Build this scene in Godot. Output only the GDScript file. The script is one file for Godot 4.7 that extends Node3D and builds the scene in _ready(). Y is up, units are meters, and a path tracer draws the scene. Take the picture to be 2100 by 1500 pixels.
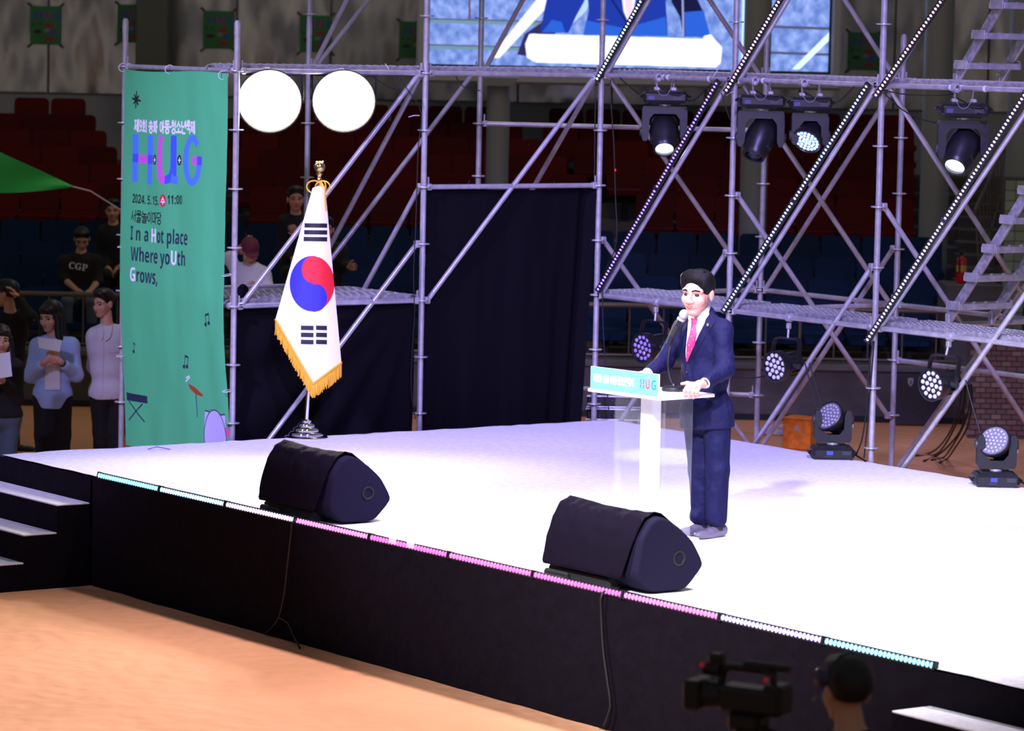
extends Node3D
# An amphitheatre stage during a speech. Units are metres, y is up, the ground is y = 0.
# The camera was solved from the scaffold: rosettes 0.475 m apart on posts 1.829 m apart.
const FL := 7437.96
const CAM := Vector3(-18.7773, 4.1236, 25.1360)
const STAGE := 0.82
const BAY := 1.829
var cb := Basis.from_euler(Vector3(-0.091668, -0.618605, 0.020288))
var fh := Vector3(0.57792, 0, -0.81609)
var rh := Vector3(0.81609, 0, 0.57792)
var yaw_bg := -0.61620
var mats := {}
var counts := {}
var rng := RandomNumberGenerator.new()

func ray(px: float, py: float) -> Vector3:
	return cb * Vector3((px - 1050.0) / FL, -(py - 750.0) / FL, -1.0)
func on_y(px: float, py: float, h: float) -> Vector3:
	var d := ray(px, py); return CAM + d * ((h - CAM.y) / d.y)
func on_x(px: float, py: float, x: float) -> Vector3:
	var d := ray(px, py); return CAM + d * ((x - CAM.x) / d.x)
func on_z(px: float, py: float, z: float) -> Vector3:
	var d := ray(px, py); return CAM + d * ((z - CAM.z) / d.z)
func on_d(px: float, py: float, dist: float) -> Vector3:   # at a given horizontal distance in front of the camera
	var d := ray(px, py); return CAM + d * (dist / d.dot(fh))
func bgp(l: float, h: float, dist: float) -> Vector3:      # the stands: sideways, height, distance
	var p := CAM + rh * l + fh * dist; p.y = h; return p
func node_at(gu: float, gv: float, k: float) -> Vector3:   # a rosette of the scaffold grid
	return Vector3(gu * BAY, 0.92 + 0.475 * k, gv * BAY)

class MB:
	var v := PackedVector3Array()
	var n := PackedVector3Array()
	var uv := PackedVector2Array()
	var col := PackedColorArray()
	var ix := PackedInt32Array()
	var cc := Color.WHITE
	var colored := false
	func add(p: Vector3, nn: Vector3, t := Vector2.ZERO) -> int:
		v.append(p); n.append(nn); uv.append(t); col.append(cc)
		return v.size() - 1
	func tri(a: int, b: int, c: int) -> void:
		var g := (v[c] - v[a]).cross(v[b] - v[a])
		if g.dot(n[a] + n[b] + n[c]) < 0.0:
			ix.append(a); ix.append(c); ix.append(b)
		else:
			ix.append(a); ix.append(b); ix.append(c)
	func quad(a: Vector3, b: Vector3, c: Vector3, d: Vector3, nn := Vector3.ZERO) -> void:
		if nn == Vector3.ZERO:
			nn = (b - a).cross(c - a).normalized()
		var i := add(a, nn, Vector2(0, 1)); add(b, nn, Vector2(1, 1)); add(c, nn, Vector2(1, 0)); add(d, nn, Vector2(0, 0))
		tri(i, i + 1, i + 2); tri(i, i + 2, i + 3)
	func box(c: Vector3, s: Vector3, b := Basis.IDENTITY, bev := 0.0) -> void:
		var h := s * 0.5
		if bev <= 0.0:
			for ax in 3:
				for sg in [-1.0, 1.0]:
					var nn := Vector3.ZERO; nn[ax] = sg
					var a1 := (ax + 1) % 3; var a2 := (ax + 2) % 3
					var q := []
					for e in [[-1, -1], [1, -1], [1, 1], [-1, 1]]:
						var p := Vector3.ZERO; p[ax] = sg * h[ax]; p[a1] = e[0] * h[a1]; p[a2] = e[1] * h[a2]
						q.append(c + b * p)
					quad(q[0], q[1], q[2], q[3], (b * nn).normalized())
			return
		bev = minf(bev, minf(h.x, minf(h.y, h.z)) * 0.95)
		var g := h - Vector3.ONE * bev
		var faces := {}
		for ax in 3:
			for sg in [-1.0, 1.0]:
				var nn := Vector3.ZERO; nn[ax] = sg
				var a1 := (ax + 1) % 3; var a2 := (ax + 2) % 3
				var q := []
				for e in [[-1, -1], [1, -1], [1, 1], [-1, 1]]:
					var p := Vector3.ZERO; p[ax] = sg * h[ax]; p[a1] = e[0] * g[a1]; p[a2] = e[1] * g[a2]
					q.append(c + b * p)
				quad(q[0], q[1], q[2], q[3], (b * nn).normalized())
				faces[[ax, sg]] = true
		for ax in 3:
			var a1 := (ax + 1) % 3; var a2 := (ax + 2) % 3
			for s1 in [-1.0, 1.0]:
				for s2 in [-1.0, 1.0]:
					var q := []
					var nn := Vector3.ZERO; nn[a1] = s1; nn[a2] = s2
					for e in [[-1, 0], [1, 0], [1, 1], [-1, 1]]:
						var p := Vector3.ZERO; p[ax] = e[0] * g[ax]
						p[a1] = s1 * (h[a1] if e[1] == 0 else g[a1]); p[a2] = s2 * (g[a2] if e[1] == 0 else h[a2])
						q.append(c + b * p)
					quad(q[0], q[1], q[2], q[3], (b * nn).normalized())
		for sx in [-1.0, 1.0]:
			for sy in [-1.0, 1.0]:
				for sz in [-1.0, 1.0]:
					var nn := (b * Vector3(sx, sy, sz)).normalized()
					var i := add(c + b * Vector3(sx * h.x, sy * g.y, sz * g.z), nn)
					add(c + b * Vector3(sx * g.x, sy * h.y, sz * g.z), nn); add(c + b * Vector3(sx * g.x, sy * g.y, sz * h.z), nn)
					tri(i, i + 1, i + 2)
	func tube(a: Vector3, b: Vector3, ra: float, rb := -1.0, seg := 10, caps := true) -> void:
		if rb < 0.0: rb = ra
		var d := (b - a).normalized()
		var s := d.cross(Vector3.UP if absf(d.y) < 0.95 else Vector3.RIGHT).normalized()
		var t := s.cross(d)
		var i0 := v.size()
		for i in seg + 1:
			var w := TAU * i / seg
			var nn := s * cos(w) + t * sin(w)
			add(a + nn * ra, nn, Vector2(float(i) / seg, 0)); add(b + nn * rb, nn, Vector2(float(i) / seg, 1))
		for i in seg:
			var k := i0 + i * 2
			tri(k, k + 1, k + 3); tri(k, k + 3, k + 2)
		if caps:
			for e in [[a, ra, -d], [b, rb, d]]:
				if e[1] < 0.0005: continue
				var ci := add(e[0], e[2])
				for i in seg:
					var w := TAU * i / seg
					add(e[0] + (s * cos(w) + t * sin(w)) * e[1], e[2])
				for i in seg:
					tri(ci, ci + 1 + i, ci + 1 + (i + 1) % seg)
	func path(pts: Array, r: float, seg := 6) -> void:
		var i0 := v.size()
		var m := pts.size()
		var s := Vector3.ZERO
		for j in m:
			var d: Vector3 = (pts[mini(j + 1, m - 1)] - pts[maxi(j - 1, 0)]).normalized()
			if s == Vector3.ZERO: s = d.cross(Vector3.UP if absf(d.y) < 0.95 else Vector3.RIGHT).normalized()
			s = (s - d * s.dot(d)).normalized()
			var t := s.cross(d)
			for i in seg + 1:
				var w := TAU * i / seg
				var nn := s * cos(w) + t * sin(w)
				add(pts[j] + nn * r, nn)
		for j in m - 1:
			for i in seg:
				var k := i0 + j * (seg + 1) + i
				tri(k, k + 1, k + seg + 2); tri(k, k + seg + 2, k + seg + 1)
	func lathe(prof: Array, xf: Transform3D, seg := 24) -> void:   # prof: [radius, height] pairs, each segment with its own normals
		for j in prof.size() - 1:
			var p: Array = prof[j]; var q: Array = prof[j + 1]
			var e := Vector2(q[0] - p[0], q[1] - p[1])
			if e.length() < 1e-6: continue
			var n2 := Vector2(e.y, -e.x).normalized()
			var na := n2; var nb := n2
			if j > 0:
				var f := Vector2(p[0] - prof[j - 1][0], p[1] - prof[j - 1][1]).normalized()
				var m := Vector2(f.y, -f.x)
				if m.dot(n2) > 0.6: na = (m + n2).normalized()
			if j < prof.size() - 2:
				var f := Vector2(prof[j + 2][0] - q[0], prof[j + 2][1] - q[1]).normalized()
				var m := Vector2(f.y, -f.x)
				if m.dot(n2) > 0.6: nb = (m + n2).normalized()
			var i0 := v.size()
			for i in seg + 1:
				var w := TAU * i / seg
				var c := cos(w); var s := sin(w)
				add(xf * Vector3(p[0] * c, p[1], p[0] * s), (xf.basis * Vector3(na.x * c, na.y, na.x * s)).normalized())
				add(xf * Vector3(q[0] * c, q[1], q[0] * s), (xf.basis * Vector3(nb.x * c, nb.y, nb.x * s)).normalized())
			for i in seg:
				var k := i0 + i * 2
				tri(k, k + 1, k + 3); tri(k, k + 3, k + 2)
	func ball(c: Vector3, r: Vector3, b := Basis.IDENTITY, seg := 12, rings := 8) -> void:
		var i0 := v.size()
		for j in rings + 1:
			var t := PI * j / rings
			for i in seg + 1:
				var w := TAU * i / seg
				var u := Vector3(sin(t) * cos(w), cos(t), sin(t) * sin(w))
				add(c + b * (u * r), (b * (u / r)).normalized())
		for j in rings:
			for i in seg:
				var k := i0 + j * (seg + 1) + i
				tri(k, k + 1, k + seg + 2); tri(k, k + seg + 2, k + seg + 1)
	func prism(poly: PackedVector2Array, z0: float, z1: float, xf := Transform3D.IDENTITY) -> void:
		var cw := Geometry2D.is_polygon_clockwise(poly)
		var t := Geometry2D.triangulate_polygon(poly)
		for e in [[z0, -1.0], [z1, 1.0]]:
			var i0 := v.size()
			for p in poly: add(xf * Vector3(p.x, p.y, e[0]), (xf.basis * Vector3(0, 0, e[1])).normalized(), p)
			for k in range(0, t.size(), 3): tri(i0 + t[k], i0 + t[k + 1], i0 + t[k + 2])
		for k in poly.size():
			var p := poly[k]; var q := poly[(k + 1) % poly.size()]
			var e := (q - p).normalized()
			var nn := Vector2(e.y, -e.x) * (-1.0 if cw else 1.0)
			quad(xf * Vector3(p.x, p.y, z0), xf * Vector3(q.x, q.y, z0), xf * Vector3(q.x, q.y, z1), xf * Vector3(p.x, p.y, z1), (xf.basis * Vector3(nn.x, nn.y, 0)).normalized())
	func sheet(nu: int, nv: int, pts: PackedVector3Array, two := 0.0) -> void:   # (nu+1)*(nv+1) points, smooth normals; two > 0 gives it a back that far behind
		var nor := PackedVector3Array(); nor.resize(pts.size())
		for j in nv + 1:
			for i in nu + 1:
				var a := pts[j * (nu + 1) + mini(i + 1, nu)] - pts[j * (nu + 1) + maxi(i - 1, 0)]
				var b := pts[mini(j + 1, nv) * (nu + 1) + i] - pts[maxi(j - 1, 0) * (nu + 1) + i]
				nor[j * (nu + 1) + i] = b.cross(a).normalized()
		for side in (2 if two > 0.0 else 1):
			var i0 := v.size()
			for j in nv + 1:
				for i in nu + 1:
					var k := j * (nu + 1) + i
					add(pts[k] - nor[k] * (two * side), nor[k] * (1.0 - 2.0 * side), Vector2(float(i) / nu, float(j) / nv))
			for j in nv:
				for i in nu:
					var k := i0 + j * (nu + 1) + i
					tri(k, k + 1, k + nu + 2); tri(k, k + nu + 2, k + nu + 1)
		if two > 0.0:
			var rim := []
			for i in nu: rim.append([i, i + 1])
			for i in nu: rim.append([nv * (nu + 1) + i, nv * (nu + 1) + i + 1])
			for j in nv: rim.append([j * (nu + 1), (j + 1) * (nu + 1)])
			for j in nv: rim.append([j * (nu + 1) + nu, (j + 1) * (nu + 1) + nu])
			for e in rim:
				quad(pts[e[0]], pts[e[1]], pts[e[1]] - nor[e[1]] * two, pts[e[0]] - nor[e[0]] * two)
	func moved(x: Transform3D) -> void:
		for i in v.size():
			v[i] = x * v[i]; n[i] = (x.basis * n[i]).normalized()
	func mesh() -> ArrayMesh:
		var a := []; a.resize(Mesh.ARRAY_MAX)
		a[Mesh.ARRAY_VERTEX] = v; a[Mesh.ARRAY_NORMAL] = n; a[Mesh.ARRAY_TEX_UV] = uv; a[Mesh.ARRAY_INDEX] = ix
		if colored: a[Mesh.ARRAY_COLOR] = col
		var m := ArrayMesh.new()
		m.add_surface_from_arrays(Mesh.PRIMITIVE_TRIANGLES, a)
		return m

func numbered(called: String) -> String:
	var c: int = counts.get(called, 0)
	counts[called] = c + 1
	return called if c == 0 else "%s_%03d" % [called, c]
func tag(o: Node, label: String, category: String, group := "", kind := "") -> Node:
	if label: o.set_meta("label", label)
	if category: o.set_meta("category", category)
	if group: o.set_meta("group", group)
	if kind: o.set_meta("kind", kind)
	return o
func thing(called: String, label: String, category: String, at := Vector3.ZERO, turn := 0.0, group := "") -> Node3D:
	var o := Node3D.new(); o.name = numbered(called); add_child(o)
	o.position = at; o.rotation.y = turn
	tag(o, label, category, group)
	return o
func obj(called: String, mb: MB, m: Material, parent: Node = null, world := false) -> MeshInstance3D:
	var o := MeshInstance3D.new()
	o.name = called if parent else numbered(called)
	if world and parent:
		mb.moved((parent as Node3D).global_transform.affine_inverse())
	o.mesh = mb.mesh(); o.material_override = m
	(parent if parent else self).add_child(o, true)
	return o
func wob(called: String, mb: MB, m: Material, parent: Node = null) -> MeshInstance3D:   # the shape is given in world coordinates
	return obj(called, mb, m, parent, true)
func inst(called: String, mesh: Mesh, m: Material, parent: Node, xf: Transform3D) -> MeshInstance3D:
	var o := MeshInstance3D.new(); o.name = called; o.mesh = mesh; o.material_override = m; o.transform = xf
	parent.add_child(o, true); return o
func struct(called: String, mb: MB, m: Material, label := "") -> MeshInstance3D:
	var o := obj(called, mb, m)
	o.set_meta("kind", "structure")
	if label: o.set_meta("label", label); o.set_meta("category", "structure")
	return o
func solo(called: String, mb: MB, m: Material, label: String, category: String, at: Vector3, group := "") -> MeshInstance3D:   # a thing of one mesh, its shape given in world coordinates
	mb.moved(Transform3D(Basis.IDENTITY, -at))
	var o := obj(called, mb, m); o.position = at
	tag(o, label, category, group); return o
func copy(o: Node3D, called: String) -> Node3D:
	var c: Node3D = o.duplicate(); c.name = numbered(called); add_child(c); return c

func M(called: String, c := Color(0.5, 0.5, 0.5), rough := 0.6, metal := 0.0) -> StandardMaterial3D:
	if mats.has(called): return mats[called]
	var m := StandardMaterial3D.new()
	m.resource_name = called; m.albedo_color = c; m.roughness = rough; m.metallic = metal
	mats[called] = m
	return m
func glow(called: String, c: Color, e: float) -> StandardMaterial3D:
	var m := M(called, Color(0.1, 0.1, 0.1), 0.5)
	m.emission_enabled = true; m.emission = c; m.emission_energy_multiplier = e
	return m
func noise_tex(sd: int, freq: float, lo: Color, hi: Color, size := 256, octaves := 4, type := FastNoiseLite.TYPE_SIMPLEX_SMOOTH) -> NoiseTexture2D:
	var fn := FastNoiseLite.new(); fn.seed = sd; fn.frequency = freq; fn.fractal_octaves = octaves; fn.noise_type = type
	var t := NoiseTexture2D.new(); t.width = size; t.height = size; t.seamless = true; t.noise = fn
	var g := Gradient.new(); g.set_color(0, lo); g.set_color(1, hi); t.color_ramp = g
	return t
func bump_tex(sd: int, freq: float, strength: float, size := 256) -> NoiseTexture2D:
	var fn := FastNoiseLite.new(); fn.seed = sd; fn.frequency = freq; fn.fractal_octaves = 3
	var t := NoiseTexture2D.new(); t.width = size; t.height = size; t.seamless = true; t.noise = fn; t.as_normal_map = true; t.bump_strength = strength
	return t
func grain(m: StandardMaterial3D, tex: Texture2D, scale: float, nrm: Texture2D = null, nscale := 0.5) -> StandardMaterial3D:
	m.albedo_texture = tex; m.uv1_triplanar = true; m.uv1_world_triplanar = true; m.uv1_scale = Vector3.ONE * scale
	if nrm: m.normal_enabled = true; m.normal_texture = nrm; m.normal_scale = nscale
	return m

class Paint:
	var im: Image
	func _init(w: int, h: int, c: Color) -> void:
		im = Image.create(w, h, false, Image.FORMAT_RGB8); im.fill(c)
	func poly(p: PackedVector2Array, c: Color) -> void:
		var y0 := 1e9; var y1 := -1e9
		for q in p: y0 = minf(y0, q.y); y1 = maxf(y1, q.y)
		for y in range(maxi(0, int(floor(y0))), mini(im.get_height(), int(ceil(y1)))):
			var yy := y + 0.5
			var xs := []
			for i in p.size():
				var a := p[i]; var b := p[(i + 1) % p.size()]
				if (a.y <= yy) != (b.y <= yy): xs.append(a.x + (yy - a.y) / (b.y - a.y) * (b.x - a.x))
			xs.sort()
			for i in range(0, xs.size() - 1, 2):
				var x0 := int(round(xs[i])); var x1 := int(round(xs[i + 1]))
				if x1 > x0: im.fill_rect(Rect2i(x0, y, x1 - x0, 1), c)
	func oval(c: Vector2, rx: float, ry: float, k: Color) -> void:
		var p := PackedVector2Array()
		for i in 40: p.append(c + Vector2(cos(TAU * i / 40) * rx, sin(TAU * i / 40) * ry))
		poly(p, k)
	func line(a: Vector2, b: Vector2, r: float, k: Color, round_ends := false) -> void:
		var d := (b - a).normalized(); var s := Vector2(-d.y, d.x) * r
		if not round_ends: a -= d * r * 0.5; b += d * r * 0.5
		poly(PackedVector2Array([a + s, b + s, b - s, a - s]), k)
		if round_ends: oval(a, r, r, k); oval(b, r, r, k)
	func ring(c: Vector2, rx: float, ry: float, r: float, k: Color, a0 := 0.0, a1 := TAU) -> void:
		var p := PackedVector2Array()
		for i in 41: var w := a0 + (a1 - a0) * i / 40; p.append(c + Vector2(cos(w) * (rx + r), sin(w) * (ry + r)))
		for i in 41: var w := a1 + (a0 - a1) * i / 40; p.append(c + Vector2(cos(w) * (rx - r), sin(w) * (ry - r)))
		poly(p, k)
	func text(s: String, x: float, base: float, size: float, k: Color, sx := 1.0, bold := true, serif := false) -> float:
		var tm := TextMesh.new()
		var fo := SystemFont.new(); fo.font_names = PackedStringArray(["Droid Serif" if serif else "Droid Sans"]); fo.font_weight = 700 if bold else 400
		tm.font = fo; tm.text = s; tm.font_size = 64; tm.pixel_size = 1.0; tm.depth = 1.0; tm.curve_step = 2.0
		tm.horizontal_alignment = HORIZONTAL_ALIGNMENT_LEFT; tm.vertical_alignment = VERTICAL_ALIGNMENT_TOP
		var a := tm.get_mesh_arrays()
		var vs: PackedVector3Array = a[Mesh.ARRAY_VERTEX]; var ns: PackedVector3Array = a[Mesh.ARRAY_NORMAL]
		var id: PackedInt32Array = a[Mesh.ARRAY_INDEX] if a[Mesh.ARRAY_INDEX] else PackedInt32Array(range(vs.size()))
		var q := size / 64.0
		var asc := fo.get_ascent(64)
		var wide := 0.0
		for i in range(0, id.size(), 3):
			if ns[id[i]].z < 0.5: continue
			var p := PackedVector2Array()
			for j in 3:
				var w := vs[id[i + j]]
				p.append(Vector2(x + w.x * q * sx, base - (w.y + asc) * q)); wide = maxf(wide, w.x * q * sx)
			poly(p, k)
		return wide
	# Hangul syllables from strokes: jamo are drawn in a unit square
	func jamo(j: String) -> Array:
		match j:
			"g": return [[0, 0, 1, 0], [1, 0, 0.85, 1]]
			"n": return [[0, 0, 0, 1], [0, 1, 1, 1]]
			"d": return [[0, 0, 1, 0], [0, 0, 0, 1], [0, 1, 1, 1]]
			"r": return [[0, 0, 1, 0], [1, 0, 1, 0.5], [0, 0.5, 1, 0.5], [0, 0.5, 0, 1], [0, 1, 1, 1]]
			"m": return [[0, 0, 1, 0], [1, 0, 1, 1], [1, 1, 0, 1], [0, 1, 0, 0]]
			"s": return [[0.5, 0, 0.45, 0.4], [0.45, 0.4, 0, 1], [0.47, 0.4, 1, 1]]
			"o": return [["o"]]
			"j": return [[0, 0, 1, 0], [0.5, 0, 0.45, 0.45], [0.45, 0.45, 0, 1], [0.5, 0.45, 1, 1]]
			"c": return [[0.3, -0.15, 0.7, -0.15], [0, 0.18, 1, 0.18], [0.5, 0.18, 0.45, 0.5], [0.45, 0.5, 0, 1], [0.5, 0.5, 1, 1]]
			"p": return [[0, 0, 1, 0], [0.28, 0, 0.28, 1], [0.72, 0, 0.72, 1], [0, 1, 1, 1]]
			"h": return [[0.3, -0.1, 0.7, -0.1], [0, 0.2, 1, 0.2], ["o", 0.5, 0.68, 0.34, 0.32]]
			"a": return [[0.4, 0, 0.4, 1], [0.4, 0.48, 1, 0.48]]
			"eo": return [[0.8, 0, 0.8, 1], [0.1, 0.48, 0.8, 0.48]]
			"yeo": return [[0.8, 0, 0.8, 1], [0.1, 0.33, 0.8, 0.33], [0.1, 0.66, 0.8, 0.66]]
			"i": return [[0.6, 0, 0.6, 1]]
			"e": return [[0.45, 0.05, 0.45, 0.95], [0, 0.48, 0.45, 0.48], [0.95, 0, 0.95, 1]]
			"oh": return [[0.5, 0.1, 0.5, 0.8], [-0.1, 0.8, 1.1, 0.8]]
			"u": return [[-0.1, 0.25, 1.1, 0.25], [0.5, 0.25, 0.5, 1]]
		return []
	func put(j: String, b: Rect2, r: float, k: Color) -> void:
		for s in jamo(j):
			if s[0] is String:
				var c := Vector2(0.5, 0.5); var e := Vector2(0.5, 0.5)
				if s.size() > 1: c = Vector2(s[1], s[2]); e = Vector2(s[3], s[4])
				ring(b.position + c * b.size, e.x * b.size.x, e.y * b.size.y, r, k)
			else:
				line(b.position + Vector2(s[0], s[1]) * b.size, b.position + Vector2(s[2], s[3]) * b.size, r, k)
	func hangul(list: Array, x: float, top: float, w: float, h: float, r: float, k: Color, gap := 0.12) -> float:
		for s in list:
			if s is float: x += s * w; continue
			if s is String and s == ".":
				oval(Vector2(x + w * 0.1, top + h * 0.5), r * 1.2, r * 1.2, k); x += w * 0.28; continue
			if s is String:
				x += text(s, x, top + h * 0.98, h * 1.35, k, 0.85 * w / h) + gap * w; continue
			var c: String = s[0]; var j: String = s[1]
			var f: String = s[2] if s.size() > 2 else ""
			var hh := h * (0.56 if f else 1.0)
			if j in ["oh", "u"]:
				put(c, Rect2(x + w * 0.14, top + hh * 0.06, w * 0.72, hh * 0.42), r, k)
				put(j, Rect2(x + w * 0.06, top + hh * 0.56, w * 0.88, hh * 0.42), r, k)
			elif j == "oe":
				put(c, Rect2(x + w * 0.06, top + hh * 0.12, w * 0.56, hh * 0.48), r, k)
				put("oh", Rect2(x + w * 0.06, top + hh * 0.62, w * 0.54, hh * 0.34), r, k)
				put("i", Rect2(x + w * 0.62, top, w * 0.5, hh), r, k)
			else:
				var iw := 0.42 if j == "e" else 0.5
				put(c, Rect2(x + w * 0.05, top + hh * 0.12, w * iw, hh * 0.72), r, k)
				put(j, Rect2(x + w * (iw + 0.12), top, w * (0.84 - iw), hh), r, k)
			if f: put(f, Rect2(x + w * 0.18, top + h * 0.66, w * 0.68, h * 0.34), r, k)
			x += w * (1.0 + gap)
		return x
	func tex(sm := 0.5) -> ImageTexture:
		im.resize(int(im.get_width() * sm), int(im.get_height() * sm), Image.INTERPOLATE_LANCZOS)
		return ImageTexture.create_from_image(im)
func printed(called: String, t: Texture2D, rough := 0.7) -> StandardMaterial3D:
	var m := M(called, Color.WHITE, rough); m.albedo_texture = t; m.texture_repeat = false; return m

# --- signed-distance figures: tapered capsules and ellipsoids joined by a smooth minimum, meshed as surface nets
# primitive: ["c", a, b, ra, rb] | ["e", centre, basis, radii] | ["-c"...] / ["-e"...] cut away | ["p", normal, offset] keeps the side below a plane
func sdf(prims: Array, cell: float, mb: MB, k := 0.03, kc := 0.01) -> void:
	var lo := Vector3.ONE * 1e9; var hi := -lo
	for p in prims:
		if p[0] == "c":
			for e in [[p[1], p[3]], [p[2], p[4]]]:
				lo = lo.min(e[0] - Vector3.ONE * e[1]); hi = hi.max(e[0] + Vector3.ONE * e[1])
		elif p[0] == "e":
			var m: float = maxf(p[3].x, maxf(p[3].y, p[3].z))
			lo = lo.min(p[1] - Vector3.ONE * m); hi = hi.max(p[1] + Vector3.ONE * m)
	lo -= Vector3.ONE * (cell * 2.5 + k * 0.3); hi += Vector3.ONE * (cell * 2.5 + k * 0.3)
	var nx := int((hi.x - lo.x) / cell) + 2; var ny := int((hi.y - lo.y) / cell) + 2; var nz := int((hi.z - lo.z) / cell) + 2
	var f := PackedFloat32Array(); f.resize(nx * ny * nz); f.fill(1.0)
	for p in prims:
		if p[0] == "p":
			var pn: Vector3 = p[1]; var off: float = p[2]
			for z in nz:
				for y in ny:
					var at := (z * ny + y) * nx
					var base := pn.dot(lo + Vector3(0, y, z) * cell) - off
					var st := pn.x * cell
					for x in nx:
						if f[at + x] < base + st * x: f[at + x] = base + st * x
			continue
		var cut: bool = p[0][0] == "-"
		var cap: bool = p[0].ends_with("c")
		var a: Vector3 = p[1]; var b := Vector3.ZERO; var ra := 0.0; var rb := 0.0; var inv := Basis.IDENTITY; var rad := Vector3.ONE; var rm := 0.0
		var l0: Vector3; var l1: Vector3
		var mar := (kc if cut else k) + cell * 2.0
		if cap:
			b = p[2]; ra = p[3]; rb = p[4]
			l0 = (a - Vector3.ONE * (ra + mar)).min(b - Vector3.ONE * (rb + mar)); l1 = (a + Vector3.ONE * (ra + mar)).max(b + Vector3.ONE * (rb + mar))
		else:
			inv = (p[2] as Basis).transposed(); rad = p[3]; rm = minf(rad.x, minf(rad.y, rad.z))
			var big := maxf(rad.x, maxf(rad.y, rad.z)) + mar
			l0 = a - Vector3.ONE * big; l1 = a + Vector3.ONE * big
		var ab := b - a; var ab2 := maxf(ab.length_squared(), 1e-9); var dr := rb - ra
		var x0 := maxi(0, int((l0.x - lo.x) / cell)); var x1 := mini(nx - 1, int((l1.x - lo.x) / cell) + 1)
		var y0 := maxi(0, int((l0.y - lo.y) / cell)); var y1 := mini(ny - 1, int((l1.y - lo.y) / cell) + 1)
		var z0 := maxi(0, int((l0.z - lo.z) / cell)); var z1 := mini(nz - 1, int((l1.z - lo.z) / cell) + 1)
		for z in range(z0, z1 + 1):
			for y in range(y0, y1 + 1):
				var at := (z * ny + y) * nx
				for x in range(x0, x1 + 1):
					var q := Vector3(lo.x + x * cell, lo.y + y * cell, lo.z + z * cell) - a
					var d: float
					if cap:
						var t := clampf(q.dot(ab) / ab2, 0.0, 1.0)
						d = (q - ab * t).length() - ra - dr * t
					else:
						q = inv * q
						var qa := q / rad
						var l := qa.length()
						d = (l - 1.0) * rm if l < 0.05 else l * (l - 1.0) / (qa / rad).length()
					var cur := f[at + x]
					if cut:
						var h := maxf(kc - absf(cur + d), 0.0) / kc
						f[at + x] = maxf(cur, -d) + h * h * kc * 0.25
					else:
						var h := maxf(k - absf(cur - d), 0.0) / k
						f[at + x] = minf(cur, d) - h * h * k * 0.25
	var sx := 1; var sy := nx; var sz := nx * ny
	var vid := PackedInt32Array(); vid.resize(f.size()); vid.fill(-1)
	for z in nz - 1:
		for y in ny - 1:
			var at := (z * ny + y) * nx
			for x in nx - 1:
				var i := at + x
				var c0 := f[i]; var c1 := f[i + 1]; var c2 := f[i + sy]; var c3 := f[i + sy + 1]
				var c4 := f[i + sz]; var c5 := f[i + sz + 1]; var c6 := f[i + sz + sy]; var c7 := f[i + sz + sy + 1]
				var s := int(c0 < 0) + int(c1 < 0) + int(c2 < 0) + int(c3 < 0) + int(c4 < 0) + int(c5 < 0) + int(c6 < 0) + int(c7 < 0)
				if s == 0 or s == 8: continue
				var cs := [c0, c1, c2, c3, c4, c5, c6, c7]
				var sum := Vector3.ZERO; var cnt := 0
				for e in [[0, 1], [2, 3], [4, 5], [6, 7], [0, 2], [1, 3], [4, 6], [5, 7], [0, 4], [1, 5], [2, 6], [3, 7]]:
					var fa: float = cs[e[0]]; var fb: float = cs[e[1]]
					if (fa < 0) != (fb < 0):
						var t := fa / (fa - fb)
						var pa := Vector3(e[0] & 1, (e[0] >> 1) & 1, e[0] >> 2); var pb := Vector3(e[1] & 1, (e[1] >> 1) & 1, e[1] >> 2)
						sum += pa.lerp(pb, t); cnt += 1
				var g := Vector3(c1 + c3 + c5 + c7 - c0 - c2 - c4 - c6, c2 + c3 + c6 + c7 - c0 - c1 - c4 - c5, c4 + c5 + c6 + c7 - c0 - c1 - c2 - c3)
				vid[i] = mb.add(lo + (Vector3(x, y, z) + sum / cnt) * cell, g.normalized())
	for z in range(1, nz - 1):
		for y in range(1, ny - 1):
			var at := (z * ny + y) * nx
			for x in range(1, nx - 1):
				var i := at + x
				var ins := f[i] < 0
				if ins != (f[i + 1] < 0): _nq(mb, vid[i], vid[i - sy], vid[i - sy - sz], vid[i - sz])
				if ins != (f[i + sy] < 0): _nq(mb, vid[i], vid[i - 1], vid[i - 1 - sz], vid[i - sz])
				if ins != (f[i + sz] < 0): _nq(mb, vid[i], vid[i - 1], vid[i - 1 - sy], vid[i - sy])
func _nq(mb: MB, a: int, b: int, c: int, d: int) -> void:
	if a < 0 or b < 0 or c < 0 or d < 0: return
	mb.tri(a, b, c); mb.tri(a, c, d)

func spot(called: String, at: Vector3, aim: Vector3, c: Color, e: float, angle: float, soft: float, size: float) -> void:
	var l := SpotLight3D.new(); l.name = called; add_child(l)
	l.look_at_from_position(at, aim, Vector3.UP if absf((aim - at).normalized().y) < 0.98 else Vector3.RIGHT)
	l.light_color = c; l.light_energy = e; l.spot_angle = angle; l.spot_angle_attenuation = soft; l.light_size = size
	l.spot_range = 80.0; l.spot_attenuation = 2.0; l.shadow_enabled = true
func area(called: String, at: Vector3, aim: Vector3, c: Color, e: float, size: Vector2) -> void:
	var l := AreaLight3D.new(); l.name = called; add_child(l)
	l.look_at_from_position(at, aim, Vector3.UP if absf((aim - at).normalized().y) < 0.98 else Vector3.RIGHT)
	l.light_color = c; l.light_energy = e; l.area_size = size; l.area_range = 80.0; l.shadow_enabled = true

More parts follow.
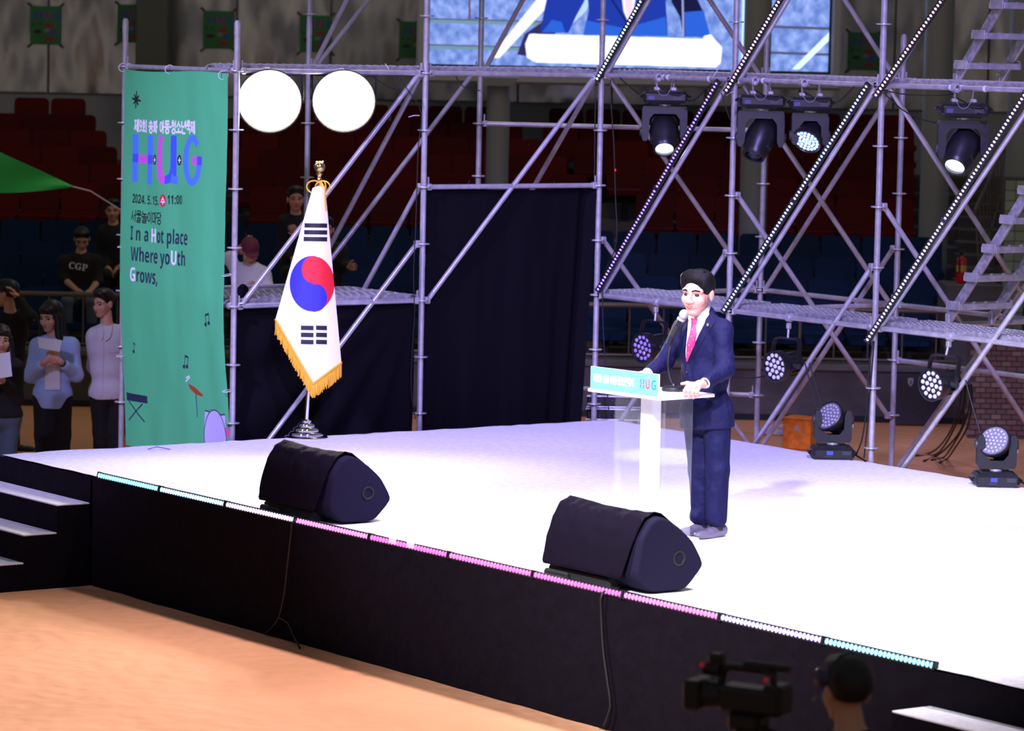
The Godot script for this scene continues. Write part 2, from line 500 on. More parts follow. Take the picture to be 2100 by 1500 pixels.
func _ready() -> void:
	rng.seed = 11
	# camera
	var cam := Camera3D.new(); cam.name = "camera"
	var att := CameraAttributesPhysical.new()
	att.frustum_focal_length = 119.0; att.frustum_focus_distance = 25.0; att.exposure_aperture = 3.4
	att.frustum_near = 0.1; att.frustum_far = 300.0
	cam.attributes = att
	cam.transform = Transform3D(cb, CAM)
	cam.keep_aspect = Camera3D.KEEP_HEIGHT
	cam.fov = rad_to_deg(2.0 * atan(750.0 / FL)); cam.near = 0.1; cam.far = 300.0; cam.current = true
	add_child(cam)
	# dim daylight under the roof of the amphitheatre
	var env := Environment.new()
	env.background_mode = Environment.BG_COLOR; env.background_color = Color(0.80, 0.80, 0.82); env.background_energy_multiplier = 0.20
	env.tonemap_mode = Environment.TONE_MAPPER_LINEAR; env.tonemap_exposure = 1.0
	env.sdfgi_enabled = true; env.ssao_enabled = true; env.ssil_enabled = true
	var we := WorldEnvironment.new(); we.name = "environment"; we.environment = env; add_child(we)
	# front-of-house stage lights above the audience, and the house light over the court
	spot("key_spot_light", Vector3(-15.5, 10.5, 15.5), Vector3(-2.6, 0.82, 8.2), Color(0.95, 0.95, 1.0), 570.0, 12.5, 0.6, 0.35)
	spot("cross_spot_light", Vector3(-16.0, 10.5, 3.0), Vector3(-2.8, 0.82, 8.0), Color(0.92, 0.91, 1.0), 330.0, 13.5, 0.7, 0.35)
	spot("wash_light_right_wing", Vector3(-7.5, 12.5, 12.5), Vector3(-0.8, 1.3, 3.6), Color(0.66, 0.58, 1.0), 260.0, 20.0, 0.7, 0.5)
	spot("wash_light_left_wing", Vector3(-14.0, 8.5, 4.5), Vector3(-3.0, 1.6, 0.0), Color(0.76, 0.71, 1.0), 265.0, 16.0, 0.8, 0.5)
	spot("wash_light_front", Vector3(-11.5, 9.5, 17.0), Vector3(-1.6, 1.5, 3.0), Color(0.74, 0.68, 1.0), 330.0, 14.0, 0.8, 0.5)
	spot("house_light", Vector3(-3.0, 11.5, 8.0), Vector3(-8.6, 0.0, 7.2), Color(1.0, 0.93, 1.0), 235.0, 30.0, 0.9, 0.5)
	area("house_light_court", Vector3(2.5, 12.0, -4.5), Vector3(2.2, 0.0, -4.2), Color(1.0, 0.90, 0.74), 20.0, Vector2(8.0, 2.0))
	build_materials()
	build_setting()
	build_stage()
	build_scaffold()
	build_cloths()
	build_flag()
	build_lamps()
	build_stage_things()
	build_speaker()
	build_stands()
	build_people()
	build_details()

func build_materials() -> void:
	var steel := M("galvanised steel", Color(0.80, 0.80, 0.82), 0.27, 0.5)
	grain(steel, noise_tex(3, 0.02, Color(0.78, 0.78, 0.8), Color(1, 1, 1)), 1.6)
	var dull := M("weathered steel", Color(0.76, 0.76, 0.79), 0.34, 0.45)
	grain(dull, noise_tex(5, 0.03, Color(0.7, 0.7, 0.72), Color(1, 1, 1)), 2.0)
	var carpet := M("white stage carpet", Color(0.90, 0.90, 0.91), 0.95)
	grain(carpet, noise_tex(8, 0.05, Color(0.90, 0.90, 0.92), Color(1, 1, 1), 512, 5), 0.5, bump_tex(9, 0.12, 5.0), 0.08)
	var felt := M("black felt", Color(0.068, 0.050, 0.080), 0.95)
	grain(felt, noise_tex(12, 0.03, Color(0.82, 0.82, 0.85), Color(1, 1, 1)), 0.8, bump_tex(13, 0.03, 6.0), 0.3)
	var court := M("court floor", Color(0.86, 0.62, 0.44), 0.8)
	grain(court, noise_tex(15, 0.006, Color(0.88, 0.86, 0.82), Color(1, 1, 1), 512, 5), 0.09, bump_tex(16, 0.2, 2.0), 0.25)
	var conc := M("concrete", Color(0.40, 0.39, 0.385), 0.9)
	grain(conc, noise_tex(18, 0.01, Color(0.62, 0.60, 0.58), Color(1, 1, 1), 512, 6), 0.3, bump_tex(19, 0.05, 4.0), 0.4)
	var panel := M("brushed metal panel", Color(0.70, 0.70, 0.71), 0.20, 0.75)
	grain(panel, noise_tex(21, 0.01, Color(0.74, 0.74, 0.76), Color(1, 1, 1), 512, 5), 0.22, bump_tex(22, 0.012, 10.0), 0.22)
	felt.metallic_specular = 0.2
	panel.uv1_scale = Vector3(0.55, 0.09, 0.55)
	M("back wall paint", Color(0.60, 0.60, 0.62), 0.6)
	M("black plastic", Color(0.055, 0.055, 0.07), 0.42)
	M("dark grey plastic", Color(0.16, 0.16, 0.18), 0.5)
	M("white paint", Color(0.88, 0.88, 0.88), 0.5)
	M("grey paint", Color(0.46, 0.47, 0.47), 0.55)
	M("chrome", Color(0.93, 0.93, 0.95), 0.06, 1.0)
	M("black rubber", Color(0.035, 0.035, 0.04), 0.7)
	M("wire", Color(0.04, 0.04, 0.05), 0.6)
	M("zip tie", Color(0.85, 0.85, 0.88), 0.5)

const RED_Y := [217, 250, 282, 315, 352, 390]      # tops of the red backrests in the photograph, back row first
const BLUE_Y := [467, 512, 558, 602]
func red_d(i: int) -> float: return 46.75 - 0.78 * i
func blue_d(i: int) -> float: return 41.86 - 0.70 * i
func row_h(y: float, dist: float) -> float: return on_d(900, y, dist).y

func build_setting() -> void:
	# court floor
	var g := MB.new(); g.box(Vector3(-2, -0.15, 0), Vector3(90, 0.3, 90))
	struct("floor", g, M("court floor"), "orange tan court floor in front of the stage")
	# low concrete wall at the foot of the stands, its coping, and the tiers
	var turn := Basis(Vector3.UP, yaw_bg)
	var w := MB.new(); w.box(bgp(0, 0.275, 39.16), Vector3(26, 0.55, 0.3), turn)
	struct("wall_front", w, M("concrete"), "low grey concrete wall at the foot of the stands")
	w = MB.new(); w.box(bgp(0, 0.585, 39.16), Vector3(26, 0.07, 0.40), turn, 0.012)
	var cop := M("coping stone", Color(0.42, 0.42, 0.41), 0.9)
	grain(cop, noise_tex(18, 0.01, Color(0.7, 0.7, 0.68), Color(1, 1, 1), 256, 5), 0.4)
	struct("trim_1", w, cop, "lighter coping along the low concrete wall")
	w = MB.new(); w.box(bgp(0, 0.02, 39.0), Vector3(26, 0.09, 0.06), turn)
	struct("baseboard_front", w, M("black rubber"), "dark strip along the foot of the low concrete wall")
	for i in 4:
		var top := row_h(BLUE_Y[i], blue_d(i)) - 0.78
		var t := MB.new(); t.box(bgp(0, top * 0.5, blue_d(i) + 0.03), Vector3(26, maxf(top, 0.1), 0.695), turn)
		struct("floor_tier_%d" % (i + 1), t, M("concrete"), "concrete tier under the %s row of blue seats" % ["top", "second", "third", "lowest"][i])
	var aisle_h := row_h(RED_Y[5], red_d(5)) - 0.80
	var ai := MB.new(); ai.box(bgp(0, aisle_h * 0.5 - 0.1, 42.26), Vector3(26, aisle_h - 0.2, 0.10), turn)
	struct("floor_aisle", ai, M("concrete"), "concrete walkway between blue and red seats")
	for i in 6:
		var top := row_h(RED_Y[i], red_d(i)) - 0.78
		var t := MB.new(); t.box(bgp(0, top * 0.5, red_d(i) + 0.03), Vector3(26, top, 0.775), turn)
		struct("floor_tier_%d" % (i + 5), t, M("concrete"), "concrete tier under the %s row of red seats" % ["top", "second", "third", "fourth", "fifth", "lowest"][i])
	# back wall of metal panels
	w = MB.new(); w.box(bgp(0, 5.0, 48.2), Vector3(28, 10, 0.3), turn)
	var bw := struct("wall_back", w, M("back wall paint"), "back wall of the stands clad in dull metal panels")
	for i in 22:
		var p := MB.new()
		p.box(bgp(-12.9 + 1.24 * i, 6.15, 48.03), Vector3(1.225, 5.9, 0.04), turn, 0.01)
		var o := obj("panel", p, M("brushed metal panel"), bw)
	# the open gap under the roof behind the audience: daylight, which the metal panels mirror
	w = MB.new(); w.box(bgp(0, 1.25, -22.0), Vector3(60, 2.5, 0.4), turn); w.box(bgp(0, 7.5, -22.0), Vector3(60, 6.2, 0.4), turn)
	struct("wall_rear", w, M("concrete"), "rear wall behind the audience with a daylight gap")
	for i in 12:
		w = MB.new(); w.box(bgp(-27.5 + 5.0 * i, 3.45, -22.0), Vector3(4.4 - 0.9 * (i % 3), 1.9, 0.05), turn)
		struct("window_%d" % (i + 1), w, glow("daylight window", Color(1.0, 0.95, 0.88), 2.2), "daylight opening under the roof behind the audience")

const SX0 := -5.93
const SX1 := -0.07
const SZ0 := 0.36
const SZ1 := 14.5
func build_stage() -> void:
	var s := thing("stage_platform", "wide white carpeted stage platform with black cloth skirt", "stage", Vector3((SX0 + SX1) * 0.5, 0, 7.4))
	# deck: carpet with a slightly uneven rolled edge
	var fn := FastNoiseLite.new(); fn.seed = 4; fn.frequency = 0.9
	var m := MB.new()
	var nu := 60; var nv := 140
	var pts := PackedVector3Array()
	for j in nv + 1:
		for i in nu + 1:
			var u := float(i) / nu; var v := float(j) / nv
			var p := Vector3(lerpf(SX0, SX1, u), STAGE, lerpf(SZ0, SZ1, v))
			p.y += 0.004 * fn.get_noise_2d(p.x * 3.0, p.z * 3.0)
			if i == 0 or i == nu: p.x += 0.012 * fn.get_noise_2d(p.z * 4.0, 7.0 * i); p.y -= 0.004
			if j == 0: p.z += 0.02 * fn.get_noise_2d(p.x * 4.0, 3.0); p.y += 0.006 * fn.get_noise_2d(p.x * 6.0, 9.0)
			pts.append(p)
	m.sheet(nu, nv, pts)
	m.v = m.v; wob("carpet", m, M("white stage carpet"), s)
	m = MB.new(); m.box(Vector3((SX0 + SX1) * 0.5, 0.395, (SZ0 + SZ1) * 0.5), Vector3(SX1 - SX0 - 0.03, 0.82, SZ1 - SZ0 - 0.03))
	wob("deck_frame", m, M("black felt"), s)
	for e in [[SZ0, 1.80, 0], [1.83, 4.66, 1], [4.66, 8.10, 2], [8.10, 11.02, 3], [11.02, 14.5, 4]]:
		m = MB.new(); pts = PackedVector3Array()
		var n := 40; var r := 10
		for j in r + 1:
			for i in n + 1:
				var v := float(j) / r
				var z := lerpf(e[0], e[1], float(i) / n)
				var fold: float = 0.012 * fn.get_noise_2d(z * 1.6, v * 0.6 + e[2] * 9.0) * (0.3 + v)
				var edge := 0.0
				if e[2] > 1: edge = 0.016 * exp(-pow((z - e[0]) / 0.035, 2.0))
				var low: float = 0.006 + 0.012 * fn.get_noise_2d(z * 2.0, 40.0)
				pts.append(Vector3(SX0 - 0.014 + fold - edge, lerpf(STAGE - 0.012 + 0.006 * fn.get_noise_2d(z * 5.0, 3.0), maxf(low, 0.0), v), z))
		m.sheet(n, r, pts)
		wob("skirt_panel", m, M("black felt"), s)
	# end and back skirts
	m = MB.new(); m.box(Vector3((SX0 + SX1) * 0.5, 0.40, SZ0 - 0.004), Vector3(SX1 - SX0, 0.80, 0.008)); wob("skirt_panel", m, M("black felt"), s)
	m = MB.new(); m.box(Vector3(SX1 - 0.004, 0.40, (SZ0 + SZ1) * 0.5), Vector3(0.008, 0.80, SZ1 - SZ0)); wob("skirt_panel", m, M("black felt"), s)
	# stairs up to the stage
	for e in [[0.10, 1.80, "black stage stairs with white carpeted treads beside the banner end of the stage"], [11.0, 12.8, "stage stairs with a pale tread near the cameraman"]]:
		var t := thing("stage_stairs", e[2], "stairs", Vector3(-6.4, 0, (e[0] + e[1]) * 0.5))
		for k in 3:
			var x1 := SX0 - 0.02 - 0.27 * k; var h := STAGE * (3 - k) / 4.0
			m = MB.new(); m.box(Vector3(x1 - 0.135, h * 0.5 - 0.006, (e[0] + e[1]) * 0.5), Vector3(0.27, h - 0.012, e[1] - e[0]))
			wob("step", m, M("black felt"), t)
			m = MB.new(); m.box(Vector3(x1 - 0.137, h - 0.004, (e[0] + e[1]) * 0.5), Vector3(0.272, 0.012, e[1] - e[0] + 0.004), Basis.IDENTITY, 0.004)
			wob("tread", m, M("white stage carpet"), t)
	# LED bars along the front edge
	var hues := [Color(0.45, 0.85, 1.0), Color(0.55, 0.78, 1.0), Color(0.85, 0.70, 1.0), Color(1.0, 0.42, 0.85), Color(1.0, 0.33, 0.80), Color(1.0, 0.36, 0.82), Color(1.0, 0.34, 0.78), Color(1.0, 0.42, 0.88), Color(0.72, 0.66, 1.0), Color(0.50, 0.80, 1.0)]
	var names := ["cyan", "pale blue", "lilac", "pink lilac", "hot pink", "magenta pink", "deep pink", "rose pink", "blue violet", "icy blue"]
	for i in 10:
		var z0 := 1.90 + 0.912 * i
		led_bar(Vector3(SX0 - 0.012, STAGE + 0.012, z0 + 0.012), Vector3(SX0 - 0.012, STAGE + 0.012, z0 + 0.90), Vector3(-0.97, 0.24, 0), hues[i], "%s LED bar on the front edge of the stage" % names[i], "LED bars along the stage edge", 26, 0.0142)

func led_bar(a: Vector3, b: Vector3, face: Vector3, c: Color, label: String, group: String, count: int, r: float) -> void:
	var t := thing("led_bar", label, "light bar", (a + b) * 0.5, 0, group)
	var d := (b - a).normalized(); face = (face - d * face.dot(d)).normalized()
	var bs := Basis(d, face.cross(d).normalized() * -1.0, face)
	if bs.determinant() < 0: bs = Basis(d, -bs.y, face)
	var m := MB.new(); m.box((a + b) * 0.5 - face * 0.012, Vector3((b - a).length(), 0.048, 0.026), bs, 0.003)
	for e in [a, b]: m.box(e - face * 0.008 - d * 0.0, Vector3(0.014, 0.052, 0.036), bs, 0.002)
	wob("housing", m, M("black plastic"), t)
	m = MB.new()
	for i in count:
		var p := a.lerp(b, (i + 0.5) / count)
		m.ball(p + face * 0.003, Vector3(r * 0.9, r * 1.2, r * 0.7), bs, 8, 5)
	var o := wob("led_beads", m, glow("led %s" % c.to_html(), c, 3.6), t)
	o.set_meta("kind", "stuff")

func build_scaffold() -> void:
	var s := thing("steel_scaffold", "galvanised steel tube scaffold framing the back of the stage", "scaffold", Vector3(0, 0, 0))
	var ros := MB.new()
	ros.lathe([[0.024, -0.006], [0.058, -0.006], [0.061, -0.003], [0.061, 0.003], [0.058, 0.006], [0.024, 0.006]], Transform3D.IDENTITY, 16)
	var ros_mesh := ros.mesh()
	# posts: grid place, top of the tube (rosette units), lowest rosette
	for e in [[-2, -1, 6.75, 0], [-2, 0, 6.75, 0], [-1, 0, 10.0, 0], [0, 0, 10, 0], [0, 1, 10, 0], [0, 2, 10, 0], [0, 3, 10, 0], [-1, -1, 10, 0], [0, -1, 10, 0], [1, 0, 6.75, 0], [1, 1, 6.75, 0], [1, 2, 6.75, 0], [1, 3, 10, 0]]:
		var p := node_at(e[0], e[1], 0)
		var m := MB.new()
		m.tube(Vector3(p.x, 0.10, p.z), node_at(e[0], e[1], e[2]), 0.0243, -1, 16)
		m.tube(Vector3(p.x, 0.0, p.z), Vector3(p.x, 0.12, p.z), 0.018, -1, 8)
		m.box(Vector3(p.x, 0.004, p.z), Vector3(0.14, 0.008, 0.14))
		for c in [2.6, 6.6]:   # spigot joints
			if c < e[2]: m.tube(node_at(e[0], e[1], c), node_at(e[0], e[1], c + 0.22), 0.0262, -1, 16)
		if e[2] < 7: m.tube(node_at(e[0], e[1], e[2]), node_at(e[0], e[1], e[2] + 0.1), 0.019, -1, 12)
		var o := wob("post", m, M("galvanised steel"), s)
		for k in range(-1, int(e[2]) + 1):
			var q := node_at(e[0], e[1], k)
			if q.y > 0.2: inst("rosette", ros_mesh, M("galvanised steel"), o, Transform3D(Basis.IDENTITY, q - o.global_position))
	var led := []
	# ledgers
	for e in [[-2, -1, -2, 0, 6], [-2, 0, -1, 0, 6], [-1, 0, 0, 0, 6], [0, 0, 0, 1, 6], [0, 1, 0, 2, 6], [0, 2, 0, 3, 6], [-2, 0, -1, 0, 2], [0, 0, 0, 1, 2], [0, 1, 0, 2, 2], [0, 2, 0, 3, 2], [-1, 0, 0, 0, 4], [1, 0, 1, 1, 2], [1, 1, 1, 2, 2], [1, 2, 1, 3, 2], [0, 0, 1, 0, 2], [0, 1, 1, 1, 2], [0, 2, 1, 2, 2], [0, 3, 1, 3, 2],
			[-1, 0, -1, -1, 2], [-2, 0, -2, -1, 2], [-2, -1, -1, -1, 2], [-1, -1, 0, -1, 6], [0, 0, 0, -1, 6], [-1, 0, -1, -1, 6], [0, 0, 1, 0, 6], [0, 1, 1, 1, 6], [0, 2, 1, 2, 6], [1, 0, 1, 1, 6], [1, 1, 1, 2, 6], [0, -1, 1, 0, 5], [0, -1, 1, 0, 0], [1, 1, 1, 2, 1]]:
		var a := node_at(e[0], e[1], e[4]); var b := node_at(e[2], e[3], e[4])
		var d := (b - a).normalized()
		var m := MB.new()
		m.tube(a + d * 0.075, b - d * 0.075, 0.0213, -1, 14)
		for q in [[a, d], [b, -d]]:
			var c: Vector3 = q[0] + q[1] * 0.055
			m.box(c, Vector3(0.05, 0.055, 0.05), Basis(d, Vector3.UP, d.cross(Vector3.UP)), 0.01)
			m.box(q[0] + q[1] * 0.046 + Vector3(0, 0.03, 0), Vector3(0.012, 0.11, 0.016), Basis(d, Vector3.UP, d.cross(Vector3.UP)), 0.002)
		wob("ledger", m, M("galvanised steel"), s)
	# braces: from node to node, set off to the side of the posts
	for e in [[-1, 0, 6, -2, 0, 2], [-1, 0, 6, -1, -1, 2], [0, -1, 6, -1, -1, 2], [-1, 0, 4, -1, -1, 0], [-1, 0, 3, -2, 0, -1], [-1, 0, 2, 0, 0, 6], [0, 0, 6, 0, -1, 2], [0, 0, 6, 0, 1, 10], [-1, -1, 6, -1, 0, 10], [-1, -1, 6, 0, -1, 10], [0, -1, 6, 0, 0, 10],
			[0, 0, 6, 1, 0, 2], [0, 0, 10, 1, 0, 6], [0, 1, 6, 1, 1, 2], [0, 1, 10, 1, 1, 6], [0, 2, 6, 1, 2, 2], [0, 2, 4, 1, 2, 0], [0, 1, 4, 1, 1, 0], [0, 0, 3, 1, 0, -1], [0, 1, 6, 0, 0, 2], [0, 2, 6, 0, 1, 2], [0, 3, 6, 0, 2, 2], [0, 1, 6, 0, 2, 10], [0, 2, 6, 0, 3, 10],
			[0, 1, 3, 0, 0, -1], [0, 2, 3, 0, 1, -1], [0, 3, 3, 0, 2, -1], [1, 1, 6, 1, 0, 2], [1, 1, 3, 1, 0, -1], [1, 2, 3, 1, 1, -1]]:
		var a := node_at(e[0], e[1], e[2]); var b := node_at(e[3], e[4], e[5])
		var flat := Vector3(b.x - a.x, 0, b.z - a.z).normalized()
		var off := flat * 0.06
		a += off; b -= off; b.y = maxf(b.y, 0.1)
		var d := (b - a).normalized()
		var m := MB.new()
		m.tube(a + d * 0.05, b - d * 0.05, 0.0213, -1, 14)
		for q in [[a, 1.0], [b, -1.0]]:
			m.box(q[0] + d * 0.04 * q[1], Vector3(0.10, 0.03, 0.045), Basis(d, flat.cross(d).normalized().cross(d).normalized() * -1.0, flat.cross(d).normalized()), 0.008)
			m.box(q[0] - off * 0.1 * q[1], Vector3(0.05, 0.06, 0.05), Basis(flat, Vector3.UP, flat.cross(Vector3.UP)), 0.008)
		wob("brace", m, M("galvanised steel"), s)
	# walkway planks of pressed steel
	var rows := [["left", -2, 0, -1, 0]]
	var k2 := 0.92 + 0.95 + 0.055
	var k6 := 0.92 + 2.85 + 0.055
	var near := ["beside the banner", "beside the big curtain", "behind the speaker", "next to the scaffold stairs"]
	plank(Vector3(-3.60, k2, -0.28), Vector3(-1.90, k2, -0.28), 0.44, "front steel walkway plank behind the flag")
	plank(Vector3(-3.60, k2, -0.78), Vector3(-1.90, k2, -0.78), 0.44, "middle steel walkway plank behind the flag")
	for g in 3:
		plank(Vector3(0.27, k2, BAY * g + 0.07), Vector3(0.27, k2, BAY * (g + 1) - 0.07), 0.46, "perforated steel walkway plank at speaker height %s" % near[g + 1])
	plank(Vector3(-3.60, k6, -0.26), Vector3(-1.90, k6, -0.26), 0.44, "steel plank above the two floodlights")
	plank(Vector3(-1.76, k6, -0.26), Vector3(-0.07, k6, -0.26), 0.44, "steel plank under the large screen above the curtain")
	for g in 3:
		plank(Vector3(0.27, k6, BAY * g + 0.07), Vector3(0.27, k6, BAY * (g + 1) - 0.07), 0.46, "upper steel plank over the hanging lights %s" % near[g + 1])
	# scaffold stairs
	for q in [[1.87 + 0.05, "lower flight of aluminium scaffold stairs above the low walkway"], [1.87 + 1.95, "upper flight of aluminium scaffold stairs near the ceiling"]]:
		var y0: float = q[0]
		var t := thing("scaffold_stairs", q[1], "stairs", Vector3(0.95, y0, 3.75))
		for x in [0.70, 1.16]:
			var m := MB.new()
			var a := Vector3(x, y0, 3.74); var b := Vector3(x, y0 + 1.9, 5.28); var d := (b - a).normalized()
			m.box((a + b) * 0.5, Vector3(0.028, 0.085, (b - a).length()), Basis(Vector3.RIGHT, d.cross(Vector3.RIGHT), d), 0.005)
			m.box(a + Vector3(0, 0.0, 0), Vector3(0.04, 0.10, 0.05), Basis.IDENTITY, 0.005)
			wob("stringer", m, M("weathered steel"), t)
		for i in 8:
			var f := (i + 0.55) / 8.0
			var c := Vector3(0.93, y0 + 1.9 * f, 3.74 + 1.54 * f)
			var m := MB.new()
			m.box(c, Vector3(0.56, 0.012, 0.17), Basis.IDENTITY, 0.002)
			m.box(c + Vector3(0, -0.02, 0.085), Vector3(0.56, 0.045, 0.008), Basis.IDENTITY, 0.002)
			m.box(c + Vector3(0, -0.02, -0.085), Vector3(0.56, 0.045, 0.008), Basis.IDENTITY, 0.002)
			for sx in [-0.28, 0.28]: m.box(c + Vector3(sx, -0.01, 0), Vector3(0.012, 0.07, 0.15), Basis.IDENTITY, 0.002)
			for r in 8: m.lathe([[0.014, 0], [0.009, 0.008], [0.004, 0.008]], Transform3D(Basis.IDENTITY, c + Vector3(-0.22 + 0.063 * r, 0.006, 0.03 * (-1.0 if r % 2 else 1.0))), 8)
			wob("tread", m, M("galvanised steel"), t)

func plank(a: Vector3, b: Vector3, wide: float, label: String) -> void:
	var t := thing("walkway_plank", label, "plank", (a + b) * 0.5, 0, "pressed steel planks laid on the scaffold")
	var d := (b - a).normalized(); var sdir := d.cross(Vector3.UP).normalized(); var l := (b - a).length()
	var bs := Basis(d, Vector3.UP, sdir)
	var m := MB.new()
	m.box((a + b) * 0.5 - Vector3(0, 0.008, 0), Vector3(l, 0.006, wide), bs)
	for q in [-0.5, 0.5]: m.box((a + b) * 0.5 + sdir * wide * q - Vector3(0, 0.027, 0), Vector3(l, 0.05, 0.012), bs, 0.002)
	for q in [a, b]: m.box(q - Vector3(0, 0.027, 0), Vector3(0.012, 0.045, wide), bs)
	wob("pan", m, M("weathered steel"), t)
	m = MB.new()
	for i in int(l / 0.075):
		for j in 6:
			var p := a + d * (0.05 + i * 0.075 + (0.037 if j % 2 else 0.0)) + sdir * (wide * (j / 5.0 - 0.5) * 0.84) - Vector3(0, 0.006, 0)
			m.lathe([[0.017, 0], [0.010, 0.008], [0.006, 0.009], [0.0, 0.009]], Transform3D(Basis.IDENTITY, p), 8)
	var o := wob("dimples", m, M("weathered steel"), t); o.set_meta("kind", "stuff")
	for q in [[a, -1.0], [b, 1.0]]:
		for sgn in [-0.4, 0.4]:
			m = MB.new()
			var c: Vector3 = q[0] + sdir * wide * sgn
			m.path([c - Vector3(0, 0.03, 0), c + d * 0.03 * q[1] + Vector3(0, -0.012, 0), c + d * 0.07 * q[1] + Vector3(0, -0.018, 0), c + d * 0.095 * q[1] + Vector3(0, -0.045, 0)], 0.009, 6)
			wob("hook", m, M("weathered steel"), t)

const BS := 800.0
func bq(px: float, py: float) -> Vector2:   # a point of the photograph on the banner cloth, in pixels of its print
	var p := on_x(px, py, -3.68); return Vector2((p.z + 1.775) * BS, (3.745 - p.y) * BS)
func bpoly(a: Array) -> PackedVector2Array:
	var o := PackedVector2Array()
	for q in a: o.append(bq(q[0], q[1]))
	return o
func hg(cx: float, cy: float) -> Vector2: return bq(240.0 + cx / 3.123, 120.0 + cy / 3.125)
func hgp(a: Array) -> PackedVector2Array:
	var o := PackedVector2Array()
	for q in a: o.append(hg(q[0], q[1]))
	return o

func festival_line() -> Array:
	return [["j", "e"], "9", ["h", "oe"], 0.4, ["s", "oh", "o"], ["p", "a"], 0.4, ["o", "a"], ["d", "oh", "o"], ".", ["c", "eo", "o"], ["s", "oh"], ["n", "yeo", "n"], ["c", "u", "g"], ["j", "e"]]

func banner_print() -> ImageTexture:
	var green := Color(0.30, 0.72, 0.485); var navy := Color(0.12, 0.15, 0.27); var ink := Color(0.08, 0.10, 0.13)
	var white := Color(0.93, 0.91, 0.97); var blue := Color(0.30, 0.52, 0.95); var deep := Color(0.25, 0.36, 0.85); var pink := Color(0.80, 0.36, 0.80)
	var p := Paint.new(int(1.73 * BS), int(3.19 * BS), green)
	var c := bq(284, 203)
	for i in 4:
		var d := Vector2.from_angle(PI * i / 4 + 0.1) * (55.0 if i % 2 == 0 else 42.0)
		p.line(c - d, c + d, 7.0, ink)
	var a := bq(280, 243); var b := bq(415, 268)
	var cw := (b.x - a.x) / 14.6
	p.hangul(festival_line(), a.x, a.y, cw, 82.0, 7.0, white, 0.1)
	# HUG
	p.poly(hgp([[115, 480], [151, 481], [151, 790], [114, 788]]), blue)
	p.poly(hgp([[209, 487], [247, 489], [244, 640], [240, 803], [207, 800], [211, 640]]), blue)
	p.poly(hgp([[150, 609], [213, 613], [211, 668], [150, 664]]), pink)
	p.poly(hgp([[115, 606], [151, 608], [151, 664], [115, 660]]), deep)
	p.poly(hgp([[212, 612], [246, 614], [244, 672], [211, 669]]), deep)
	var u := []
	for i in 13: var w := PI - PI * i / 24.0; u.append([330 + cos(w) * 52, 700 + sin(w) * 106])
	for i in 13: var w := PI / 2 + PI * i / 24.0; u.append([332 + cos(w) * 20, 680 + sin(w) * 70])
	p.poly(hgp([[285, 490], [311, 491], [312, 690], [278, 700], [278, 640]]), pink)
	p.poly(hgp(u), pink)
	p.poly(hgp([[362, 494], [397, 496], [399, 740], [392, 790], [345, 802], [330, 806], [330, 752], [352, 740], [362, 700]]), deep)
	p.poly(hgp([[372, 735], [384, 757], [410, 757], [408, 811], [380, 806], [362, 790]]), blue)
	var g := []
	for i in 31: var w := -0.75 - (TAU - 0.9) * i / 30.0; g.append([504 + cos(w) * 66, 660 + sin(w) * 164])
	for i in 31: var w := -0.75 - (TAU - 0.9) * (30 - i) / 30.0; g.append([504 + cos(w) * 31, 660 + sin(w) * 116])
	p.poly(hgp(g), blue)
	p.poly(hgp([[503, 632], [537, 634], [536, 690], [503, 688]]), pink)
	p.poly(hgp([[537, 634], [572, 636], [570, 692], [536, 690]]), deep)
	for q in [[261, 645], [416, 655]]:
		p.oval(hg(q[0], q[1]), 26, 34, ink); var e := hg(q[0], q[1])
		p.line(e - Vector2(14, 0), e + Vector2(14, 0), 5, white); p.line(e - Vector2(0, 18), e + Vector2(0, 18), 5, white)
	# date and place
	var d0 := bq(278, 414.5); var wd := p.text("2024. 5. 15.", d0.x, d0.y, 82, ink, 0.86)
	var cc := bq(342.5, 411); p.oval(cc, 42, 42, Color(0.80, 0.16, 0.27))
	p.hangul([["s", "u"]], cc.x - 24, cc.y - 26, 48, 52, 5, white)
	d0 = bq(351, 418); p.text("11:00", d0.x, d0.y, 82, ink, 0.9)
	d0 = bq(277, 429); var d1 := bq(340, 437)
	p.hangul([["s", "eo"], ["o", "u", "r"], ["n", "oh", "r"], ["o", "i"], ["m", "a"], ["d", "a", "o"]], d0.x, d0.y, (d1.x - d0.x) / 6.4, 78, 4.5, ink, 0.08)
	# verse
	d0 = bq(275, 490.5); d1 = bq(316, 494)
	p.text("I n a ", d0.x, d0.y, 128, navy, 0.9); var x := d1.x
	x += p.text("H", x, d0.y, 128, white, 0.9) + 8; p.text("ot place", x, d0.y, 128, navy, 0.84)
	d0 = bq(277, 533); x = d0.x + p.text("Where yo", d0.x, d0.y, 128, navy, 0.9) + 5
	x += p.text("U", x, d0.y, 128, white, 0.9) + 8; p.text("th", x, d0.y, 128, navy, 0.9)
	d0 = bq(275, 575); x = d0.x + p.text("G", d0.x, d0.y, 128, white, 0.9) + 5; p.text("rows,", x, d0.y, 128, navy, 0.9)
	# notes
	for q in [[[429, 667], [428, 648], [436, 645], [437, 664]], [[380, 753], [382, 731], [389, 734], [387, 753]]]:
		p.oval(bq(q[0][0], q[0][1]), 17, 13, navy); p.oval(bq(q[3][0] - 0.5, q[3][1]), 17, 13, navy)
		p.line(bq(q[0][0] + 1.6, q[0][1]), bq(q[1][0] + 1.6, q[1][1]), 3.5, navy); p.line(bq(q[3][0] + 1, q[3][1]), bq(q[2][0] + 1, q[2][1]), 3.5, navy)
		p.line(bq(q[1][0] + 1.6, q[1][1]), bq(q[2][0] + 1, q[2][1]), 7, navy)
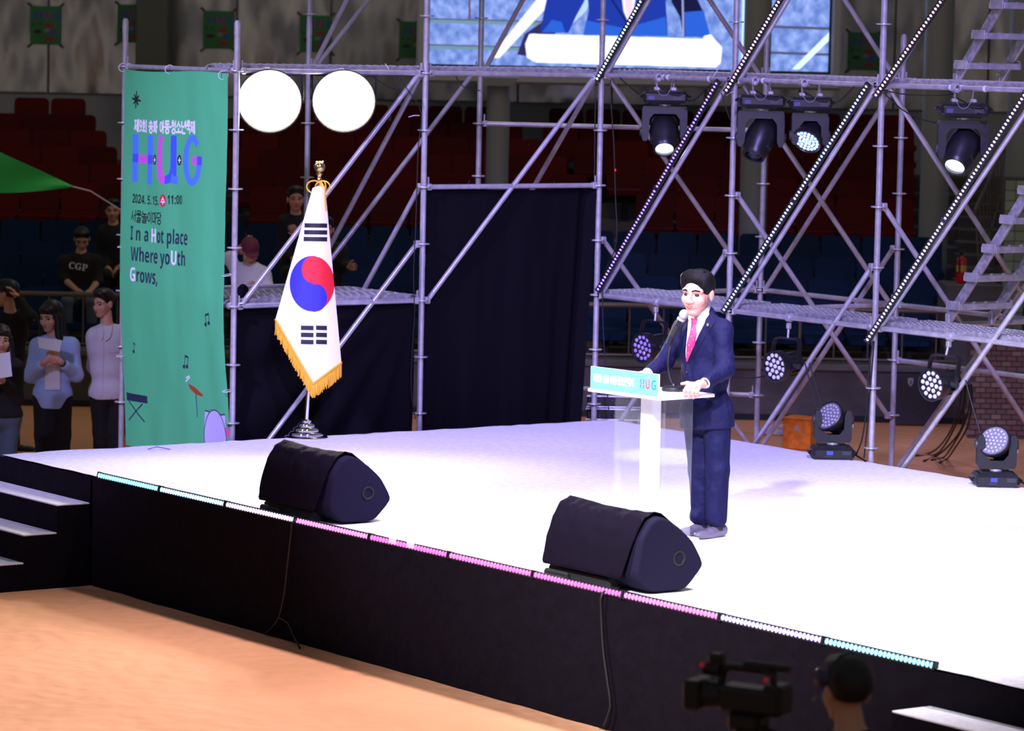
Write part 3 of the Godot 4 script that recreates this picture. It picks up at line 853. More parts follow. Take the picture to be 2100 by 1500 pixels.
	p.oval(bq(276.5, 721), 13, 11, navy); p.line(bq(278.5, 721), bq(278, 703), 3, navy); p.line(bq(278, 703), bq(281, 707), 4, navy)
	# keyboard on its stand and drum kit
	p.poly(bpoly([[256, 805], [297, 813], [297, 828], [256, 821]]), navy)
	p.line(bq(260, 822), bq(289, 866), 5, navy); p.line(bq(287, 829), bq(259, 862), 5, navy)
	var drum := Color(0.74, 0.72, 0.90)
	p.poly(bpoly([[416, 843], [436, 849], [434, 884], [413, 876]]), drum); p.line(bq(416, 843), bq(436, 849), 4, navy)
	p.poly(bpoly([[438, 852], [459, 851], [460, 886], [440, 886]]), drum); p.line(bq(438, 852), bq(459, 851), 4, navy)
	p.poly(bpoly([[454, 878], [467, 879], [467, 897], [452, 896]]), Color(0.85, 0.33, 0.62))
	p.oval(bq(436, 900), 152, 190, navy); p.oval(bq(436, 900), 145, 183, drum)
	p.line(bq(400, 800), bq(400, 856), 4, navy)
	p.poly(bpoly([[387, 787], [398, 794], [414, 811], [413, 815], [400, 810], [390, 798]]), Color(0.62, 0.25, 0.12))
	for q in [[[382, 783], [391, 775]], [[383, 776], [390, 772]]]: p.line(bq(q[0][0], q[0][1]), bq(q[1][0], q[1][1]), 4, white)
	return p.tex(0.5)

func build_cloths() -> void:
	var fn := FastNoiseLite.new(); fn.seed = 21; fn.frequency = 0.8
	# green festival banner
	var t := thing("festival_banner", "tall green festival banner with HUG lettering tied between two scaffold posts", "banner", Vector3(-3.68, 0.5, -0.91))
	var m := MB.new(); var pts := PackedVector3Array()
	for j in 61:
		for i in 31:
			var u := i / 30.0; var v := j / 60.0
			var z := -1.775 + 1.73 * u; var y := 3.745 - 3.19 * v
			z += lerpf(0.0, -0.045, 1.0 - v) * u + 0.012 * sin(v * 16.0) * u * v
			y -= 0.02 * sin(u * TAU) * (1.0 - v) * 0.5
			var x := -3.715 + 0.016 * fn.get_noise_2d(u * 4.0, v * 2.2) + 0.005 * sin(u * 22.0 + v * 3.0) * v
			x += maxf(0.0, 1.90 - y) * 0.055 + maxf(0.0, y - 1.90) * 0.012
			pts.append(Vector3(x, y, z))
	m.sheet(30, 60, pts, 0.003)
	wob("printed_cloth", m, printed("banner print", banner_print(), 0.65), t)
	for e in [[3.77, -1.80], [3.77, -1.02], [3.74, -0.16], [2.25, -1.79], [1.32, -1.79], [1.18, -0.03], [2.12, -0.06]]:
		m = MB.new(); var c := Vector3(-3.665, e[0], e[1]); var loop := []
		for i in 17:
			var w := TAU * i / 16.0
			loop.append(c + (Vector3(0, cos(w) * 0.036 - 0.01, sin(w) * 0.01) if absf(e[1] + 0.95) < 0.9 and e[0] > 3.5 else Vector3(0, sin(w) * 0.008, cos(w) * 0.04)) + Vector3(-0.024, 0, 0) + Vector3(0.04 * sin(w), 0, 0))
		m.path(loop, 0.0035, 5)
		wob("cable_tie", m, M("zip tie"), t)
	# black curtains on the scaffold
	var dark := M("black curtain", Color(0.058, 0.055, 0.074), 0.9)
	dark.metallic_specular = 0.12
	for e in [["curtain between two posts under the large screen", Vector3(-1.79, 2.83, -0.045), Vector3(-0.02, 2.80, -0.045), Vector3(-1.79, 0.0, -0.06), Vector3(-0.17, 0.0, -0.06), 0], ["curtain hanging below the walkway behind the flag", Vector3(-3.62, 1.86, -0.05), Vector3(-1.87, 1.85, -0.05), Vector3(-3.62, 0.0, -0.07), Vector3(-1.87, 0.0, -0.07), 1]]:
		t = thing("black_curtain", "black cloth " + e[0], "curtain", (e[3] + e[4]) * 0.5)
		m = MB.new(); pts = PackedVector3Array()
		for j in 41:
			for i in 61:
				var u := i / 60.0; var v := j / 40.0
				var p: Vector3 = (e[1] as Vector3).lerp(e[2], u).lerp((e[3] as Vector3).lerp(e[4], u), v)
				if e[5] == 0:
					p.y -= 0.05 * sin(PI * u) * (1.0 - v) * 0.6
					p.z -= 0.028 * absf(sin(u * 3.0 * PI)) * smoothstep(0.05, 0.9, v) * (1.0 if u > 0.8 or u < 0.12 else 0.3) + 0.02 * fn.get_noise_2d(u * 5.0, v * 0.8)
					if u > 0.92: p.z -= 0.05 * sin((u - 0.92) * 60.0)
				else:
					var r := Vector2(1.02 - u, v + 0.05)
					p.z -= 0.025 * sin(r.angle() * 20.0) * smoothstep(0.1, 0.6, r.length()) + 0.025 * fn.get_noise_2d(u * 3.0, v)
				pts.append(p)
		m.sheet(60, 40, pts, 0.003)
		wob("cloth", m, dark, t)
		for q in 5:
			m = MB.new(); var c: Vector3 = (e[1] as Vector3).lerp(e[2], q / 4.0) + Vector3(0, 0.0, 0.03)
			m.tube(c + Vector3(-0.006, -0.02, -0.02), c + Vector3(-0.006, 0.05, 0.0), 0.005, -1, 6)
			wob("tie", m, M("wire"), t)
	# pegged corner of a green hanging banner over the stands
	var gb := Paint.new(512, 256, Color(0.20, 0.82, 0.38))
	gb.oval(Vector2(40, 110), 60, 14, Color(0.8, 0.3, 0.4)); gb.oval(Vector2(90, 130), 70, 20, Color(0.25, 0.42, 0.75)); gb.oval(Vector2(60, 185), 70, 28, Color(0.82, 0.84, 0.86)); gb.oval(Vector2(150, 140), 40, 16, Color(0.85, 0.6, 0.2))
	t = thing("hanging_banner", "green cloth banner corner stretched by a string over the red seats", "banner", on_d(20, 380, 36.0))
	m = MB.new(); pts = PackedVector3Array()
	for j in 11:
		for i in 21:
			var u := i / 20.0; var v := j / 10.0
			var top := on_d(lerpf(-120, 150, u), lerpf(255, 382, u), 36.0 + 0.4 * u); var low := on_d(lerpf(-120, 150, u), lerpf(392, 384, u) + 8.0 * sin(PI * u), 36.0 + 0.4 * u)
			pts.append(top.lerp(low, v) + fh * 0.03 * sin(u * 9.0 + v * 4.0))
	m.sheet(20, 10, pts, 0.003)
	wob("cloth", m, printed("hanging banner print", gb.tex(), 0.7), t)
	m = MB.new(); m.path([on_d(149, 383, 36.4), on_d(185, 392, 36.6), on_d(220, 414, 36.8), on_d(262, 440, 37.0)], 0.008, 5)
	wob("string", m, M("zip tie"), t)
	# posters on the back wall
	var po := Paint.new(360, 480, Color(0.16, 0.48, 0.27))
	po.text("HUG", 40, 160, 130, Color(0.2, 0.3, 0.62), 1.3); po.text("U", 145, 160, 130, Color(0.6, 0.25, 0.4), 1.3)
	for e in [[90, 320, 50, 26, Color(0.1, 0.12, 0.2)], [230, 240, 60, 34, Color(0.55, 0.22, 0.14)], [270, 330, 50, 44, Color(0.2, 0.35, 0.62)], [240, 410, 60, 30, Color(0.6, 0.18, 0.13)], [200, 300, 34, 24, Color(0.5, 0.55, 0.5)]]: po.oval(Vector2(e[0], e[1]), e[2], e[3], e[4])
	po.text("5. 15.", 30, 240, 50, Color(0.08, 0.12, 0.15))
	var pm := printed("poster print", po.tex(), 0.35)
	var near := ["over the leftover end of the red seats", "behind the banner post", "above the banner's top pipe", "behind the crossing braces over the floodlights", "beside the large screen's frame over the floodlights", "beyond the screen frame and the hanging lights"]
	var wh := ["over the red seats by the hanging banner", "partly behind the banner's outer post", "above the banner's inner post", "behind the crossing braces over the floodlights", "beside the large screen's lower corner", "between the large screen and the grey column"]
	var sp := [[62, 12, 124, 92], [241, 9, 292, 88], [417, 22, 479, 101], [615, 31, 680, 108], [819, 44, 880, 121], [1741, 66, 1803, 145]]
	for i in 6:
		var q: Array = sp[i]; var dd := 47.97 if i < 5 else 47.97
		var a := on_d(q[0], q[1], dd); var b := on_d(q[2], q[3], dd)
		var ctr := (a + b) * 0.5
		t = thing("wall_poster", "green festival poster taped to the metal wall " + wh[i], "poster", ctr, yaw_bg, "festival posters on the back wall")
		var wd := absf((b - a).dot(rh)); var ht := absf(b.y - a.y)
		m = MB.new(); pts = PackedVector3Array()
		for jj in 9:
			for ii in 7:
				var u := ii / 6.0 - 0.5; var v := jj / 8.0 - 0.5
				pts.append(Vector3(u * wd, -v * ht, 0.012 + 0.015 * cos(u * PI) * cos(v * PI)))
		m.sheet(6, 8, pts); obj("sheet", m, pm, t)
		for sx in [-1.0, 1.0]:
			for sy in [-1.0, 1.0]:
				m = MB.new(); m.box(Vector3(sx * wd * 0.52, sy * ht * 0.53, -0.005), Vector3(0.075, 0.03, 0.006), Basis(Vector3.BACK, 0.7 * sx * sy))
				obj("tape", m, M("brown tape", Color(0.35, 0.28, 0.18), 0.5), t)
		# each poster stands a little proud of the wall on its stand-off tape
	build_screen()

func build_screen() -> void:
	var d := 45.5
	var a := on_d(880, 131, d); var b := on_d(1698, 135, d)
	var wd := (b - a).dot(rh); var ht := wd * 0.6
	var t := thing("large_screen", "large LED video screen in a pale frame showing a suited speaker", "screen", Vector3((a.x + b.x) * 0.5, a.y - 0.35, (a.z + b.z) * 0.5), yaw_bg)
	var o := Vector3(0, 0.35 + ht * 0.5, 0)
	# picture, drawn in the photograph's pixels: (x - 880) * 2, bottom edge is y = 133
	var W := 1636; var H := int(W * 0.6)
	var p := Paint.new(W, H, Color(0.50, 0.60, 0.85))
	var q := func(x: float, y: float) -> Vector2: return Vector2((x - 880.0) * 2.0, H - (134.0 - y + (x - 880.0) * 0.004) * 2.0)
	var fn := FastNoiseLite.new(); fn.seed = 7; fn.frequency = 0.02; fn.fractal_octaves = 4
	for y in range(0, H, 2):
		for x in range(0, W, 2):
			var n := fn.get_noise_2d(x, y * 0.8)
			p.im.fill_rect(Rect2i(x, y, 2, 2), Color(0.47 + 0.20 * n, 0.57 + 0.18 * n, 0.84 + 0.14 * n))
	for y in [-52, -104, -156, -208, -260, -312]: p.line(q.call(880, y), q.call(1700, y + 4), 4, Color(0.25, 0.24, 0.36))
	for y in [46, 99]: p.line(q.call(880, y), q.call(1110, y + 2), 8, Color(0.42, 0.55, 0.62)); p.line(q.call(880, y - 4), q.call(1110, y - 2), 2, Color(0.28, 0.25, 0.36)); p.line(q.call(1545, y), q.call(1698, y + 3), 5, Color(0.30, 0.30, 0.42))
	p.line(q.call(960, -50), q.call(961, 43), 4, Color(0.42, 0.26, 0.30))
	var wh := Color(0.93, 0.96, 1.0); var suit := Color(0.08, 0.20, 0.62); var suit2 := Color(0.14, 0.36, 0.80); var navy := Color(0.03, 0.06, 0.24)
	p.poly(PackedVector2Array([q.call(1004, 120), q.call(1024, 120), q.call(1160, -30), q.call(1120, -30)]), wh)
	p.poly(PackedVector2Array([q.call(1060, 112), q.call(1075, 70), q.call(1110, 45), q.call(1140, 60), q.call(1120, 120)]), Color(0.16, 0.15, 0.36))
	p.poly(PackedVector2Array([q.call(1150, 70), q.call(1200, 20), q.call(1230, -60), q.call(1180, -60)]), Color(0.70, 0.80, 1.0))
	p.poly(PackedVector2Array([q.call(1195, 70), q.call(1205, 20), q.call(1190, -120), q.call(1380, -120), q.call(1362, 0), q.call(1368, 70)]), suit)
	p.poly(PackedVector2Array([q.call(1195, 70), q.call(1200, 40), q.call(1280, 55), q.call(1362, 30), q.call(1368, 70)]), suit2)
	p.poly(PackedVector2Array([q.call(1107, 66), q.call(1112, 30), q.call(1130, -60), q.call(1200, -100), q.call(1196, 0), q.call(1180, 30), q.call(1164, 66)]), suit)
	p.poly(PackedVector2Array([q.call(1110, 66), q.call(1130, 40), q.call(1150, 44), q.call(1158, 66)]), suit2)
	p.poly(PackedVector2Array([q.call(1374, -60), q.call(1400, -60), q.call(1440, 20), q.call(1456, 70), q.call(1400, 70), q.call(1392, 30), q.call(1374, 0)]), navy)
	p.poly(PackedVector2Array([q.call(1400, 20), q.call(1440, 16), q.call(1456, 70), q.call(1404, 70)]), suit2)
	p.poly(PackedVector2Array([q.call(1262, -80), q.call(1312, -80), q.call(1298, 10), q.call(1286, 42), q.call(1276, 20)]), wh)
	p.poly(PackedVector2Array([q.call(1278, -80), q.call(1296, -80), q.call(1294, 20), q.call(1286, 40), q.call(1279, 10)]), Color(0.98, 0.80, 0.88))
	p.line(q.call(1240, -20), q.call(1284, 44), 3, navy); p.line(q.call(1330, -20), q.call(1288, 44), 3, navy)
	p.line(q.call(1394, -60), q.call(1400, 68), 4, Color(0.6, 0.62, 0.8))
	p.poly(PackedVector2Array([q.call(1084, 70), q.call(1090, 69), q.call(1440, 74), q.call(1442, 68), q.call(1456, 64), q.call(1466, 76), q.call(1480, 90), q.call(1478, 122), q.call(1468, 132), q.call(1100, 128), q.call(1080, 118), q.call(1076, 90)]), Color(1, 1, 1))
	p.poly(PackedVector2Array([q.call(1517, -100), q.call(1541, -100), q.call(1541, 132), q.call(1520, 132)]), Color(0.75, 0.90, 1.0))
	p.poly(PackedVector2Array([q.call(1500, 132), q.call(1510, 60), q.call(1514, 60), q.call(1512, 132)]), Color(0.78, 0.60, 0.80))
	for y in range(-90, 120, 10): p.oval(q.call(1533, y), 7, 8, Color(1, 1, 1))
	p.poly(PackedVector2Array([q.call(1624, 133), q.call(1640, 133), q.call(1700, 72), q.call(1700, 54)]), Color(0.85, 0.95, 1.0))
	var m := MB.new(); m.quad(o + Vector3(-wd / 2, -ht / 2, 0.012), o + Vector3(wd / 2, -ht / 2, 0.012), o + Vector3(wd / 2, ht / 2, 0.012), o + Vector3(-wd / 2, ht / 2, 0.012), Vector3.BACK)
	var mm := M("screen picture", Color(0.02, 0.02, 0.02), 0.4)
	mm.emission_enabled = true; mm.emission_texture = p.tex(0.5); mm.emission = Color.WHITE; mm.emission_operator = BaseMaterial3D.EMISSION_OP_MULTIPLY; mm.emission_energy_multiplier = 1.25; mm.texture_repeat = false
	obj("screen_display", m, mm, t)
	m = MB.new(); m.box(o + Vector3(0, 0, -0.05), Vector3(wd + 0.05, ht + 0.05, 0.1), Basis.IDENTITY, 0.01); obj("bezel", m, M("black plastic"), t)
	var fr := M("pale frame", Color(0.74, 0.75, 0.78), 0.5)
	for e in [[Vector3(-wd / 2 - 0.095, 0, -0.03), Vector3(0.13, ht + 0.32, 0.2)], [Vector3(wd / 2 + 0.095, 0, -0.03), Vector3(0.13, ht + 0.32, 0.2)], [Vector3(0, -ht / 2 - 0.13, -0.03), Vector3(wd + 0.32, 0.20, 0.2)], [Vector3(0, ht / 2 + 0.13, -0.03), Vector3(wd + 0.32, 0.20, 0.2)]]:
		m = MB.new(); m.box(o + e[0], e[1], Basis.IDENTITY, 0.03); obj("frame_side", m, fr, t)
	m = MB.new(); m.box(o + Vector3(0, 0, -0.25), Vector3(wd + 0.2, ht + 0.2, 0.3), Basis.IDENTITY, 0.03); obj("cabinet", m, M("grey paint"), t)
	area("screen_light", Vector3(t.position.x, t.position.y, t.position.z) + o - fh * 0.05, t.position + o - fh * 3.0, Color(0.55, 0.68, 1.0), 3.0, Vector2(wd, ht))

func flag_row(u: float, end: int) -> Vector2:   # outline of the draped cloth: its top and its pointed hem
	if end == 0: return Vector2(lerpf(641, 667, u), 386.0 - 4.0 * sin(PI * u))
	return Vector2(565, 655).lerp(Vector2(641, 788), u / 0.565) if u < 0.565 else Vector2(641, 788).lerp(Vector2(700, 744), (u - 0.565) / 0.435)
func flag_uv(x: float, y: float) -> Vector2:    # where on the cloth (0 to 1 across, 0 to 1 down)
	var a := 0.0; var b := 1.0; var v := 0.0
	for i in 24:
		var u := (a + b) * 0.5; var t := flag_row(u, 0); var h := flag_row(u, 1)
		v = (y - t.y) / (h.y - t.y)
		if t.lerp(h, v).x < x: a = u
		else: b = u
	return Vector2((a + b) * 0.5, v)
func build_flag() -> void:
	var base := on_y(628, 898, STAGE)
	var t := thing("flag_stand", "white national flag with red and blue emblem and gold fringe on chrome stand", "flag", base)
	var m := MB.new()
	m.lathe([[0.172, 0.0], [0.176, 0.006], [0.168, 0.016], [0.140, 0.022], [0.142, 0.034], [0.128, 0.050], [0.104, 0.056], [0.106, 0.070], [0.094, 0.086], [0.070, 0.092], [0.072, 0.106], [0.060, 0.120], [0.040, 0.126], [0.042, 0.138], [0.030, 0.150], [0.014, 0.152]], Transform3D.IDENTITY, 40)
	obj("base", m, M("chrome"), t)
	var dd := (base - CAM).dot(fh)
	var top := on_d(655, 358, dd) - base
	m = MB.new(); m.tube(Vector3(0, 0.14, 0), top * 0.42, 0.016, -1, 14); m.tube(top * 0.2, top, 0.012, -1, 14); m.tube(top * 0.405, top * 0.42, 0.02, -1, 14)
	obj("pole", m, M("chrome"), t)
	m = MB.new(); m.ball(top + Vector3(0, 0.060, 0), Vector3(0.046, 0.046, 0.046), Basis.IDENTITY, 20, 12)
	for i in 6:
		var w := TAU * i / 6; m.ball(top + Vector3(cos(w) * 0.026, 0.084, sin(w) * 0.026), Vector3(0.014, 0.024, 0.014), Basis.IDENTITY, 8, 6)
	m.lathe([[0.012, -0.05], [0.02, -0.045], [0.02, -0.03], [0.012, -0.02], [0.026, 0.0], [0.024, 0.014]], Transform3D(Basis.IDENTITY, top), 16)
	obj("finial", m, M("gold metal", Color(0.86, 0.78, 0.55), 0.15, 1.0), t)
	# cloth, measured in its own plane: columns and rows of the photograph's flag
	var P := Paint.new(600, 1680, Color(0.95, 0.95, 0.96))
	var ell := func(x: float, y: float, rx: float, ry: float, a0: float, a1: float) -> PackedVector2Array:
		var o := PackedVector2Array()
		for i in 41: var w := a0 + (a1 - a0) * i / 40.0; o.append(flag_uv(x + cos(w) * rx, y + sin(w) * ry) * Vector2(600, 1680))
		return o
	var red := Color(0.86, 0.10, 0.17); var blue := Color(0.17, 0.16, 0.72); var ink := Color(0.05, 0.05, 0.10)
	P.poly(ell.call(640, 582, 46, 57, 0, TAU), blue)
	P.poly(ell.call(640, 582, 46, 57, -PI / 2 - 0.03, PI / 2 - 0.18), red)
	P.poly(ell.call(642, 553, 23, 28, 0, TAU), red); P.poly(ell.call(648, 611, 23, 28, 0, TAU), blue)
	var bar := func(x0: float, x1: float, y: float, h: float) -> PackedVector2Array:
		var o := PackedVector2Array()
		for i in 21: o.append(flag_uv(lerpf(x0, x1, i / 20.0), y + 0.6 * i / 20.0) * Vector2(600, 1680))
		for i in 21: o.append(flag_uv(lerpf(x1, x0, i / 20.0), y + h + 0.6 * (1.0 - i / 20.0)) * Vector2(600, 1680))
		return o
	for y in [458, 472, 486]: P.poly(bar.call(624.5 - (y - 458) * 0.06, 671.0, y, 9.0), ink)
	for y in [668, 682.5, 697]:
		P.poly(bar.call(617.0, 643.0, y, 9.2), ink); P.poly(bar.call(648.0, 670.5, y, 9.2), ink)
	var cloth := printed("flag print", P.tex(0.5), 0.6)
	cloth.backlight_enabled = true; cloth.backlight = Color(0.15, 0.15, 0.15)
	var nu := 30; var nv := 40
	var hem := []
	for side in 2:
		var pts := PackedVector3Array()
		for j in nv + 1:
			for i in nu + 1:
				var u := float(i) / nu; var v := float(j) / nv
				var e := flag_row(u, 0).lerp(flag_row(u, 1), v)
				var bulge := sin(PI * clampf(u, 0.0, 1.0)) * (0.03 + 0.13 * v) * (1.0 if side == 0 else -0.35)
				bulge += 0.012 * sin(u * 7.0 + 1.0) * v
				pts.append(on_d(e.x, e.y, dd - 0.03 - bulge) - base)
		m = MB.new(); m.sheet(nu, nv, pts)
		if side == 0:
			obj("flag_cloth", m, cloth, t)
			for i in nu + 1: hem.append(pts[nv * (nu + 1) + i])
		else:
			for k in m.n.size(): m.n[k] = -m.n[k]
			obj("flag_cloth_fold", m, M("flag white", Color(0.95, 0.95, 0.96), 0.6), t)
	var gold := M("gold thread", Color(0.90, 0.68, 0.16), 0.5)
	m = MB.new()
	for i in nu: m.tube(hem[i], hem[i + 1], 0.011, -1, 6)
	obj("fringe_band", m, gold, t)
	m = MB.new(); var r := RandomNumberGenerator.new(); r.seed = 5
	for i in 210:
		var s := i / 209.0 * (nu - 0.01); var a: Vector3 = (hem[int(s)] as Vector3).lerp(hem[int(s) + 1], fmod(s, 1.0))
		var l := r.randf_range(0.095, 0.125); var off := Vector3(r.randf_range(-0.010, 0.010), 0, r.randf_range(-0.012, 0.012))
		m.path([a, a + Vector3(0, -l * 0.4, 0) + off * 0.3, a + Vector3(0, -l, 0) + off], 0.0042, 5)
	var fo := obj("fringe_strands", m, gold, t); fo.set_meta("kind", "stuff")
	# gold cord tied under the finial
	m = MB.new(); var c := top + Vector3(0, -0.05, 0)
	for k in 3:
		var loop := []
		for i in 15: var w := TAU * i / 14.0; loop.append(c + rh * (sin(w) * 0.06 * (1.0 if k < 2 else 0.4) + (-0.04 if k == 0 else 0.03)) + Vector3(0, cos(w) * 0.05 - 0.05, 0) - fh * 0.02)
		m.path(loop, 0.006, 6)
	m.path([c, c + rh * 0.04 - fh * 0.03 + Vector3(0, -0.06, 0), c + rh * 0.05 - fh * 0.04 + Vector3(0, -0.16, 0), c + rh * 0.055 - fh * 0.04 + Vector3(0, -0.24, 0)], 0.011, 6)
	m.path([c, c + rh * 0.025 - fh * 0.03 + Vector3(0, -0.06, 0), c + rh * 0.035 - fh * 0.04 + Vector3(0, -0.20, 0)], 0.010, 6)
	obj("gold_cord", m, gold, t)

func frame_to(d: Vector3) -> Basis:   # a basis whose y axis runs along d
	d = d.normalized(); var s := d.cross(Vector3.UP if absf(d.y) < 0.97 else Vector3.RIGHT).normalized()
	return Basis(s, d, s.cross(d))

func moving_head(label: String, at: Vector3, dir: Vector3, kind: String, hung: bool, lit: Material) -> Node3D:
	# at: the foot of the base (the top of it when hung); dir: where the head points, in world directions
	var t := thing("moving_head_light", label, "stage light", at, yaw_bg, "moving head lights hung from the scaffold" if hung else "moving head lights standing on the stage")
	var s := -1.0 if hung else 1.0
	var body := M("lamp body", Color(0.075, 0.075, 0.095), 0.38)
	var m := MB.new()
	var w := 0.37 if kind == "beam" else 0.33
	m.box(Vector3(0, s * 0.048, 0), Vector3(w, 0.096, 0.30), Basis.IDENTITY, 0.022)
	m.box(Vector3(0, s * 0.095, 0), Vector3(w * 0.72, 0.03, 0.22), Basis.IDENTITY, 0.012)
	for sx in [-1.0, 1.0]:
		for sz in [-1.0, 1.0]: m.box(Vector3(sx * w * 0.42, s * 0.008, sz * 0.11), Vector3(0.03, 0.022, 0.03), Basis.IDENTITY, 0.005)
	var b := obj("base", m, body, t)
	m = MB.new(); m.box(Vector3(-0.03 if not hung else -0.12, s * 0.055, 0.151), Vector3(0.05, 0.032, 0.004)); obj("display_screen", m, glow("blue display", Color(0.25, 0.35, 1.0), 0.8) if not hung else M("dull display", Color(0.25, 0.25, 0.42), 0.3), b)
	m = MB.new(); m.box(Vector3(-0.04 if not hung else -0.14, s * 0.026, 0.151), Vector3(0.06, 0.009, 0.005)); obj("button_row", m, M("dark grey plastic"), b)
	m = MB.new(); m.box(Vector3(0.10, s * 0.055, 0.151), Vector3(0.07, 0.03, 0.003)); obj("socket_plate", m, M("dark grey plastic"), b)
	for sx in [-1.0, 1.0]:
		m = MB.new(); m.path([Vector3(sx * w * 0.49, s * 0.03, -0.09), Vector3(sx * (w * 0.49 + 0.025), s * 0.045, -0.08), Vector3(sx * (w * 0.49 + 0.025), s * 0.045, 0.08), Vector3(sx * w * 0.49, s * 0.03, 0.09)], 0.009, 6)
		obj("carry_handle", m, body, b)
	m = MB.new(); m.lathe([[0.0, 0.10], [0.05, 0.10], [0.05, 0.125], [0.0, 0.125]], Transform3D(Basis.from_scale(Vector3(1, s, 1)), Vector3.ZERO), 20); obj("pan_bearing", m, M("galvanised steel"), t)
	# yoke: a plate and two arms with chamfered shoulders
	m = MB.new()
	var hw := 0.178 if kind == "beam" else 0.135
	var arm := 0.30 if kind == "beam" else 0.26
	var outer := PackedVector2Array([Vector2(-hw, 0.13), Vector2(hw, 0.13), Vector2(hw + 0.012, 0.16), Vector2(hw + 0.012, 0.12 + arm - 0.03), Vector2(hw, 0.12 + arm), Vector2(hw - 0.03, 0.12 + arm), Vector2(hw - 0.045, 0.12 + arm - 0.04), Vector2(hw - 0.05, 0.235), Vector2(hw - 0.085, 0.19), Vector2(-hw + 0.085, 0.19), Vector2(-hw + 0.05, 0.235), Vector2(-hw + 0.045, 0.12 + arm - 0.04), Vector2(-hw + 0.03, 0.12 + arm), Vector2(-hw, 0.12 + arm), Vector2(-hw - 0.012, 0.12 + arm - 0.03), Vector2(-hw - 0.012, 0.16)])
	m.prism(outer, -0.055, 0.055, Transform3D(Basis(Vector3.RIGHT, Vector3(0, s, 0), Vector3(0, 0, s)), Vector3.ZERO))
	obj("yoke", m, body, t)
	for sx in [-1.0, 1.0]:
		m = MB.new(); m.lathe([[0, 0], [0.038, 0], [0.038, 0.014], [0.03, 0.02], [0, 0.02]], Transform3D(Basis(Vector3(0, 1, 0), Vector3(sx, 0, 0), Vector3(0, 0, 1)), Vector3(sx * (hw + 0.010), s * (0.10 + arm - 0.055), 0)), 16)
		obj("tilt_cap", m, M("dark grey plastic"), t)
	# head
	var piv := Vector3(0, s * (0.10 + arm - 0.055), 0)
	var d := (Basis(Vector3.UP, -yaw_bg) * dir).normalized()
	var xf := Transform3D(frame_to(d), piv)
	m = MB.new()
	if kind == "beam":
		m.lathe([[0, -0.15], [0.075, -0.148], [0.105, -0.12], [0.122, -0.05], [0.124, 0.0], [0.116, 0.08], [0.098, 0.15], [0.094, 0.19], [0.088, 0.195], [0.076, 0.19], [0.074, 0.165]], xf, 28)
		for sx in [-1.0, 1.0]: m.box(xf * Vector3(sx * 0.105, 0.03, 0), Vector3(0.03, 0.16, 0.07), xf.basis, 0.01)
		m.box(xf * Vector3(0, 0.02, 0.118), Vector3(0.05, 0.008, 0.006), xf.basis)
	else:
		m.lathe([[0, -0.12], [0.06, -0.118], [0.085, -0.09], [0.095, -0.02], [0.118, 0.02], [0.126, 0.05], [0.126, 0.075], [0.118, 0.08], [0.113, 0.072]], xf, 32)
		for i in 8: m.box(xf * Vector3(cos(TAU * i / 8) * 0.085, -0.05, sin(TAU * i / 8) * 0.085), Vector3(0.012, 0.08, 0.012), xf.basis)
	var h := obj("head", m, body, t)
	m = MB.new()
	if kind == "beam":
		m.lathe([[0.076, 0.166], [0.06, 0.176], [0.035, 0.182], [0.0, 0.184]], xf, 24)
		obj("lens_light", m, lit, h)
	else:
		m.lathe([[0.114, 0.068], [0.0, 0.068]], xf, 28); obj("lens_plate", m, M("lens plate", Color(0.42, 0.42, 0.50), 0.35, 0.3), h)
		m = MB.new()
		var rings := [[0, 1], [0.030, 6], [0.060, 12], [0.090, 18]]
		for r in rings:
			for i in r[1]:
				var w2: float = TAU * i / r[1]
				m.ball(xf * Vector3(cos(w2) * r[0], 0.070, sin(w2) * r[0]), Vector3(0.0125, 0.007, 0.0125), xf.basis, 8, 5)
		var o := obj("led_cells_light", m, lit, h); o.set_meta("kind", "stuff")
	if kind == "beam" and lit.emission_enabled: spot("moving_head_beam_light", at + Basis(Vector3.UP, yaw_bg) * (xf * Vector3(0, 0.21, 0)), at + Basis(Vector3.UP, yaw_bg) * (xf * Vector3(0, 3.0, 0)), Color(0.90, 0.95, 1.0), 9.0, 9.0, 0.7, 0.06)
	if hung:
		for sx in [-0.07, 0.07]:
			m = MB.new()
			m.box(Vector3(sx, 0.02, 0), Vector3(0.05, 0.03, 0.09), Basis.IDENTITY, 0.006)
			m.tube(Vector3(sx, 0.03, 0), Vector3(sx, 0.10, 0), 0.008, -1, 8)
			m.lathe([[0.022, -0.02], [0.036, -0.02], [0.036, 0.02], [0.022, 0.02]], Transform3D(frame_to(Basis(Vector3.UP, -yaw_bg) * Vector3(0, 0, 1)), Vector3(sx, 0.115, -sx * 0.72)), 14)
			obj("clamp", m, M("galvanised steel"), t)
		m = MB.new(); var loop := []
		for i in 13: var a := PI * i / 12.0; loop.append(Vector3(cos(a) * 0.07 - 0.02, 0.11 - sin(a) * 0.15, 0.16))
		m.path(loop, 0.0028, 5); obj("safety_wire", m, M("safety wire", Color(0.45, 0.45, 0.5), 0.5), t)
		m = MB.new(); m.path([Vector3(-0.06, 0.04, 0.03), Vector3(-0.02, 0.02, 0.1), Vector3(0.04, -0.02, 0.165), Vector3(0.11, -0.03, 0.166), Vector3(0.16, 0.0, 0.14)], 0.006, 6); obj("power_lead", m, M("wire"), t)
	else:
		m = MB.new(); var c2 := Vector3(hw + 0.014, 0.26, 0.0)
		m.lathe([[0.019, 0], [0.023, 0], [0.023, 0.002], [0.019, 0.002]], Transform3D(Basis(Vector3(0, 1, 0), Vector3(1, 0, 0), Vector3(0, 0, 1)), c2 + Vector3(0.008, 0, 0)), 20)
		obj("round_emblem", m, M("white paint"), t)
	return t

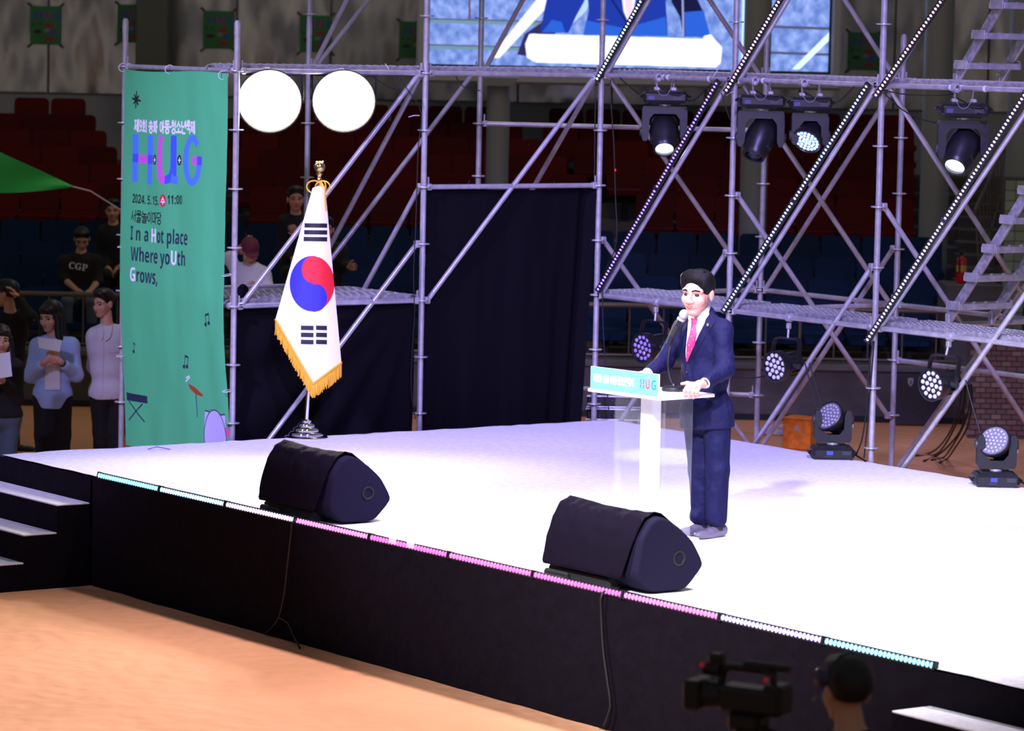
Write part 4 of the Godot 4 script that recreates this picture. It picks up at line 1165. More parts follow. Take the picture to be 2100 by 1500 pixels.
func par_can(label: String, clamp: Vector3, lens: Vector3, dir: Vector3, lit: Material) -> void:
	var t := thing("par_can_light", label, "stage light", clamp, 0, "LED par cans under the walkway")
	var body := M("lamp body")
	var xf := Transform3D(frame_to(dir), lens)
	var m := MB.new()
	m.lathe([[0, -0.27], [0.07, -0.268], [0.092, -0.24], [0.096, -0.12], [0.122, -0.075], [0.126, -0.01], [0.128, 0.012], [0.119, 0.014], [0.114, -0.01]], xf, 32)
	for i in 10: m.box(xf * Vector3(cos(TAU * i / 10) * 0.096, -0.18, sin(TAU * i / 10) * 0.096), Vector3(0.008, 0.11, 0.008), xf.basis)
	var can := wob("can", m, body, t)
	m = MB.new(); m.lathe([[0.115, -0.008], [0.0, -0.008]], xf, 28); wob("lens_plate", m, M("black plastic"), can)
	for r in [[0.0, 1], [0.047, 6], [0.092, 12]]:
		for i in r[1]:
			m = MB.new(); var w: float = TAU * i / r[1] + 0.2
			m.ball(xf * Vector3(cos(w) * r[0], -0.004, sin(w) * r[0]), Vector3(0.0185, 0.011, 0.0185), xf.basis, 10, 6)
			wob("led_cell_light", m, lit, can)
	# bracket: two arms up to the clamp
	var side := dir.cross(Vector3.UP).normalized()
	var c := xf * Vector3(0, -0.11, 0)
	var up := (clamp - c); up -= side * up.dot(side)
	m = MB.new()
	var pl := []
	for q in [[-0.145, 0.0], [-0.145, 0.16], [-0.135, 0.20], [-0.11, 0.215], [0.11, 0.215], [0.135, 0.20], [0.145, 0.16], [0.145, 0.0]]: pl.append(c + side * q[0] + up.normalized() * q[1])
	for i in pl.size() - 1:
		var dd: Vector3 = (pl[i + 1] - pl[i]).normalized(); var fw := dd.cross(side if absf(dd.dot(side)) < 0.9 else up.normalized()).normalized()
		m.box((pl[i] + pl[i + 1]) * 0.5, Vector3(0.012, (pl[i + 1] - pl[i]).length() + 0.008, 0.04), Basis(dd.cross(dir.normalized()).normalized(), dd, dd.cross(dir.normalized()).normalized().cross(dd)))
	wob("bracket", m, body, t)
	for sx in [-1.0, 1.0]:
		m = MB.new(); m.tube(c + side * 0.09 * sx, c + side * 0.165 * sx, 0.022, -1, 12); wob("tilt_knob", m, M("dark grey plastic"), t)
	m = MB.new(); var tp := c + up.normalized() * 0.215
	m.tube(tp, tp.lerp(clamp, 0.7), 0.010, -1, 8); m.box(tp.lerp(clamp, 0.6), Vector3(0.035, 0.05, 0.035), Basis.IDENTITY, 0.006)
	m.lathe([[0.022, -0.022], [0.035, -0.022], [0.035, 0.022], [0.022, 0.022]], Transform3D(frame_to(Vector3.BACK), clamp), 14)
	wob("clamp", m, M("galvanised steel"), t)

func build_lamps() -> void:
	# two floodlights under the walkway pipe, aimed out over the court
	var hot := glow("flood lamp", Color(1.0, 0.97, 0.90), 10.0)
	for i in 2:
		var c := on_z([553.0, 705.0][i], 207.0, 0.06)
		var dir := Vector3(-0.52, -0.16, 0.84).normalized()
		var t := thing("flood_light", ["glaring white floodlight beside the green banner", "glaring white floodlight nearer the flag's finial"][i], "floodlight", c, 0, "floodlights under the scaffold pipe")
		var bs := Basis.looking_at(dir, Vector3.UP)
		var fx := Transform3D(frame_to(dir), c)
		var m := MB.new(); m.lathe([[0, -0.30], [0.10, -0.29], [0.15, -0.24], [0.20, -0.12], [0.255, -0.02], [0.265, 0.02], [0.255, 0.02], [0.245, -0.005]], fx, 36)
		wob("housing", m, M("lamp body", Color(0.075, 0.075, 0.095), 0.38), t)
		m = MB.new(); m.lathe([[0.245, -0.004], [0.20, 0.006], [0.10, 0.014], [0.0, 0.016]], fx, 36)
		wob("lamp_face", m, hot, t)
		m = MB.new(); var pr := c + Vector3(0, 0.235, 0)
		m.path([c + bs.x * 0.265 - dir * 0.04, c + bs.x * 0.265 - dir * 0.04 + Vector3(0, 0.2, 0), Vector3(c.x, 3.745, 0.0) + bs.x * 0.2, Vector3(c.x, 3.745, 0.0) - bs.x * 0.2, c - bs.x * 0.265 - dir * 0.04 + Vector3(0, 0.2, 0), c - bs.x * 0.265 - dir * 0.04], 0.011, 6)
		wob("bracket", m, M("lamp body"), t)
		m = MB.new(); m.lathe([[0.022, -0.025], [0.034, -0.025], [0.034, 0.025], [0.022, 0.025]], Transform3D(frame_to(Vector3.RIGHT), Vector3(c.x, 3.77, 0.0)), 14); wob("clamp", m, M("galvanised steel"), t)
		spot("flood_beam_light", c + dir * 0.05, c + dir * 5.0, Color(1.0, 0.95, 0.88), 14.0, 60.0, 0.8, 0.2)
	var white := glow("beam lens", Color(0.93, 0.97, 1.0), 7.0)
	var unlit := M("dark lens", Color(0.10, 0.11, 0.14), 0.08)
	var cyan := glow("wash cells lit", Color(0.50, 0.70, 1.0), 6.0)
	var y6 := 0.92 + 2.85
	var mh := func(z: float) -> Vector3: return Vector3(0.0, y6 - 0.115, z)
	moving_head("black moving head light with glowing lens hung nearest the curtain", mh.call(0.90), -fh * 0.66 + Vector3(0, -0.75, 0), "beam", true, white)
	moving_head("black moving head light with unlit lens tilted down", mh.call(2.18), -fh * 0.5 - rh * 0.32 + Vector3(0, -0.8, 0), "beam", true, unlit)
	moving_head("black moving head wash light with glowing blue cells", mh.call(2.80), -fh * 0.62 - rh * 0.38 + Vector3(0, -0.68, 0), "wash", true, cyan)
	moving_head("black moving head light with glowing lens hung beside the scaffold stairs", mh.call(4.60), -fh * 0.62 - rh * 0.36 + Vector3(0, -0.72, 0), "beam", true, white)
	var pale := glow("wash cells pale", Color(0.70, 0.66, 1.0), 0.04); pale.albedo_color = Color(0.55, 0.54, 0.62); pale.roughness = 0.2
	moving_head("small moving head light on the stage beside the orange box", on_y(1706, 940, STAGE) + Vector3(0, 0.002, 0), -fh * 0.62 - rh * 0.62 + Vector3(0, 0.52, 0), "wash", false, pale)
	moving_head("small moving head light on the stage below the scaffold stairs", on_y(2041, 996, STAGE) + Vector3(0, 0.002, 0), -fh * 0.72 - rh * 0.42 + Vector3(0, 0.50, 0), "wash", false, pale)
	var cell := glow("par cells dim", Color(0.55, 0.45, 0.85), 0.12); cell.albedo_color = Color(0.62, 0.55, 0.78); cell.roughness = 0.1; cell.metallic = 0.4
	var cell2 := glow("par cells bright", Color(0.80, 0.76, 1.0), 0.30); cell2.albedo_color = Color(0.7, 0.7, 0.76); cell2.roughness = 0.1
	var z1 := on_x(1347, 616, 0.0).z; var z2 := on_x(1619, 652, 0.0).z; var z3 := on_x(1949, 692, 0.0).z
	var y2 := 0.92 + 0.95
	var dp := (-rh * 0.74 - fh * 0.66 + Vector3(0, -0.08, 0)).normalized()
	for e in [[z1, 1317.0, 714.0, cell, "round LED par can with dim purple cells under the walkway by the curtain"], [z2, 1589.0, 752.0, cell2, "round LED par can with bright cells hung beside the speaker"], [z3, 1910.0, 790.0, cell2, "round LED par can with bright cells hung by the brick ramp"]]:
		var cl := Vector3(0, y2, e[0])
		par_can(e[4], cl, on_d(e[1], e[2], (cl - CAM).dot(fh) - 0.12), dp, e[3])
	# LED bars fixed along the braces
	var i := 0
	for e in [[1320, -8, 1222, 166, 1, Color(0.80, 0.90, 1.0), "white"], [1472, 166, 1224, 598, 2, Color(0.58, 0.46, 1.0), "violet"], [1604, -8, 1487, 190, 1, Color(1.0, 0.78, 0.95), "pinkish"], [1780, 172, 1482, 640, 2, Color(0.72, 0.80, 1.0), "bluish white"], [1937, -8, 1793, 200, 1, Color(1.0, 0.80, 0.88), "rosy"], [2104, 190, 1776, 702, 2, Color(0.86, 0.82, 1.0), "pale lilac"]]:
		var a := on_x(e[0], e[1], -0.075); var b := on_x(e[2], e[3], -0.075)
		for k in e[4]:
			var p := a.lerp(b, float(k) / e[4]); var q := a.lerp(b, float(k + 1) / e[4])
			var dd := (q - p).normalized()
			led_bar(p + dd * 0.01, q - dd * 0.01, Vector3(-0.85, 0.1, 0.5), e[5], "%s LED bar tied %s a slanting scaffold brace" % [e[6], "along" if e[4] == 1 else ["to the upper half of", "to the lower half of"][k]], "LED bars along the braces", int((q - p).length() / 0.036), 0.0095)
		i += 1

func build_stage_things() -> void:
	# floor monitors under black cloth covers
	for e in [["black covered floor monitor in front of the flag", 4.10, 4.91], ["black covered floor monitor in front of the speaker's lectern", 7.42, 8.30]]:
		var z0: float = e[1]; var z1: float = e[2]
		var t := thing("floor_monitor", e[0], "speaker", Vector3(-5.6, STAGE, (z0 + z1) * 0.5), 0, "floor monitors at the stage edge")
		# end profile (x, y) from the photograph; the sloping baffle faces up stage
		var pr := PackedVector2Array([Vector2(-5.74, 0.0), Vector2(-5.52, 0.0), Vector2(-5.47, 0.012), Vector2(-5.335, 0.145), Vector2(-5.43, 0.30), Vector2(-5.53, 0.385), Vector2(-5.64, 0.452), Vector2(-5.70, 0.462), Vector2(-5.76, 0.44), Vector2(-5.83, 0.33), Vector2(-5.86, 0.12), Vector2(-5.84, 0.07)])
		for pass_ in 2:   # round the corners
			var q := PackedVector2Array()
			for i in pr.size(): var a := pr[i]; var b := pr[(i + 1) % pr.size()]; q.append(a.lerp(b, 0.14 if pass_ == 0 else 0.25)); q.append(a.lerp(b, 0.86 if pass_ == 0 else 0.75))
			pr = q
		var cen := Vector2(-5.62, 0.2)
		var m := MB.new()
		var xf := Transform3D(Basis.IDENTITY, Vector3(0, STAGE + 0.004, 0))
		# cabinet with softened ends
		var slices := [[z0, 0.90], [z0 + 0.03, 0.985], [z1 - 0.05, 0.985], [z1 - 0.02, 0.972], [z1 - 0.006, 0.945], [z1, 0.91]]
		_loft(m, pr, cen, slices, xf)
		var cab := wob("cabinet", m, M("monitor cloth", Color(0.118, 0.108, 0.185), 0.85), t); (cab.material_override as StandardMaterial3D).metallic_specular = 0.15
		# loose cloth flap hanging over the rear two thirds
		m = MB.new(); var pts := PackedVector3Array()
		var path := PackedVector2Array([Vector2(-5.44, 0.315), Vector2(-5.53, 0.400), Vector2(-5.64, 0.474), Vector2(-5.70, 0.487), Vector2(-5.775, 0.455), Vector2(-5.83, 0.37), Vector2(-5.865, 0.28), Vector2(-5.885, 0.19), Vector2(-5.90, 0.105), Vector2(-5.895, 0.085)])
		var fn := FastNoiseLite.new(); fn.seed = int(z0 * 10); fn.frequency = 0.8
		for j in path.size() * 3 - 2:
			var s := j / 3.0; var a := path[mini(int(s), path.size() - 1)]; var b := path[mini(int(s) + 1, path.size() - 1)]
			var p := a.lerp(b, s - int(s))
			for i in 41:
				var u := i / 40.0
				var z := lerpf(z0 - 0.015, z1 - 0.10 + 0.055 * sin(s * 0.40), u)
				var dn := 0.005 * sin(u * 26.0 + fn.get_noise_1d(u * 8.0) * 4.0) * exp(-pow((s - 3.6) / 1.6, 2.0)) + 0.008 * fn.get_noise_2d(u * 6.0, s)
				var sag := -0.018 * sin(PI * u) * exp(-pow((s - 2.5) / 1.5, 2.0))
				pts.append(Vector3(p.x - dn * 0.7, STAGE + p.y + dn * 0.7 + sag, z))
		m.sheet(40, path.size() * 3 - 3, pts, 0.006)
		wob("cover_flap", m, M("cover flap", Color(0.082, 0.066, 0.108), 0.75), t); M("cover flap").metallic_specular = 0.1
		m = MB.new()
		m.lathe([[0.047, -0.002], [0.047, 0.004], [0.036, 0.006], [0.032, 0.0], [0.030, -0.02], [0.0, -0.02]], Transform3D(Basis(Vector3.RIGHT, Vector3(0, 0, 1), Vector3(0, -1, 0)), Vector3(-5.545, STAGE + 0.205, z1 + 0.001)), 24)
		wob("port_ring", m, M("black rubber"), cab)
		m = MB.new(); m.box(Vector3(-5.80, STAGE + 0.04, z0 + 0.30), Vector3(0.12, 0.07, 0.62), Basis.IDENTITY, 0.01)
		m.box(Vector3(-5.84, STAGE + 0.028, z0 + 0.10), Vector3(0.10, 0.05, 0.24), Basis.IDENTITY, 0.012)
		wob("foot_block", m, M("black rubber"), t)
	build_lectern()

func _loft(m: MB, pr: PackedVector2Array, cen: Vector2, slices: Array, xf: Transform3D) -> void:
	var n := pr.size()
	var cw := Geometry2D.is_polygon_clockwise(pr)
	var en := []
	for i in n:
		var e := (pr[(i + 1) % n] - pr[i]).normalized(); en.append(Vector2(e.y, -e.x) * (-1.0 if cw else 1.0))
	for k in slices.size() - 1:
		var tilt: float = (slices[k][1] - slices[k + 1][1]) * 0.3 / maxf(slices[k + 1][0] - slices[k][0], 0.001)
		for i in n:
			var i0 := m.v.size()
			for q in [[i, k], [(i + 1) % n, k], [(i + 1) % n, k + 1], [i, k + 1]]:
				var c: Vector2 = cen + (pr[q[0]] - cen) * slices[q[1]][1]
				var a: Vector2 = en[q[0]]; var b: Vector2 = en[(q[0] - 1 + n) % n]
				var w: Vector2 = (a + b).normalized() if a.dot(b) > 0.5 else en[i]
				m.add(xf * Vector3(c.x, c.y, slices[q[1]][0]), Vector3(w.x, w.y, tilt).normalized())
			m.tri(i0, i0 + 1, i0 + 2); m.tri(i0, i0 + 2, i0 + 3)
	var t := Geometry2D.triangulate_polygon(pr)
	for e in [[slices[0], -1.0], [slices[-1], 1.0]]:
		var i0 := m.v.size()
		for p in pr: var q: Vector2 = cen + (p - cen) * e[0][1]; m.add(xf * Vector3(q.x, q.y, e[0][0]), Vector3(0, 0, e[1]))
		for k in range(0, t.size(), 3): m.tri(i0 + t[k], i0 + t[k + 1], i0 + t[k + 2])

var lect_at := Vector3(-4.315, STAGE, 6.40)
var lect_turn := 0.10
func build_lectern() -> void:
	# local axes: -x faces the audience, z runs along the front edge
	var t := thing("lectern", "white lectern with clear acrylic panels and a mint sign", "lectern", lect_at, lect_turn)
	var m := MB.new(); m.box(Vector3(0.01, 0.968, -0.015), Vector3(0.49, 0.022, 0.70), Basis.IDENTITY, 0.004)
	obj("top_board", m, M("white paint"), t)
	m = MB.new(); m.box(Vector3(-0.02, 0.49, 0.02), Vector3(0.085, 0.94, 0.115), Basis.IDENTITY, 0.006); obj("column", m, M("white paint"), t)
	m = MB.new(); m.box(Vector3(0, 0.012, 0), Vector3(0.44, 0.024, 0.52), Basis.IDENTITY, 0.006); obj("base_plate", m, M("white paint"), t)
	var acr := M("clear acrylic", Color(0.92, 0.95, 1.0, 0.03), 0.02); acr.transparency = BaseMaterial3D.TRANSPARENCY_ALPHA
	m = MB.new(); m.box(Vector3(-0.10, 0.49, 0), Vector3(0.008, 0.93, 0.48)); obj("acrylic_panel", m, acr, t)
	m = MB.new(); m.box(Vector3(0.03, 0.49, 0.225), Vector3(0.26, 0.93, 0.008)); obj("acrylic_panel", m, acr, t)
	m = MB.new(); m.box(Vector3(0.03, 0.49, -0.225), Vector3(0.26, 0.93, 0.008)); obj("acrylic_panel", m, acr, t)
	# sign on the front edge
	var p := Paint.new(1200, 300, Color(0.42, 0.80, 0.80))
	p.hangul(festival_line(), 50, 95, 52, 112, 7.5, Color(0.98, 0.98, 0.98), 0.1)
	p.text("H", 870, 215, 180, Color(0.16, 0.48, 0.72), 0.75); p.text("U", 970, 215, 180, Color(0.90, 0.22, 0.36), 0.75); p.text("G", 1075, 215, 180, Color(0.18, 0.46, 0.74), 0.75)
	p.line(Vector2(885, 150), Vector2(945, 150), 10, Color(0.9, 0.4, 0.5))
	m = MB.new(); m.box(Vector3(-0.222, 1.052, -0.02), Vector3(0.012, 0.148, 0.65)); var bd := obj("sign_board", m, M("white paint"), t)
	m = MB.new(); m.quad(Vector3(-0.229, 0.98, -0.343), Vector3(-0.229, 0.98, 0.303), Vector3(-0.229, 1.125, 0.303), Vector3(-0.229, 1.125, -0.343), Vector3.LEFT)
	obj("sign_print", m, printed("lectern sign", p.tex(), 0.4), bd)
	# gooseneck microphone stand on the top board
	var xf := t.global_transform
	var foot := Vector3(-4.17, STAGE + 0.979, 6.45)
	var s := thing("microphone_stand", "black desk stand with gooseneck holding a microphone on the lectern", "microphone stand", foot)
	m = MB.new(); m.lathe([[0.0, 0.0], [0.078, 0.0], [0.080, 0.008], [0.076, 0.026], [0.060, 0.032], [0.016, 0.036], [0.012, 0.05]], Transform3D.IDENTITY, 28); obj("base", m, M("black plastic"), s)
	var dman := (foot - CAM).dot(fh)
	var tip := on_d(1381, 690, dman + 0.02) - foot
	var nk := []
	for i in 15:
		var u := i / 14.0
		nk.append(Vector3(0, 0.03, 0).lerp(tip, u * u * 0.6 + u * 0.4 if false else u) + rh * (-0.045 * sin(PI * u) * (1.0 - u * 0.4)))
	m = MB.new(); m.path(nk, 0.008, 8); obj("gooseneck", m, M("black plastic"), s)
	m = MB.new(); var a := on_d(1374, 698, dman); var b := on_d(1402, 645, dman - 0.03); var d := (b - a).normalized()
	m.tube(a + d * 0.03, a + d * 0.11, 0.021, 0.023, 14); m.tube(tip + foot, a + d * 0.06, 0.010, -1, 8)
	wob("clip", m, M("black rubber"), s)
	var mic := thing("microphone", "handheld microphone with a pale mesh head in front of the speaker's mouth", "microphone", (a + b) * 0.5)
	m = MB.new(); m.tube(a - d * 0.03, a + d * 0.15, 0.0145, 0.020, 14); wob("handle", m, M("mic handle", Color(0.10, 0.11, 0.18), 0.35, 0.3), mic)
	m = MB.new(); m.tube(a + d * 0.15, a + d * 0.165, 0.027, 0.027, 16); m.ball(b, Vector3(0.030, 0.034, 0.030), frame_to(d), 16, 10); wob("mesh_head", m, M("mic mesh", Color(0.75, 0.74, 0.74), 0.5, 0.6), mic)

func rounded(w: float, h: float, r: float) -> PackedVector2Array:
	var o := PackedVector2Array()
	for c in [[w / 2 - r, h / 2 - r, 0], [-w / 2 + r, h / 2 - r, 1], [-w / 2 + r, -h / 2 + r, 2], [w / 2 - r, -h / 2 + r, 3]]:
		for i in 5: var a: float = PI / 2 * (c[2] + i / 4.0); o.append(Vector2(c[0] + cos(a) * r, c[1] + sin(a) * r))
	return o

func seat_proto(m: Material, called: String) -> Node3D:
	var t := Node3D.new(); t.name = called
	var b := MB.new()
	b.prism(rounded(0.445, 0.40, 0.06), -0.022, 0.022, Transform3D(Basis(Vector3.RIGHT, -0.16), Vector3(0, 0.575, -0.10)))
	b.prism(rounded(0.30, 0.22, 0.05), 0.02, 0.028, Transform3D(Basis(Vector3.RIGHT, -0.16), Vector3(0, 0.57, -0.10)))
	obj("backrest", b, m, t)
	b = MB.new()
	b.prism(rounded(0.445, 0.40, 0.06), -0.03, 0.03, Transform3D(Basis(Vector3.RIGHT, -PI / 2 + 0.06), Vector3(0, 0.37, 0.10)))
	b.box(Vector3(0, 0.345, 0.285), Vector3(0.40, 0.06, 0.03), Basis.IDENTITY, 0.012)
	obj("seat_pan", b, m, t)
	b = MB.new(); b.box(Vector3(0, 0.17, 0.04), Vector3(0.07, 0.34, 0.09), Basis.IDENTITY, 0.01); b.box(Vector3(0, 0.006, 0.04), Vector3(0.16, 0.012, 0.20))
	b.box(Vector3(0, 0.40, -0.09), Vector3(0.05, 0.16, 0.03))
	obj("pedestal", b, M("black rubber"), t)
	return t

func ordinal(n: int) -> String: return ordinal_of(n, "aisle")
func ordinal_of(n: int, from: String) -> String:
	var w := ["beside the", "second from the", "third from the", "fourth from the", "fifth from the", "sixth from the", "seventh from the", "eighth from the", "ninth from the", "tenth from the", "eleventh from the", "twelfth from the"]
	return "%s %s" % [w[n], from] if n < 12 else "%dth from the %s" % [n + 1, from]
func build_stands() -> void:
	var r := RandomNumberGenerator.new(); r.seed = 3
	var reds := []; var blues := []
	for i in 3:
		var k := 1.0 - 0.10 * i
		var a := M("red seat %d" % i, Color(0.345 * k, 0.072 * k, 0.062 * k), 0.55); a.metallic_specular = 0.2; reds.append(seat_proto(a, "red_stadium_chair"))
		var b := M("blue seat %d" % i, Color(0.065 * k, 0.165 * k, 0.285 * k), 0.55); b.metallic_specular = 0.2; blues.append(seat_proto(b, "blue_stadium_chair"))
	var names := ["top", "second", "third", "fourth", "fifth", "lowest"]
	var ends_a := [176, 197, 219, 241, 263, 287]; var ends_b := [1026, 1074, 1119, 1166, 1208, 1252]
	for i in 6:
		var dd := red_d(i); var top := row_h(RED_Y[i], dd) - 0.78
		var pitch := FL * 0.475 / dd
		var blocks := [[ends_a[i], -40, "over the waiting people"], [ends_b[i], 452, "behind the flag"], [1880, ends_b[i] + 40, "behind the hanging lights"]]
		for q in blocks:
			var x: float = q[0] - pitch * 0.5
			var num := 0
			while x > q[1] + pitch * 0.45:
				var hide: bool = x > 500 and x < 1225 and RED_Y[i] > 380 and x > 905
				if not hide:
					var o := copy(reds[r.randi() % 3], "red_stadium_chair")
					o.position = on_d(x, RED_Y[i], dd); o.position.y = top; o.rotation.y = yaw_bg + r.randf_range(-0.02, 0.02)
					tag(o, "dark red seat %s, %s red row, %s" % [ordinal(num), names[i], q[2]], "chair", "red stadium seats")
				x -= pitch; num += 1
	var bn := ["top", "second", "third", "lowest"]
	for i in 4:
		var dd := blue_d(i); var top := row_h(BLUE_Y[i], dd) - 0.78
		var pitch := FL * 0.475 / dd
		var num := 0
		var x := 1938.0 - pitch * 0.5 - 9.0 * i
		while x > -30:
			if not ((x > 285 and x < 452) or (x > 905 and x < 1195)):
				var o := copy(blues[r.randi() % 3], "blue_stadium_chair")
				o.position = on_d(x, BLUE_Y[i], dd); o.position.y = top; o.rotation.y = yaw_bg + r.randf_range(-0.02, 0.02)
				tag(o, "dark blue seat %s, %s blue row" % [ordinal_of(num, "steps"), bn[i]], "chair", "blue stadium seats")
			x -= pitch; num += 1
	for o in reds + blues: o.free()
	# guard rail on the low wall
	var d0 := 39.10
	var ty := on_d(1050, 622, d0).y; var by := on_d(1050, 724, d0).y
	var t := thing("guard_rail", "dull metal guard rail along the low concrete wall", "railing", bgp(0, 0.6, d0))
	var m := MB.new(); m.tube(on_d(-60, 0, d0) * Vector3(1, 0, 1) + Vector3(0, ty, 0), on_d(1990, 0, d0) * Vector3(1, 0, 1) + Vector3(0, ty, 0), 0.028, -1, 12)
	var rail := M("railing metal", Color(0.42, 0.39, 0.36), 0.45, 0.6)
	wob("top_rail", m, rail, t)
	m = MB.new(); m.tube(on_d(-60, 0, d0) * Vector3(1, 0, 1) + Vector3(0, by, 0), on_d(1990, 0, d0) * Vector3(1, 0, 1) + Vector3(0, by, 0), 0.016, -1, 10); wob("bottom_rail", m, rail, t)
	for i in 30:
		var x := -40.0 + 70.0 * i
		var p := on_d(x, 700, d0)
		m = MB.new(); m.tube(Vector3(p.x, by if i % 6 else 0.6, p.z), Vector3(p.x, ty, p.z), 0.010 if i % 6 else 0.02, -1, 8); wob("baluster" if i % 6 else "rail_post", m, rail, t)
	# round columns
	var cm := M("painted column", Color(0.50, 0.53, 0.53), 0.5)
	for e in [[1018, 42.33, 0.135, "round grey column under the large screen behind the curtain", 3.52], [1545, 42.33, 0.16, "round grey column behind the unlit moving head", 9.0], [1916, 42.35, 0.17, "round grey column behind the scaffold stairs", 9.0], [2096, 42.0, 0.20, "round grey column at the far end of the stands", 9.0]]:
		var p := on_d(e[0], 400, e[1])
		var c := thing("round_column", e[3], "column", Vector3(p.x, 0, p.z), yaw_bg, "round grey columns of the stands")
		m = MB.new(); m.lathe([[e[2], 0], [e[2], e[4]]], Transform3D.IDENTITY, 32); obj("shaft", m, cm, c)
		m = MB.new(); m.lathe([[e[2] + 0.03, 0], [e[2] + 0.03, 1.3], [e[2], 1.32]], Transform3D.IDENTITY, 32); obj("foot", m, cm, c)
		if e[4] < 5: m = MB.new(); m.prism(PackedVector2Array([Vector2(-0.16, 3.50), Vector2(0.16, 3.50), Vector2(0.24, 3.60), Vector2(-0.24, 3.60)]), -0.2, 0.2); obj("bracket", m, cm, c)
	m = MB.new(); m.box(bgp((322.0 - 1050) / FL * 47.2, 6.5, 47.2), Vector3(0.42, 6.0, 0.4), Basis(Vector3.UP, yaw_bg), 0.02)
	solo("wall_pier", m, M("grey green paint", Color(0.36, 0.39, 0.36), 0.6), "grey green pier standing against the metal wall above the banner", "pier", bgp((322.0 - 1050) / FL * 47.2, 3.5, 47.2))
	build_right_side()

func build_right_side() -> void:
	var turn := Basis(Vector3.UP, yaw_bg)
	# concrete steps beside the seats
	var t := thing("stand_steps", "grey concrete steps climbing beside the end of the seats", "steps", on_d(1995, 600, 40.0) * Vector3(1, 0, 1))
	for i in 9:
		var dd := 40.95 + 0.62 * i
		var h := on_d(1990, 600 - 26.0 * i, dd).y
		var m := MB.new(); m.box(Vector3(on_d(1995, 600, dd).x, h * 0.5, on_d(1995, 600, dd).z), Vector3(0.42, h, 0.62), turn); wob("step", m, M("concrete"), t)
	# stair rail
	var g := thing("stair_rail", "thin metal rail with upright bars beside the concrete steps", "railing", on_d(2010, 560, 40.6))
	var a := on_d(2000, 432, 40.4); var b := on_d(2062, 296, 44.0)
	var a2 := on_d(2008, 560, 40.4); var b2 := on_d(2052, 400, 44.0)
	var gm := M("railing metal")
	var m := MB.new(); m.tube(a, b, 0.022, -1, 10); wob("top_rail", m, gm, g)
	m = MB.new(); m.tube(a2, b2, 0.014, -1, 8); wob("bottom_rail", m, gm, g)
	for i in 9:
		m = MB.new(); m.tube(a2.lerp(b2, i / 8.0), a.lerp(b, i / 8.0), 0.010, -1, 8); wob("baluster", m, gm, g)
	# pale tiled stair wall
	t = thing("tiled_pier", "pale green tiled pier beside the far steps", "pier", on_d(2074, 560, 41.2) * Vector3(1, 0, 1), yaw_bg)
	m = MB.new(); m.box(Vector3(0, 1.3, 0), Vector3(0.24, 2.6, 0.3)); obj("core", m, M("concrete"), t)
	for j in 15:
		for i in 2:
			m = MB.new(); m.box(Vector3(-0.06 + 0.122 * i, 0.9 + 0.115 * j, 0.152), Vector3(0.116, 0.108, 0.014), Basis.IDENTITY, 0.003)
			obj("tile", m, M("pale tile %d" % ((i + j) % 3), Color(0.58, 0.66, 0.58) * (1.0 - 0.06 * ((i + j) % 3)), 0.3), t)
	# fire extinguisher
	var fe := on_d(1971, 581, 40.15)
	t = thing("fire_extinguisher", "red fire extinguisher with a yellow label on the concrete ledge", "fire extinguisher", fe)
	m = MB.new(); m.lathe([[0.0, 0.0], [0.052, 0.0], [0.056, 0.01], [0.056, 0.24], [0.048, 0.275], [0.022, 0.295], [0.018, 0.31], [0.0, 0.31]], Transform3D.IDENTITY, 24); obj("cylinder", m, M("extinguisher red", Color(0.72, 0.05, 0.06), 0.3), t)
	m = MB.new(); m.lathe([[0.0572, 0.13], [0.0572, 0.20]], Transform3D(turn, Vector3.ZERO), 24); obj("label_band", m, M("extinguisher label", Color(0.75, 0.62, 0.20), 0.5), t)
	m = MB.new(); m.tube(Vector3(0, 0.30, 0), Vector3(0, 0.335, 0), 0.016, -1, 10); m.box(Vector3(0.02, 0.345, 0.0), Vector3(0.09, 0.012, 0.02), turn); m.box(Vector3(0.015, 0.365, 0.0), Vector3(0.08, 0.010, 0.02), turn * Basis(Vector3.BACK, 0.3)); obj("valve_handle", m, M("black plastic"), t)
	m = MB.new(); m.path([Vector3(0, 0.33, 0), Vector3(-0.05, 0.34, 0.03), Vector3(-0.075, 0.27, 0.04), Vector3(-0.07, 0.12, 0.04)], 0.010, 6); obj("hose", m, M("black rubber"), t)
	m = MB.new(); var led := on_d(1990, 590, 40.2); m.box(Vector3(led.x, fe.y * 0.5 - 0.002, led.z), Vector3(0.62, fe.y - 0.004, 0.8), turn)
	solo("step_block", m, M("concrete"), "concrete block step carrying the fire extinguisher", "step", Vector3(led.x, 0, led.z))
	# brick ramp
	var bd := 37.6
	var p0 := on_d(2065, 930, bd)
	t = thing("brick_ramp", "sloping wall of worn tan bricks beside the low concrete wall", "brick wall", Vector3(p0.x, 0, p0.z), yaw_bg)
	var lean := Basis(Vector3.RIGHT, -0.22)
	m = MB.new(); m.box(lean * Vector3(0.05, 0.52, -0.06), Vector3(0.92, 1.1, 0.1), lean); obj("mortar_bed", m, M("mortar", Color(0.30, 0.28, 0.26), 0.95), t)
	for j in 18:
		for i in 9:
			var x := -0.40 + 0.108 * i + (0.054 if j % 2 else 0.0)
			if x < -0.42 + 0.004 * j: continue
			m = MB.new(); var rr := fmod(sin(i * 12.9 + j * 78.2) * 43758.5, 1.0)
			m.box(lean * Vector3(x + 0.01, 0.06 + 0.056 * j, -0.002 + 0.004 * rr), Vector3(0.100, 0.049, 0.03), lean, 0.004)
			obj("brick", m, M("brick %d" % (absi(int(rr * 10)) % 4), [Color(0.46, 0.38, 0.31), Color(0.40, 0.32, 0.27), Color(0.50, 0.43, 0.36), Color(0.42, 0.30, 0.26)][absi(int(rr * 10)) % 4], 0.9), t)
